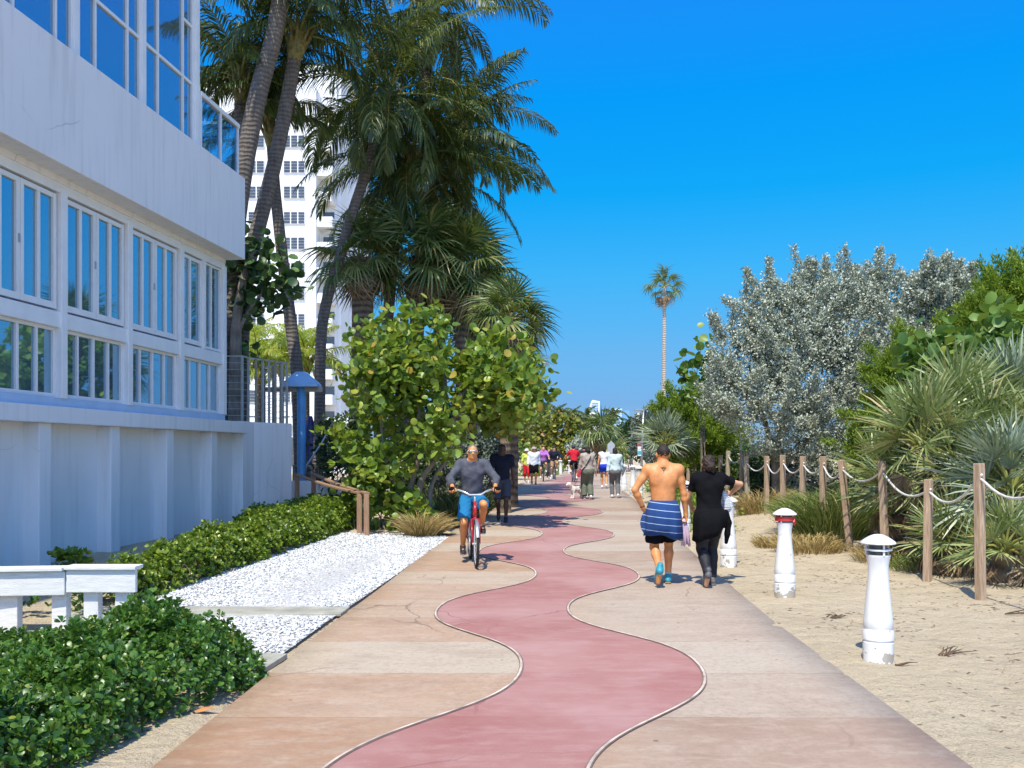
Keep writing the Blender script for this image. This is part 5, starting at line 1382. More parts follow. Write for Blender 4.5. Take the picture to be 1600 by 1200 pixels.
for i, (px, py, ln, a0, lab) in enumerate([(1475, 1032, .30, .7, 'brown dry frond scrap lying on the sand right of the nearest bollard'), (1300, 968, .16, .3, 'dark clump of dry seaweed on the sand left of the nearest bollard'), (1405, 1040, .18, .4, 'short dry twig at the foot of the nearest bollard'), (1575, 972, .5, -.6, 'long dark twig on the sand at the right edge')]):
    Y = F*(H-.02)/(py-HZ); X = px_x(px, Y); rg = np.random.default_rng(60+i)
    b = Vector((X, Y, gz(X, Y))); mb = MB()
    for q in range(7 if i < 2 else 2):
        aa = a0+rg.normal()*.35; L = ln*rg.uniform(.5, 1)
        p0 = Vector((rg.normal()*.02, rg.normal()*.02, .012)); d = Vector((math.cos(aa), math.sin(aa)*.9, 0))
        p = [p0, p0+d*L*.5+Vector((0, 0, .03*rg.random())), p0+d*L+Vector((0, 0, .012+(.05*rg.random() if i == 0 else 0)))]
        mb.tube([Vector((v.x, v.y, v.z+gz(X+v.x, Y+v.y)-b.z)) for v in p], [.007, .006, .002], 5)
    o = mb.build('dry_twig', M['weed'], None, True); o.location = b
    tag(o, lab, 'twig')
mb = MB(); mb.add([(-.07, 0, .005), (0, -.035, .012), (.08, .0, .03), (.0, .035, .012), (0, 0, .03)], [(0, 1, 4), (1, 2, 4), (2, 3, 4), (3, 0, 4)])
o = mb.build('fallen_leaf', plain('orange_dead_leaf', (.48, .20, .06), .6, var=.3)); q = gp(318, 1108); o.location = (q.x, q.y, gz(q.x, q.y)+.012); o.rotation_euler = (0, 0, .3)
tag(o, 'orange dead leaf lying on the sand between the big bush and the path', 'leaf')
# ================================================================== PEOPLE (smooth-union solids turned into one skin)
def surface_nets(D, org, h):
    ins = D < 0
    nx, ny, nz = D.shape
    c = np.zeros((nx-1, ny-1, nz-1), np.int8)
    for i in (0, 1):
        for j in (0, 1):
            for k in (0, 1): c += ins[i:nx-1+i, j:ny-1+j, k:nz-1+k]
    act = (c > 0) & (c < 8)
    ijk = np.argwhere(act)
    idx = -np.ones(act.shape, np.int32); idx[act] = np.arange(len(ijk))
    acc = np.zeros((len(ijk), 3)); cnt = np.zeros(len(ijk))
    cr = [(i, j, k) for i in (0, 1) for j in (0, 1) for k in (0, 1)]
    val = {q: D[ijk[:, 0]+q[0], ijk[:, 1]+q[1], ijk[:, 2]+q[2]] for q in cr}
    for a in cr:
        for ax in range(3):
            if a[ax]: continue
            b = list(a); b[ax] = 1; b = tuple(b)
            va, vb = val[a], val[b]; k = (va < 0) != (vb < 0)
            t = np.where(k, va/np.where(k, va-vb, 1), 0)
            p = np.tile(np.array(a, float), (len(ijk), 1)); p[:, ax] += t
            acc[k] += p[k]; cnt[k] += 1
    V = (ijk+acc/cnt[:, None])*h+org
    Fs = []
    for ax in range(3):
        s0 = [slice(1, n-1) for n in (nx, ny, nz)]
        sa = list(s0); sb = list(s0); sa[ax] = slice(0, (nx, ny, nz)[ax]-1); sb[ax] = slice(1, (nx, ny, nz)[ax])
        A, Bb = ins[tuple(sa)], ins[tuple(sb)]
        e = np.argwhere(A != Bb)
        fl = A[A != Bb]
        off = np.array([1, 1, 1]); off[ax] = 0
        e = e+off
        u, v = [(1, 2), (2, 0), (0, 1)][ax]
        def cell(du, dv):
            q = e.copy(); q[:, u] -= du; q[:, v] -= dv
            return idx[q[:, 0], q[:, 1], q[:, 2]]
        f = np.stack([cell(1, 1), cell(0, 1), cell(0, 0), cell(1, 0)], 1)
        f[~fl] = f[~fl][:, ::-1]
        Fs.append(f)
    Fc = np.concatenate(Fs); Fc = Fc[(Fc >= 0).all(1)]
    return V, Fc
class Sdf:
    def __init__(s): s.p = []
    def cone(s, a, b, ra, rb, k=.03, sc=None, clip=None, sub=False):
        s.p.append(('c', np.array(a, float), np.array(b, float), ra, rb, k, sc, clip, sub)); return s
    def ell(s, c, r, k=.03, rot=None, clip=None, sub=False):
        s.p.append(('e', np.array(c, float), np.array(r, float), rot, None, k, None, clip, sub)); return s
    def chain(s, pts, rads, k=.03, **kw):
        for i in range(len(pts)-1): s.cone(pts[i], pts[i+1], rads[i], rads[i+1], k, **kw)
        return s
    def infl(s, d):
        s.inf = d; return s
    def build(s, name, mat, parent, h=.012, inflate=0.0, planes=(), smooth=True, noise=None):
        lo = np.full(3, 1e9); hi = np.full(3, -1e9)
        for q in s.p:
            if q[8]: continue
            if q[0] == 'c': r = max(q[3], q[4])*1.3; a = np.minimum(q[1], q[2])-r; b = np.maximum(q[1], q[2])+r
            else: r = q[2].max(); a = q[1]-r; b = q[1]+r
            lo = np.minimum(lo, a); hi = np.maximum(hi, b)
        lo -= inflate+3*h; hi += inflate+3*h
        ax = [np.arange(lo[i], hi[i]+h, h) for i in range(3)]
        D = np.full([len(a) for a in ax], 1.0, np.float32)
        for q in s.p:
            kind, k = q[0], q[5]; m = .08+k+inflate
            if kind == 'c': r = max(q[3], q[4])*1.3; a = np.minimum(q[1], q[2])-r-m; b = np.maximum(q[1], q[2])+r+m
            else: r = q[2].max(); a = q[1]-r-m; b = q[1]+r+m
            sl = []
            for i in range(3):
                i0 = int(np.clip(np.floor((a[i]-lo[i])/h), 0, len(ax[i])-1)); i1 = int(np.clip(np.ceil((b[i]-lo[i])/h)+1, i0+1, len(ax[i])))
                sl.append(slice(i0, i1))
            sl = tuple(sl)
            Pm = np.stack(np.meshgrid(ax[0][sl[0]], ax[1][sl[1]], ax[2][sl[2]], indexing='ij'), -1)
            if kind == 'c':
                A, Bq = q[1], q[2]
                P_ = Pm
                if q[6] is not None:
                    sc = np.array(q[6]); A = A/sc; Bq = Bq/sc; P_ = Pm/sc
                ba = Bq-A; L2 = max(ba@ba, 1e-9)
                t = np.clip(((P_-A)@ba)/L2, 0, 1)
                d = np.linalg.norm(P_-A-t[..., None]*ba, axis=-1)-(q[3]+(q[4]-q[3])*t)
                if q[6] is not None: d = d*min(q[6])
            else:
                v = Pm-q[1]
                if q[3] is not None: v = v@np.array(q[3])
                k0 = np.linalg.norm(v/q[2], axis=-1); k1 = np.linalg.norm(v/(q[2]**2), axis=-1)
                d = k0*(k0-1)/np.maximum(k1, 1e-6)
            d = d-(inflate if not q[8] else 0)
            if q[7] is not None:
                for pt, nn in (q[7] if isinstance(q[7], list) else [q[7]]):
                    nn = np.array(nn, float); nn /= np.linalg.norm(nn)
                    d = np.maximum(d, (Pm-np.array(pt))@nn)
            old = D[sl]
            if q[8]:
                D[sl] = np.maximum(old, -d)
            else:
                hh = np.clip(.5+.5*(old-d)/k, 0, 1)
                D[sl] = (old*(1-hh)+d*hh-k*hh*(1-hh)).astype(np.float32)
        if planes or noise:
            Pm = np.stack(np.meshgrid(*ax, indexing='ij'), -1)
            if noise:
                amp, fq = noise
                x, y, z = Pm[..., 0]*fq, Pm[..., 1]*fq, Pm[..., 2]*fq
                D = D+amp*(np.sin(x+1.7*np.sin(z*.7)+y*.6)*np.sin(z*1.1+1.3*np.sin(y))+.5*np.sin(2.3*z+x*1.9-y))
            for pt, nn in planes:
                nn = np.array(nn, float); nn /= np.linalg.norm(nn)
                D = np.maximum(D, (Pm-np.array(pt))@nn)
        V, Fc = surface_nets(D, lo, h)
        return mesh_uniform(name, V, Fc, mat, parent, smooth)

def ik(a, c, l1, l2, hint):
    a, c, hint = (np.array(x, float) for x in (a, c, hint))
    d = c-a; L = np.linalg.norm(d); L = min(L, (l1+l2)*.995); dn = d/np.linalg.norm(d); c2 = a+dn*L
    x = (l1*l1-l2*l2+L*L)/(2*L); y = math.sqrt(max(l1*l1-x*x, 0))
    hp = hint-dn*(hint@dn); hp /= max(np.linalg.norm(hp), 1e-6)
    return a+dn*x+hp*y, c2
def U(v):
    v = np.array(v, float); return v/max(np.linalg.norm(v), 1e-9)

class Pose:
    """joints in metres for a person facing +Y, +X to the person's right"""
    def __init__(s, height=1.75, fem=False, pelvis=(0, 0, None), lean=0.0, hands=None, feet=None, elbow=None, knee=None, head=(0, 0), build=1.0, sidelean=0.0, toes=None, handdir=None, palm=None, curl=(.6, .6)):
        k = height/1.75; s.k = k; s.fem = fem; s.b = build; s.curl = curl
        pz_ = pelvis[2] if pelvis[2] is not None else .93*k
        s.pel = np.array([pelvis[0], pelvis[1], pz_])
        s.u = U((math.sin(sidelean), math.sin(lean), math.cos(lean)))
        s.f = U(np.cross(s.u, (1, 0, 0))*-1)
        if s.f[1] < 0: s.f = -s.f
        sw = (.165 if fem else .19)*k
        X = np.array([1., 0, 0])
        s.neck = s.pel+s.u*.53*k
        s.sh = [s.pel+s.u*.485*k-X*sw, s.pel+s.u*.485*k+X*sw]          # 0 = person's left, 1 = right
        s.head = s.neck+np.array([0, .025+.05*math.sin(lean), .155])*k
        s.yaw, s.nod = head
        s.hip = [s.pel+np.array([-.088*k, 0, -.05*k]), s.pel+np.array([.088*k, 0, -.05*k])]
        hands = hands or [(-.26, .02, .80), (.26, .02, .80)]
        elbow = elbow or [(-.4, -1, 0), (.4, -1, 0)]
        s.el, s.wr = [], []
        for i in (0, 1):
            e, w = ik(s.sh[i], np.array(hands[i])*(k if hands is not None else 1), .29*k, .255*k, elbow[i]); s.el.append(e); s.wr.append(w)
        feet = feet or [(-.10, .05, .085), (.10, -.05, .085)]
        knee = knee or [(-.05, 1, 0), (.05, 1, 0)]
        s.kn, s.an = [], []
        for i in (0, 1):
            e, w = ik(s.hip[i], np.array(feet[i]), .425*k, .425*k, knee[i]); s.kn.append(e); s.an.append(w)
        s.toes = [U(t) for t in (toes or [(-.12, 1, -.1), (.12, 1, -.1)])]
        s.hd = [U(s.wr[i]-s.el[i]) if not handdir or handdir[i] is None else U(handdir[i]) for i in (0, 1)]
        s.pn = [np.array((1., 0, 0)) if i == 0 else np.array((-1., 0, 0)) for i in (0, 1)]
        if palm:
            for i in (0, 1):
                if palm[i] is not None: s.pn[i] = U(palm[i])

def hand(S, w, d, pn, k, side, curl, fine):
    """palm, five bent fingers of different lengths; pn points out of the palm"""
    pn = U(pn-d*(pn@d)); wd = U(np.cross(d, pn))*(1 if side else -1)      # towards the thumb
    c = w+d*.045*k
    S.cone(w, w+d*.035*k, .026*k, .030*k, .02)
    for j in (-1, 0, 1): S.cone(w+d*.025*k+wd*j*.016*k, w+d*.085*k+wd*j*.026*k, .017*k, .0145*k, .012)
    if not fine:
        S.cone(w+d*.08*k, w+d*.15*k+pn*.03*curl*k, .024*k, .014*k, .015, ); S.cone(w+d*.03*k+wd*.03*k, w+d*.085*k+wd*.045*k+pn*.02*k, .013*k, .010*k, .01)
        return
    Ls = [.066, .078, .074, .058]
    for j in range(4):
        o = w+d*.088*k+wd*(.036-.024*j)*k
        q = o; ang = .15+curl*.5
        for sg in range(3):
            L = Ls[j]*k*(.45, .32, .25)[sg]
            dirn = d*math.cos(ang)+pn*math.sin(ang)
            S.cone(q, q+dirn*L, (.0095, .0086, .0078)[sg]*k, (.0086, .0078, .0065)[sg]*k, .004)
            q = q+dirn*L; ang += curl*(.95, .8, .6)[sg]
    q = w+d*.025*k+wd*.028*k; t1 = U(d*.75+wd*.65+pn*.25); t2 = U(d*.85+wd*.15+pn*.5*curl+pn*.15)
    S.cone(q, q+t1*.042*k, .014*k, .0115*k, .01); S.cone(q+t1*.042*k, q+t1*.042*k+t2*.05*k, .0112*k, .0085*k, .005)

def body_sdf(p, fine=False, shoes=True):
    S = Sdf(); k, b = p.k, p.b; u, f = p.u, p.f; X = np.array([1., 0, 0])
    hw = 1.10 if p.fem else 1.0
    S.ell(p.pel+u*.0-f*.012*k, np.array([.155*hw, .108, .12])*k*b, .05)
    S.ell(p.pel+u*.16*k, np.array([.128 if p.fem else .140, .098, .15])*k*b, .06)
    S.ell(p.pel+u*.34*k+f*.005, np.array([.145 if p.fem else .165, .108, .17])*k*b, .06)
    for i in (0, 1):
        sx = -1 if i == 0 else 1
        S.ell(p.pel+np.array([sx*.072*k, -.055*k, -.035*k]), np.array([.085*hw, .085, .095])*k, .05)           # glutes
        if not p.fem: S.ell(p.pel+u*.40*k+X*sx*.08*k+f*.055*k, np.array([.085, .05, .07])*k, .05)                # chest
        else: S.ell(p.pel+u*.37*k+X*sx*.07*k+f*.085*k, np.array([.065, .06, .065])*k, .035)
        S.ell(p.pel+u*.41*k+X*sx*.10*k-f*.055*k, np.array([.075, .05, .10])*k, .05)                              # shoulder blades
        S.cone(p.neck+u*.02*k, p.sh[i]+u*.015*k, .052*k, .054*k, .06)
        S.ell(p.sh[i], np.array([.062, .062, .066])*k*(.9 if p.fem else 1.05), .05)
        m = p.sh[i]*.55+p.el[i]*.45
        ar = .86 if p.fem else 1.06
        S.cone(p.sh[i], m, .052*k*ar, .047*k*ar, .03); S.cone(m, p.el[i], .047*k*ar, .037*k*ar, .03)
        m2 = p.el[i]*.7+p.wr[i]*.3
        S.cone(p.el[i], m2, .038*k*ar, .041*k*ar, .02); S.cone(m2, p.wr[i], .041*k*ar, .026*k*ar, .02)
        hand(S, p.wr[i], p.hd[i], p.pn[i], k, i == 1, p.curl[i], fine)
        th = p.hip[i]*.6+p.kn[i]*.4
        S.cone(p.hip[i], th, .088*k*b*hw, .078*k*b, .04); S.cone(th, p.kn[i], .078*k*b, .054*k, .03)
        ca = p.kn[i]*.68+p.an[i]*.32
        back = U(np.cross(X, U(p.an[i]-p.kn[i])))
        if back[1] > 0: back = -back
        S.cone(p.kn[i], ca+back*.016*k, .051*k, .055*k, .03); S.cone(ca+back*.016*k, p.an[i]+np.array([0, 0, .03])*0, .055*k, .034*k, .03)
        S.ell(ca+back*.026*k, np.array([.042, .042, .085])*k, .03)
        t = p.toes[i]
        S.cone(p.an[i], p.an[i]+t*.12*k+np.array([0, 0, -.03])*k, .034*k, .028*k, .02)
    S.cone(p.neck-u*.03*k, p.head-np.array([0, .015, .06])*k, .060*k*(.85 if p.fem else 1.05), .054*k*(.85 if p.fem else 1.05), .03)
    head_prims(S, p, fine)
    return S
def headM(p):
    cy, sy = math.cos(p.yaw), math.sin(p.yaw); cn, sn = math.cos(p.nod), math.sin(p.nod)
    Rz = np.array([[cy, sy, 0], [-sy, cy, 0], [0, 0, 1.]]); Rx = np.array([[1, 0, 0], [0, cn, sn], [0, -sn, cn]])
    return Rz@Rx
def head_prims(S, p, fine):
    k = p.k; Mh = headM(p); c = p.head
    P = lambda x, y, z: c+Mh@(np.array([x, y, z])*k)
    S.ell(P(0, -.012, .028), np.array([.076, .094, .086])*k, .02, Mh)
    S.ell(P(0, .022, -.04), np.array([.060, .068, .078])*k, .04, Mh)
    S.cone(P(-.03, .02, -.082), P(.03, .02, -.082), .030*k, .030*k, .03); S.ell(P(0, .064, -.094), np.array([.022, .018, .018])*k, .02, Mh)   # jaw, chin
    for sx in (-1, 1):
        S.ell(P(sx*.079, -.008, -.012), np.array([.010, .020, .032])*k, .008, Mh)                # ears
        if fine:
            S.ell(P(sx*.036, .060, -.028), np.array([.022, .02, .018])*k, .02, Mh)               # cheekbones
            S.ell(P(sx*.030, .072, .026), np.array([.026, .014, .009])*k, .012, Mh)              # brow
            S.ell(P(sx*.030, .092, .004), np.array([.018, .014, .010])*k, .01, Mh, sub=True)     # eye sockets
            S.ell(P(sx*.030, .071, .004), np.array([.014, .013, .011])*k, .004, Mh)
    S.cone(P(0, .082, .012), P(0, .104, -.030), .010*k, .0145*k, .012)                            # nose
    S.cone(P(-.014, .090, -.033), P(.014, .090, -.033), .009*k, .009*k, .008)
    if fine:
        S.cone(P(-.018, .079, -.060), P(.018, .079, -.060), .0068*k, .0068*k, .006); S.cone(P(-.015, .078, -.071), P(.015, .078, -.071), .0078*k, .0078*k, .005)
def hair_sdf(p, style, M_=None):
    S = Sdf(); k = p.k; Mh = headM(p); c = p.head
    P = lambda x, y, z: c+Mh@(np.array([x, y, z])*k)
    up = Mh@np.array([0, 0, 1.]); fw = Mh@np.array([0, 1., 0])
    if style == 'short':
        S.ell(P(0, -.016, .034), np.array([.0805, .0935, .089])*k, .02, Mh, clip=[(P(0, .060, .060), fw*1.0-up*.75), (P(0, -.05, -.045), -up*1.0+fw*.55)])
    elif style == 'crop':
        S.ell(P(0, -.016, .032), np.array([.079, .0925, .0865])*k, .02, Mh, clip=[(P(0, .052, .068), fw*1.0-up*.7), (P(0, -.05, -.06), -up*1.0+fw*.45)])
    elif style in ('bun', 'bob', 'long', 'pony'):
        S.ell(P(0, -.016, .034), np.array([.083, .099, .091])*k, .02, Mh, clip=[(P(0, .066, .060), fw*1.0-up*.6), (P(0, -.02, -.02), -up*.8+fw*.9)])
        S.ell(P(0, -.070, -.015), np.array([.066, .045, .07])*k, .03, Mh)
        if style == 'bun':
            S.ell(P(.02, -.122, -.02), np.array([.060, .052, .056])*k, .004, Mh); S.ell(P(-.01, -.118, -.055), np.array([.038, .034, .038])*k, .014, Mh); S.ell(P(.045, -.09, -.075), np.array([.03, .026, .045])*k, .02, Mh); S.ell(P(-.05, -.05, -.05), np.array([.03, .04, .05])*k, .02, Mh)
        if style == 'bob':
            S.ell(P(0, -.055, -.06), np.array([.088, .062, .11])*k, .03, Mh)
        if style == 'long':
            S.ell(P(0, -.075, -.12), np.array([.092, .055, .17])*k, .03, Mh)
        if style == 'pony':
            S.chain([P(0, -.11, .02), P(0, -.15, -.06), P(0, -.14, -.18)], [.03*k, .032*k, .012*k], .02)
    return S
def shoes(p, parent, mats, h, sole=None):
    for i in (0, 1):
        S = Sdf(); k = p.k; a = p.an[i]; t = p.toes[i]
        n = U(np.cross(np.cross(t, np.array([0, 0, 1.])) if abs(t[2]) < .98 else np.array([1., 0, 0]), t)); n = n if n[2] > 0 else -n
        if abs(t[2]) > .6: n = U(np.cross(np.cross(t, (0, 1., 0)), t)); n = n if n[1] < 0 else -n; n = n if t[2] < 0 else -n
        sd = np.cross(t, n)
        heel = a-t*.055*k-n*.045*k; ball = a+t*.115*k-n*.052*k; tip = a+t*.185*k-n*.056*k
        S.cone(heel, ball, .036*k, .042*k, .02); S.cone(ball, tip, .042*k, .028*k, .02); S.cone(a+n*.0, a+t*.09*k-n*.03*k, .042*k, .034*k, .03); S.cone(a-n*.05*k-t*.02*k, a+n*.012*k-t*.008*k, .040*k, .041*k, .02)
        so = S.build('shoe', mats if not isinstance(mats, list) else mats[i], parent, h, planes=[(a-n*.074*k, -n)])
        if sole:
            Q = Sdf(); Q.cone(heel-n*.022*k, ball-n*.022*k, .037*k, .046*k, .01, clip=[(a-n*.068*k, n), (a-n*.088*k, -n)]); Q.cone(ball-n*.022*k, tip-n*.02*k, .046*k, .030*k, .01, clip=[(a-n*.068*k, n), (a-n*.088*k, -n)])
            Q.build('sole', sole, so, h)
def torso_prims(S, p, arms=(1.0, 1.0), low=-.06, top=True, loose=0.0):
    """shirt: torso, shoulders and the given fraction of each arm (2 = to the wrist)"""
    k, b, u, f = p.k, p.b, p.u, p.f; X = np.array([1., 0, 0]); hw = 1.08 if p.fem else 1.0
    S.ell(p.pel+u*.02-f*.01*k, np.array([.155*hw, .112, .13])*k*b, .05); S.ell(p.pel+u*.16*k, np.array([.135 if p.fem else .148, .102+loose, .15])*k*b, .06); S.ell(p.pel+u*.34*k+f*.005, np.array([.15 if p.fem else .168, .110, .17])*k*b, .06)
    for i in (0, 1):
        sx = -1 if i == 0 else 1
        if not p.fem: S.ell(p.pel+u*.40*k+X*sx*.08*k+f*.055*k, np.array([.085, .05, .07])*k, .05)
        else: S.ell(p.pel+u*.37*k+X*sx*.07*k+f*.085*k, np.array([.066, .062, .066])*k, .04)
        S.ell(p.pel+u*.41*k+X*sx*.10*k-f*.055*k, np.array([.075, .05, .10])*k, .05)
        S.cone(p.neck+u*.005*k, p.sh[i]+u*.015*k, .052*k, .054*k, .06); S.ell(p.sh[i], np.array([.062, .062, .066])*k*(.92 if p.fem else 1.05), .05)
        a = arms[i]; ar = .88 if p.fem else 1.06
        if a > 0:
            t = min(a, 1); e = p.sh[i]+(p.el[i]-p.sh[i])*t; dn = U(p.el[i]-p.sh[i])
            S.cone(p.sh[i], e+(dn*.02 if a < 1 else 0), .054*k*ar, (.054-.014*t)*k*ar, .03, clip=[(e, dn)] if a < 1 else None)
        if a > 1:
            t = min(a-1, 1); w = p.el[i]+(p.wr[i]-p.el[i])*t; dn = U(p.wr[i]-p.el[i])
            S.cone(p.el[i], w+dn*.03, .042*k*ar, (.042-.012*t)*k*ar, .03, clip=[(w, dn)])
    return S
def leg_prims(S, p, frac=(1.0, 1.0), flare=0.0, hipz=.10):
    """trousers: hips and the given part of each leg (1 = knee, 2 = ankle)"""
    k, b = p.k, p.b; X = np.array([1., 0, 0]); hw = 1.10 if p.fem else 1.0
    S.ell(p.pel-p.f*.012*k, np.array([.155*hw, .110, .12])*k*b, .05)
    for i in (0, 1):
        sx = -1 if i == 0 else 1
        S.ell(p.pel+np.array([sx*.072*k, -.055*k, -.035*k]), np.array([.085*hw, .085, .095])*k, .05)
        fr = frac[i]; t = min(fr, 1); e = p.hip[i]+(p.kn[i]-p.hip[i])*t; dn = U(p.kn[i]-p.hip[i])
        S.cone(p.hip[i], e+(dn*.03 if fr <= 1 else 0), .090*k*b*hw, (.090*(1-t)+.056*t+flare*(1 if fr <= 1 else .5))*k*b, .022, clip=[(e, dn)] if fr <= 1 else None)
        if fr > 1:
            t = min(fr-1, 1); w = p.kn[i]+(p.an[i]-p.kn[i])*t; dn = U(p.an[i]-p.kn[i]); ca = p.kn[i]*.7+p.an[i]*.3
            back = U(np.cross(X, dn)); back = -back if back[1] > 0 else back
            S.ell(ca+back*.026*k, np.array([.042+flare*.4, .042+flare*.4, .085])*k, .03)
            S.cone(p.kn[i], ca+back*.014*k, (.054+flare*.5)*k, (.058+flare*.7)*k, .012); S.cone(ca+back*.014*k, w+dn*.03, (.058+flare*.7)*k, (.037+flare)*k, .012, clip=[(w, dn)])
    return S

def skin_mat(name, col):
    N = NT(name); v = N.co()
    f = N.noise(v, 9, 4, .6)
    g = N.noise(v, 38, 4, .7)
    c_ = N.ramp(f, [(.3, tuple(c*.80 for c in col)), (.7, tuple(min(1, c*1.14) for c in col))])
    c_ = N.mix(N.math('MULTIPLY', N.ramp(g, [(.52, 0.), (.72, 1.)]), .35), c_, (col[0]*.78, col[1]*.55, col[2]*.5))
    N.l(c_, N.p.inputs['Base Color']); N.bump(g, .15, .01)
    N.p.inputs['Roughness'].default_value = .5
    try:
        N.p.inputs['Subsurface Weight'].default_value = .08; N.p.inputs['Subsurface Radius'].default_value = (.02, .008, .004); N.p.inputs['Subsurface Scale'].default_value = .5
    except Exception: pass
    return N.m
def cloth(name, col, var=.12, rough=.9): return plain(name, col, rough, var=var, scale=14, bump=.35, bscale=22, spec=.12)
M['skin'] = skin_mat('skin', (.62, .33, .19)); M['skin_tan'] = skin_mat('tanned_skin', (.66, .275, .095)); M['skin_dark'] = skin_mat('dark_skin', (.10, .055, .038))
M['hair_dark'] = plain('dark_hair', (.022, .014, .010), .75, var=.4, scale=40, stretch=(1, 1, .2)); M['hair_brown'] = plain('brown_hair', (.030, .015, .009), .7, var=.4, scale=40, stretch=(1, 1, .2)); M['hair_grey'] = plain('greying_hair', (.16, .13, .11), .55, var=.4, scale=60)
M['black_cloth'] = cloth('black_cloth', (.006, .006, .0075)); M['charcoal'] = cloth('charcoal_shirt', (.085, .09, .11), .25); M['navy'] = cloth('navy_jacket', (.018, .022, .04)); M['legging'] = plain('dark_leggings', (.008, .009, .016), .7, var=.2, scale=10, bump=.15, bscale=30)
M['blue_short'] = cloth('blue_shorts', (.02, .17, .36)); M['royal'] = cloth('royal_blue_shorts', (.02, .06, .55)); M['white_cloth'] = cloth('white_cloth', (.76, .77, .78), .05); M['pale_blue'] = cloth('pale_blue_top', (.55, .68, .72), .12)
M['lime'] = cloth('lime_top', (.55, .62, .12)); M['purple'] = cloth('purple_top', (.42, .16, .50)); M['red_cloth'] = cloth('red_jersey', (.50, .02, .035)); M['beige'] = cloth('beige_sweater', (.42, .36, .32)); M['olive'] = cloth('grey_green_trousers', (.14, .16, .12)); M['grey_cloth'] = cloth('grey_trousers', (.16, .16, .17)); M['grey_track'] = cloth('grey_tracksuit', (.07, .075, .095)); M['khaki'] = cloth('khaki_shorts', (.34, .22, .12)); M['yellow'] = cloth('yellow_vest', (.60, .60, .06))
M['shoe_black'] = plain('black_shoe', (.02, .02, .022), .6, var=.2); M['shoe_blue'] = plain('turquoise_shoe', (.03, .28, .36), .55, var=.25, scale=30); M['shoe_white'] = plain('white_shoe', (.72, .72, .72), .6); M['shoe_grey'] = plain('grey_shoe', (.10, .10, .11), .6)
M['sole_tan'] = plain('tan_sole', (.42, .28, .16), .7, var=.2, scale=30, bump=.4); M['sole_white'] = plain('white_sole', (.70, .70, .70), .7); M['sole_grey'] = plain('grey_sole', (.22, .22, .23), .7, var=.4, scale=40, bump=.5)
M['sock'] = plain('grey_sock', (.40, .42, .44), .9); M['lens'] = plain('mirror_lens', (.20, .42, .40), .08, .8); M['bag_red'] = plain('red_bag', (.50, .03, .08), .6)

def person(loc, face, label, p, group=None, h=.014, fine=False, skin='skin', hair=('short', 'hair_dark'), top=None, bottom=None, shoe='shoe_black', sole=None, hat=None, name='person', local=None):
    """top = (mat, arms, inflate, hem z offset along spine); bottom = (mat, frac, inflate, flare)"""
    root = empty(name, loc, face, label, 'person', group)
    body_sdf(p, fine).build('body', M[skin], root, h)
    if hair: hair_sdf(p, hair[0]).build('hair', M[hair[1]], root, h*.8, noise=(.0055 if hair[0] == 'bun' else .0025, 75 if hair[0] == 'bun' else 110))
    if bottom:
        S = leg_prims(Sdf(), p, bottom[1], bottom[3]); S.build(bottom[4] if len(bottom) > 4 else 'trousers', M[bottom[0]], root, h, bottom[2], planes=[(p.pel+p.u*.10*p.k, p.u)], noise=(.003, 34))
    if top:
        S = torso_prims(Sdf(), p, top[1]); S.build(top[4] if len(top) > 4 else 'shirt', M[top[0]], root, h, top[2], planes=[(p.pel+p.u*top[3]*p.k, -p.u), (p.neck+p.u*.064*p.k, p.u+p.f*.62)], noise=(.0042, 17))
    if shoe: shoes(p, root, [M[s] for s in shoe] if isinstance(shoe, list) else M[shoe], h*.75, M[sole] if sole else None)
    if hat:
        k = p.k; c = p.head; Mh = headM(p)
        if hat[0] == 'sun':
            ho = MB().lathe([(.16*k, .032*k), (.165*k, .038*k), (.10*k, .056*k), (.094*k, .085*k), (.08*k, .125*k), (.02*k, .138*k)], 18, tuple(c)).build('hat', M[hat[1]], root, True)
        elif hat[0] == 'helmet':
            S = Sdf(); S.ell(c+np.array([0, -.01, .045])*k, np.array([.098, .125, .092])*k, .02, clip=[(c+np.array([0, 0, .035])*k, (0, 0, -1))]); S.build('helmet', M[hat[1]], root, h)
        else:
            S = Sdf(); S.ell(c+np.array([0, -.012, .032])*k, np.array([.084, .10, .094])*k, .02, clip=[(c+np.array([0, 0, .045])*k, (0, 0, -1))]); S.cone(c+np.array([0, .08, .055])*k, c+np.array([0, .15, .048])*k, .05*k, .04*k, .01, sc=(1, 1, .3)); S.build('cap', M[hat[1]], root, h)
    return root

# ---------------------------------------------------------------- the shirtless man with the blue towel
foot = gp(1036, 914)
pm = Pose(1.80, False, (0, 0, .955), -.015, hands=[(-.245, .03, .955), (.30, .06, .80)], elbow=[(-1, -.45, .1), (.55, -1, 0)],
          feet=[(-.075, -.30, .215), (.085, .17, .085)], knee=[(-.1, 1, .1), (.06, 1, 0)], head=(-.05, 0), toes=[(-.12, .34, -.93), (.14, 1, -.12)], build=1.06,
          handdir=[(.35, .45, -.75), (0.02, .05, -1)], palm=[(1, .2, .2), (-1, -.15, 0)], curl=(.5, 1.15))
man = person((foot.x, foot.y, foot.z), -.05, 'shirtless tanned man seen from behind with a striped blue towel round his waist', pm, None, .0085, True, 'skin_tan', ('crop', 'hair_dark'), None, ('black_cloth', (.84, .84), .014, .035, 'shorts'), ['shoe_blue', 'shoe_blue'], 'sole_tan')
for i in (0, 1):
    a, kn = pm.an[i], pm.kn[i]; d = U(kn-a)
    Sdf().cone(a+d*.02, a+d*.085, .042, .043, .01, clip=[(a+d*.085, d)]).build('sock', M['sock'], man, .008)
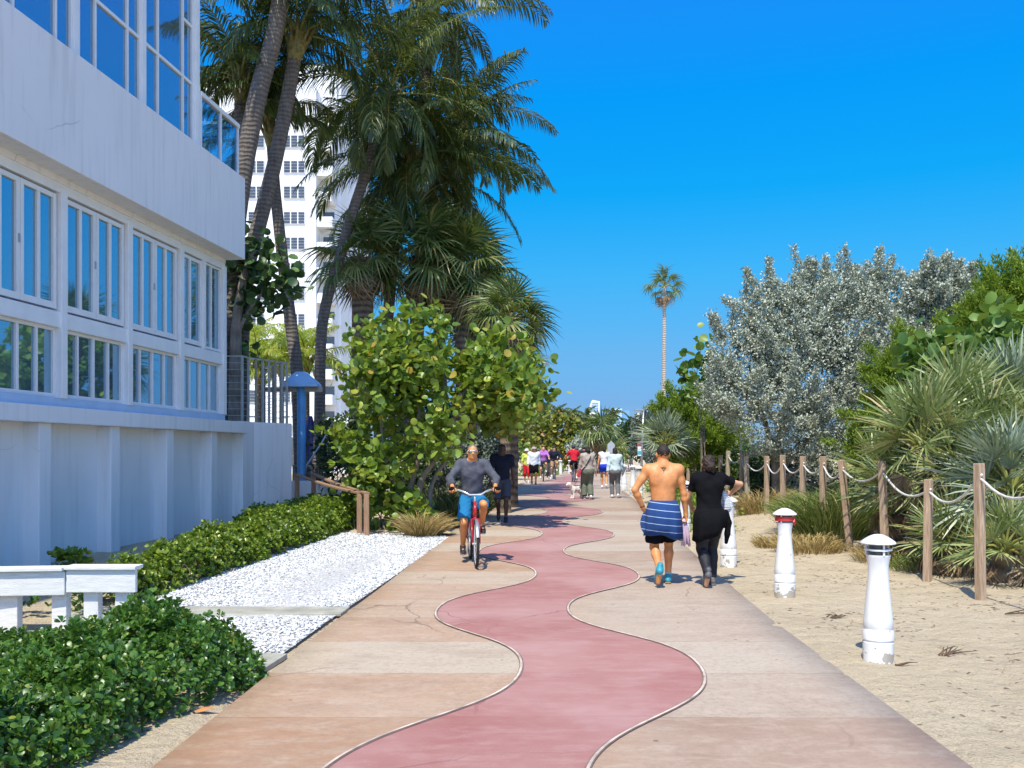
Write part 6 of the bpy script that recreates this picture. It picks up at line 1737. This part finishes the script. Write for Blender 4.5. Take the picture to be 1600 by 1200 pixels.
def towel_mat(name, base, stripe, period, width, phase=0.0, axis=2):
    N = NT(name); v = N.co(); sep = N.n('ShaderNodeSeparateXYZ'); N.l(v, sep.inputs[0])
    q = N.math('FRACT', N.math('DIVIDE', N.math('ADD', N.math('ADD', sep.outputs[axis], N.math('MULTIPLY', sep.outputs[0], .10)), phase), period))
    s = N.math('LESS_THAN', q, width)
    f = N.noise(v, 60, 3)
    c = N.mix(s, N.ramp(f, [(.3, tuple(x*.8 for x in base)), (.7, base)]), stripe)
    N.l(c, N.p.inputs['Base Color']); N.p.inputs['Roughness'].default_value = .95
    N.bump(N.noise(v, 160, 2), .4, .01)
    return N.m
M['towel'] = towel_mat('blue_striped_towel', (.012, .055, .20), (.38, .50, .68), .088, .085, .02)
M['towel_pink'] = plain('pale_pink_towel', (.66, .48, .62), .95, var=.08, bump=.5, bscale=120)
def wrap(name, mat, parent, rings, n=72, folds=(9, .014), open_=None, thick=.012, seed=0, tilt=0.0):
    """cloth wrapped round the hips: rings of (z, rx, ry, cx, cy); open_ = (a0, a1) leaves a gap"""
    rg = np.random.default_rng(seed)
    a0, a1 = open_ if open_ else (0, 2*math.pi)
    th = np.linspace(a0, a1, n+1)
    ph = rg.random(4)*6.28
    V = []
    for lay in (0, 1):
        for j, (z, rx, ry, cx, cy) in enumerate(rings):
            g = j/(len(rings)-1)
            w = folds[1]*g*(np.sin(folds[0]*th+ph[0]+g)+.6*np.sin(folds[0]*1.7*th+ph[1]))
            hz = .018*g*np.sin(2*th+ph[2])+.012*g*np.sin(5*th+ph[3])+tilt*g*np.cos(th)
            o = -thick if lay else 0
            V.append(np.stack([cx+(rx+w+o)*np.cos(th), cy+(ry+w+o)*np.sin(th), z+hz], 1))
    m = len(rings); V = np.concatenate(V); k = n+1; Q = []
    for lay in (0, 1):
        for j in range(m-1):
            for i in range(n):
                q = (lay*m*k+j*k+i, lay*m*k+j*k+i+1, lay*m*k+(j+1)*k+i+1, lay*m*k+(j+1)*k+i)
                Q.append(q if not lay else q[::-1])
    for i in range(n):
        Q.append((i, m*k+i, m*k+i+1, i+1)); b = (m-1)*k
        Q.append((b+i, b+i+1, m*k+b+i+1, m*k+b+i))
    for e in ((0, n) if open_ else ()):
        for j in range(m-1): Q.append((j*k+e, (j+1)*k+e, m*k+(j+1)*k+e, m*k+j*k+e))
    return mesh_uniform(name, V, np.array(Q), mat, parent, True)
kk = pm.k
towel = wrap('towel_wrap', M['towel'], man, [(1.075, .168, .138, 0, -.008), (1.0, .205, .180, 0, -.018), (.92, .224, .208, 0, -.028), (.82, .232, .212, 0, -.034), (.72, .238, .206, 0, -.024), (.615, .242, .20, -.01, -.01)], 90, (7, .010), None, .014, 3, -.03)
mb = MB()   # the loose corner hanging at his left hip
q = [(-.18, .02, 1.02), (-.24, .03, .93), (-.31, .0, .84), (-.27, -.03, .74), (-.19, -.04, .66)]
vs = []
for dx in (0, .012):
    vs += [(-.16+dx, -.06, 1.05), (-.17+dx, .10, 1.02), (-.335+dx, .03, .80), (-.24+dx, -.06, .60), (-.18+dx, -.12, .66), (-.25+dx, -.02, .86)]
mb.add(vs, [(0, 5, 4), (5, 3, 4), (5, 2, 3), (0, 1, 5), (1, 2, 5), (10, 11, 6), (10, 9, 11), (9, 8, 11), (11, 7, 6), (11, 8, 7), (0, 4, 10, 6), (4, 3, 9, 10), (3, 2, 8, 9), (2, 1, 7, 8), (1, 0, 6, 7)])
o = mb.build('towel_corner', M['towel'], towel, True); md = o.modifiers.new('sub', 'SUBSURF'); md.levels = 2; md.render_levels = 2
M['ink'] = plain('tattoo_ink', (.05, .035, .035), .6)
from mathutils.bvhtree import BVHTree
bo = [c for c in man.children if c.name.startswith('body')][0]
bvh = BVHTree.FromPolygons([v.co[:] for v in bo.data.vertices], [p_.vertices[:] for p_ in bo.data.polygons])
mb = MB()   # small dark tattoo lines on the upper back, laid on the skin
for pts in ([(-.036, 1.492), (-.016, 1.475), (0, 1.445), (.016, 1.475), (.036, 1.492)], [(0, 1.445), (0, 1.405)], [(-.034, 1.492), (0, 1.478), (.034, 1.492)], [(-.014, 1.488), (0, 1.50), (.014, 1.488)]):
    line = []
    for (x0, z0), (x1, z1) in zip(pts[:-1], pts[1:]):
        for t in (0, .25, .5, .75):
            hit = bvh.ray_cast(Vector((x0+(x1-x0)*t, -1, z0+(z1-z0)*t)), Vector((0, 1, 0)))[0]
            if hit: line.append(hit+Vector((0, -.0005, 0)))
    if len(line) > 1: mb.tube(line, .0035, 5)
mb.build('tattoo', M['ink'], man, True)
# pink towel held in his right hand
hw_ = pm.wr[1]+pm.hd[1]*.10
pk = empty('hand_towel', (foot.x, foot.y, foot.z), -.05, 'pale pink towel hanging from the shirtless man\'s right hand', 'towel')
rings = [(hw_[2]+.03, .020, .016, hw_[0]-.015, hw_[1]), (hw_[2]-.04, .030, .02, hw_[0]-.012, hw_[1]), (hw_[2]-.16, .048, .025, hw_[0]-.005, hw_[1]), (hw_[2]-.30, .056, .028, hw_[0], hw_[1])]
wrap('towel_cloth', M['towel_pink'], pk, rings, 60, (6, .006), None, .006, 5)
# bracelet
Sdf().cone(pm.wr[0]-pm.hd[0]*.0, pm.wr[0]+U(pm.el[0]-pm.wr[0])*.02, .032, .032, .005).build('bracelet', M['black_cloth'], man, .006)

# ---------------------------------------------------------------- the woman in black
foot = gp(1108, 916)
pw = Pose(1.66, True, (0, 0, .885), .04, hands=[(-.16, .30, 1.02), (.34, .26, 1.20)], elbow=[(-.9, -.5, -.3), (1.0, -.35, .25)],
          feet=[(-.06, -.20, .165), (.075, .13, .08)], knee=[(.0, 1, .1), (.0, 1, 0)], head=(.10, -.05), toes=[(-.10, .45, -.85), (.08, 1, -.12)], build=1.06, handdir=[None, (.2, .8, -.1)], curl=(.7, .8))
wom = person((foot.x, foot.y, foot.z), .02, 'woman in black T-shirt and leggings, black jacket tied round her waist, right elbow raised', pw, None, .0085, True, 'skin', ('bun', 'hair_brown'), ('black_cloth', (.62, .62), .016, -.02, 'tshirt'), ('legging', (1.97, 1.97), .015, .0, 'leggings'), ['shoe_grey', 'shoe_grey'], 'sole_grey')
jk = wrap('tied_jacket', M['black_cloth'], wom, [(.985, .166, .134, 0, -.010), (.93, .192, .168, 0, -.022), (.87, .204, .192, 0, -.030), (.80, .208, .196, 0, -.030), (.72, .206, .190, 0, -.024), (.64, .202, .178, -.01, -.014)], 80, (6, .010), (math.pi*.86, math.pi*2.12), .014, 8, .09)
sl = Sdf().chain([(.20, -.05, .93), (.235, -.03, .80), (.225, -.02, .66), (.215, .0, .55)], [.035, .04, .036, .022], .02, sc=(1, 1.2, 1)).build('jacket_sleeve', M['black_cloth'], jk, .01)
# patterned white cloth under her arm
N = NT('patterned_white_cloth'); v = N.co((18, 18, 30)); wv = N.n('ShaderNodeTexWave', wave_type='BANDS', bands_direction='Z'); wv.inputs['Scale'].default_value = .55; wv.inputs['Distortion'].default_value = 6; wv.inputs['Detail'].default_value = 1
N.l(v, wv.inputs['Vector']); N.l(N.ramp(wv.outputs['Fac'], [(.80, (.78, .78, .77)), (.88, (.04, .04, .045))]), N.p.inputs['Base Color']); N.p.inputs['Roughness'].default_value = .9
cl_ = empty('patterned_cloth', (foot.x, foot.y, foot.z), .02, 'white cloth with black marks hanging at the right side of the woman in black', 'cloth')
wrap('cloth', N.m, cl_, [(1.19, .03, .04, .20, .10), (1.10, .065, .06, .225, .12), (.98, .085, .065, .25, .13), (.90, .055, .05, .235, .12)], 48, (5, .010), None, .008, 6, .03)
# black hair tie strands / ear phones left out

# ---------------------------------------------------------------- bicycles
M['bike_red'] = plain('red_bike_paint', (.42, .015, .025), .25, var=.05); M['bike_black'] = plain('black_bike_paint', (.018, .018, .02), .3); M['rubber'] = plain('tyre_rubber', (.022, .022, .023), .8); M['chrome'] = plain('chrome', (.72, .72, .72), .25, .6, var=.05); M['saddle'] = plain('black_saddle', (.02, .02, .02), .5)
def bicycle(loc, rz, label, frame='bike_red', bars='chrome', steer=0.0, fender=True, crank=2.2, lod=1.0, group='bicycles on the path'):
    root = empty('bicycle', loc, rz, label, 'bicycle', group)
    rA, fA, bb = Vector((0, -.50, .345)), Vector((0, .58, .345)), Vector((0, -.05, .29)); st = Vector((0, -.22, .80)); ht = Vector((0, .36, .93)); hb = Vector((0, .42, .72))
    n1 = int(36*lod)
    m = MB(); m.tube([bb, st+Vector((0, -.01, .02))], .017, 8); m.tube([bb, hb], .021, 8); m.tube([st-Vector((0, 0, .10)), ht-Vector((0, 0, .05))], .016, 8); m.tube([hb, ht], .024, 8)
    for s in (-1, 1):
        m.tube([bb+Vector((s*.03, 0, 0)), rA+Vector((s*.06, 0, 0))], .011, 6); m.tube([st-Vector((-s*.02, 0, .10)), rA+Vector((s*.06, 0, 0))], .009, 6)
    m.build('frame', M[frame], root, True)
    m = MB(); m.tube([hb, hb+Vector((0, .02, -.03))], .022, 8)
    for s in (-1, 1): m.tube([hb+Vector((s*.055, .02, -.03)), Vector((s*.055, .52, .5)), fA+Vector((s*.055, 0, 0))], [.014, .013, .009], 8)
    m.tube([hb+Vector((-.055, .02, -.03)), hb+Vector((.055, .02, -.03))], .014, 8)
    m.build('fork', M[frame], root, True)
    for A in (rA, fA):
        w = MB().torus(A, .322, .022, n1, 8).build('wheel', M['rubber'], root, True)
        MB().torus(A, .300, .012, n1, 6).build('rim', M['chrome'], w, True)
        sp_ = MB()
        for k in range(18):
            a = k*math.pi/9; d = Vector((0, math.cos(a), math.sin(a))); sp_.tube([A+Vector((.03*(1 if k % 2 else -1), 0, 0))+d*.02, A+d*.295], .002, 4, False)
        sp_.tube([A-Vector((.055, 0, 0)), A+Vector((.055, 0, 0))], .018, 8)
        sp_.build('spokes', M['chrome'], w)
        if fender:
            f = MB(); pr = []
            a0, a1 = (.35, 2.6) if A is fA else (.2, 3.0)
            vs, fs = [], []
            for k in range(17):
                a = a0+(a1-a0)*k/16; r = .365
                for x, rr in ((-.023, r-.012), (0, r), (.023, r-.012)): vs.append((x, A.y-(math.cos(a) if A is rA else -math.cos(a))*rr, A.z+math.sin(a)*rr))
            for k in range(16):
                for j in (0, 1): fs.append((k*3+j, k*3+j+1, k*3+4+j, k*3+3+j))
            f.add(vs, fs).build('fender', M['steel'] if frame == 'bike_red' else M[frame], root, True)
    sa = MB(); sa.tube([st, st+Vector((0, -.015, .10))], .013, 8); sa.build('seat_post', M['chrome'], root)
    Sdf().cone((0, -.34, .915), (0, -.20, .915), .075, .04, .03, sc=(1.15, 1, .5)).cone((0, -.20, .915), (0, -.06, .91), .038, .022, .03, sc=(1, 1, .7)).build('saddle', M['saddle'], root, .012)
    hbm = MB(); hbm.tube([ht, ht+Vector((0, -.02, .11))], .014, 8)
    c = ht+Vector((0, .0, .11))
    half = [c, c+Vector((.08, .01, .0)), c+Vector((.16, -.02, .045)), c+Vector((.24, -.10, .07)), c+Vector((.32, -.22, .06))]
    hbm.tube([Vector((-v.x, v.y, v.z)) for v in half[::-1]]+half[1:], .013, 8)
    ho = hbm.build('handlebar', M[bars], root, True)
    for s in (-1, 1): MB().tube([c+Vector((s*.265, -.135, .069)), c+Vector((s*.335, -.24, .058))], .019, 8).build('grip', M['rubber'], ho)
    cr = MB(); cr.lathe([(.095, -.004), (.095, .004)], 24, bb+Vector((.05, 0, 0)), 'x')
    peds = []
    for s in (-1, 1):
        d = Vector((0, math.cos(crank), math.sin(crank)))*(.17 if s > 0 else -.17)
        e = bb+Vector((s*.085, 0, 0))+d; cr.tube([bb+Vector((s*.07, 0, 0)), e], .012, 6); peds.append(e+Vector((s*.055, 0, 0)))
    cr.build('crank', M['chrome'], root)
    for e in peds: MB().box(e, (.09, .09, .022)).build('pedal', M['rubber'], root, bevel=.004)
    return root, peds, c
# ---------------------------------------------------------------- the cyclist in front
fw = gp(744, 888)
CZ = R(180)-R(-7)
front = Vector((0, .58, 0)); Rz = Matrix.Rotation(CZ, 3, 'Z')
bl_ = fw-(Rz @ front); bl_.z = pz(bl_.y)
CRK = R(205)      # right pedal down-back, left pedal up-front
CRK = -1.9
bike, peds, barc = bicycle(bl_, CZ, 'red cruiser bicycle with chrome handlebar ridden towards the camera', 'bike_red', 'chrome', crank=CRK)
def rider_pose(height, peds, lean, fem=False, build=1.0, hand_x=.30, pel=(0, -.225, 1.0), head=(0, -.02)):
    L, Rr = peds[0], peds[1]
    k = height/1.75
    return Pose(height, fem, pel, lean, hands=[np.array((-hand_x, .215, 1.135))/k, np.array((hand_x, .215, 1.135))/k], elbow=[(-1, -.35, -.35), (1, -.35, -.35)],
                feet=[(L.x-.0, L.y-.07, L.z+.10), (Rr.x+.0, Rr.y-.07, Rr.z+.10)], knee=[(-.10, 1, .4), (.10, 1, .4)], head=head, toes=[(-.05, 1, -.12), (.05, 1, -.12)], build=build,
                handdir=[(-.25, .95, -.15), (.25, .95, -.15)], palm=[(.1, .1, -1), (-.1, .1, -1)], curl=(1.0, 1.0))
pc = rider_pose(1.73, peds, .20, build=1.02, hand_x=.315)
cyc = person(bl_, CZ, 'man in charcoal long-sleeved shirt, blue shorts and mirror sunglasses riding the red bicycle', pc, None, .0085, True, 'skin_tan', ('crop', 'hair_grey'), ('charcoal', (1.72, 1.72), .014, -.06, 'long_sleeved_shirt'), ('blue_short', (.86, .86), .018, .02, 'shorts'), 'shoe_black', 'sole_grey')
Mh = headM(pc); gl = Sdf(); hp = lambda x, y, z: pc.head+Mh@(np.array([x, y, z])*pc.k)
glo = MB(); glo.tube([hp(-.078, 0, .012), hp(-.066, .066, .014), hp(-.02, .098, .016), hp(.02, .098, .016), hp(.066, .066, .014), hp(.078, 0, .012)], .0055, 6)
gfr = glo.build('sunglasses', M['white_paint'], cyc, True)
for sx in (-1, 1): Sdf().ell(hp(sx*.034, .080, .004), (.030, .020, .023), .01, Mh).build('lens', M['lens'], gfr, .005)
for i in (0, 1):
    w = pc.wr[i]; d = pc.hd[i]
    Sdf().cone(w+d*.0, w+d*.085, .033, .040, .01, sc=(1.15, 1, .8)).build('glove', M['black_cloth'], cyc, .008)
# ---------------------------------------------------------------- people farther off
def at_feet(px, py): return gp(px, py)
def walk(height, fem=False, stride=.22, build=1.0, lift=.05, hands=None, elbow=None, head=(0, 0), left_front=True, lean=.03):
    a, b = (stride*.6, -stride) if left_front else (-stride, stride*.6)
    z = lambda y: .085+(lift if y < 0 else 0)
    ty = lambda y: (0, 1, -.15) if y > 0 else (0, .8, -.5)
    return Pose(height, fem, (0, 0, .925*height/1.75), lean, hands=hands or [(-.27, -.10 if left_front else .14, .84), (.27, .14 if left_front else -.10, .84)], elbow=elbow,
                feet=[(-.085, a, z(a)), (.085, b, z(b))], head=head, toes=[ty(a), ty(b)], build=build)
PI = math.pi
q = gp(786, 815); q.x -= .02
person(q, PI, 'jogger in dark T-shirt and grey shorts half hidden behind the cyclist', walk(1.76, False, .22, 1.02, .1), None, .015, False, 'skin_dark', ('short', 'hair_dark'), ('navy', (.7, .7), .016, -.06), ('grey_track', (.9, .9), .02, .02, 'shorts'), 'shoe_black')
q = at_feet(803, 757)
person(q, PI, 'walker in grey tracksuit with arms crossed, by the grey palm trunk', walk(1.68, False, .2, 1.0, .05, hands=[(.06, .2, 1.14), (-.06, .2, 1.10)], elbow=[(-1, .1, -.5), (1, .1, -.5)]), None, .017, False, 'skin', ('short', 'hair_dark'), ('grey_track', (1.9, 1.9), .022, -.08, 'jacket'), ('navy', (1.95, 1.95), .022, .03), 'shoe_black')
q = at_feet(823, 754)
person(q, PI, 'walker in lime top and white sun hat, left of the man in white', walk(1.64, True, .2), None, .017, False, 'skin', ('bob', 'hair_brown'), ('lime', (1.2, 1.2), .018, -.08), ('red_cloth', (1.2, 1.2), .015, .02, 'shorts'), 'shoe_white', None, ('sun', 'white_cloth'))
q = at_feet(834, 757)
person(q, PI, 'man in white sweatshirt, black shorts and pale hat walking towards the camera', walk(1.72, False, .16, 1.12, .03), None, .015, False, 'skin_tan', ('short', 'hair_grey'), ('white_cloth', (1.92, 1.92), .03, -.10, 'sweatshirt'), ('black_cloth', (.85, .85), .028, .03, 'shorts'), 'shoe_black', None, ('sun', 'beige'))
q = at_feet(944, 763)
person(q, -.1, 'walker in white tank top and royal blue shorts seen from behind', walk(1.72, True, .2, 1.0, .05), None, .015, False, 'skin_tan', ('bun', 'hair_dark'), ('white_cloth', (0, 0), .012, .02, 'tank_top'), ('royal', (.45, .45), .018, .02, 'shorts'), 'shoe_white')
q = at_feet(961, 778)
wb_ = person(q, -.05, 'woman in pale blue top and grey trousers walking away with a grey shoulder bag', walk(1.62, True, .12, 1.05, .02), None, .014, False, 'skin', ('bob', 'hair_dark'), ('pale_blue', (1.9, 1.9), .022, -.08, 'blouse'), ('grey_cloth', (1.95, 1.95), .014, .015), 'shoe_white')
MB().box((.27, -.02, .86), (.07, .24, .26), Matrix.Rotation(.35, 3, 'Y')).build('shoulder_bag', M['grey_cloth'], wb_, bevel=.02)
q = at_feet(918, 780)
wd = person(q, .1, 'woman in beige sweater and grey-green trousers walking a white dog', walk(1.66, True, .10, 1.08, .02, hands=[(-.28, .12, .82), (.30, .05, .82)]), None, .013, False, 'skin', ('bun', 'hair_dark'), ('beige', (1.88, 1.88), .022, -.07, 'sweater'), ('olive', (1.95, 1.95), .024, .03), ['shoe_grey', 'shoe_white'], 'sole_white')
st_ = MB(); st_.tube([(.13, .10, 1.38), (.13, -.02, 1.42), (.06, -.145, 1.28), (-.08, -.15, 1.05), (-.22, -.10, .86)], .012, 6); so = st_.build('bag_strap', M['black_cloth'], wd, True)
MB().box((-.27, -.06, .80), (.08, .16, .22), Matrix.Rotation(.25, 3, 'Y')).build('bag', M['bag_red'], wd, bevel=.02)
# the white dog
def dog(loc, rz):
    root = empty('dog', loc, rz, 'small fluffy white dog on a leash beside the woman in the beige sweater', 'dog')
    S = Sdf()
    S.ell((0, .10, .30), (.085, .12, .095), .05); S.ell((0, -.08, .305), (.078, .13, .08), .05); S.cone((0, .16, .34), (0, .24, .43), .06, .055, .05)
    S.ell((0, .28, .455), (.066, .072, .062), .03); S.cone((0, .32, .44), (0, .375, .425), .036, .024, .02)
    for sx in (-1, 1):
        S.ell((sx*.065, .265, .45), (.02, .036, .055), .015)
        S.chain([(sx*.05, .14, .28), (sx*.05, .13, .15), (sx*.05, .155, .03)], [.045, .028, .026], .02); S.cone((sx*.05, .155, .025), (sx*.05, .185, .02), .026, .02, .01)
        S.ell((sx*.05, -.15, .25), (.045, .06, .075), .03); S.chain([(sx*.05, -.13, .21), (sx*.05, -.20, .13), (sx*.05, -.175, .03)], [.045, .026, .024], .02); S.cone((sx*.05, -.175, .025), (sx*.05, -.14, .02), .024, .02, .01)
    S.chain([(0, -.19, .34), (0, -.26, .42), (0, -.24, .50)], [.03, .032, .02], .03)
    S.build('body', plain('white_fur', (.80, .75, .66), .95, var=.1, scale=20, bump=.8, bscale=60), root, .008, noise=(.007, 95))
    MB().lathe([(.0, -.008), (.014, 0), (.0, .010)], 8, (0, .40, .432), 'y').build('nose', M['shoe_black'], root)
    for sx in (-1, 1): MB().lathe([(.0, -.006), (.009, 0), (.0, .006)], 8, (sx*.028, .345, .47), 'y').build('eye', M['shoe_black'], root)
    return root
qd = gp(901, 779)
dog(qd, R(118))
lh = Vector(wd.location)+Vector((-.26, .12, .78)); nk = qd+Vector((-.10, -.08, .40))
mb = MB(); pts = [lh+(nk-lh)*t-Vector((0, 0, .12*4*t*(1-t)*.5)) for t in np.linspace(0, 1, 9)]
tag(mb.tube(pts, .006, 5).build('dog_leash', M['black_cloth'], None, True), 'thin dark leash from the woman\'s hand to the white dog', 'leash')
# far cyclists
def cyclist(px, py, rz, label, blabel, top, bot, height=1.74, fem=False, hat=('helmet', 'shoe_black'), hair=('short', 'hair_dark'), lean=.3, crank=-1.9, skin='skin', shoe='shoe_white'):
    q = gp(px, py)
    b, pd, c = bicycle(q, rz, blabel, 'bike_black', 'bike_black', crank=crank, lod=.6, fender=False)
    p = rider_pose(height, pd, lean, fem)
    return person(q, rz, label, p, None, .017, False, skin, hair, top, bot, shoe, None, hat)
cyclist(849, 752, PI-.05, 'cyclist in purple top riding towards the camera beside the man in white', 'dark bicycle under the cyclist in purple', ('purple', (1.3, 1.3), .018, -.06), ('navy', (.7, .7), .015, .02, 'shorts'), 1.66, True, None, ('bob', 'hair_brown'), .12)
cyclist(866, 749, PI+.02, 'cyclist in navy jacket and dark helmet riding towards the camera', 'dark bicycle under the cyclist in the navy jacket', ('navy', (1.9, 1.9), .022, -.06, 'jacket'), ('khaki', (.9, .9), .02, .02, 'shorts'), 1.76)
cyclist(896, 753, .03, 'cyclist in red jersey and black shorts riding away', 'dark bicycle under the cyclist in red', ('red_cloth', (.7, .7), .018, -.06, 'jersey'), ('black_cloth', (.85, .85), .012, .0, 'shorts'), 1.76, lean=.28, skin='skin_tan')
cyclist(912, 748, -.02, 'cyclist in dark top and yellow vest tail riding away, beyond the red cyclist', 'bicycle beyond the cyclist in red', ('navy', (1.2, 1.2), .018, .03), ('yellow', (.5, .5), .03, .03, 'shorts'), 1.76, lean=.3)
q = gp(858, 748)
person(q, PI, 'walker in dark clothes partly hidden behind the two oncoming cyclists', walk(1.7), None, .02, False, 'skin', ('short', 'hair_brown'), ('navy', (1.5, 1.5), .02, -.06), ('grey_track', (1.9, 1.9), .02, .02), 'shoe_white')
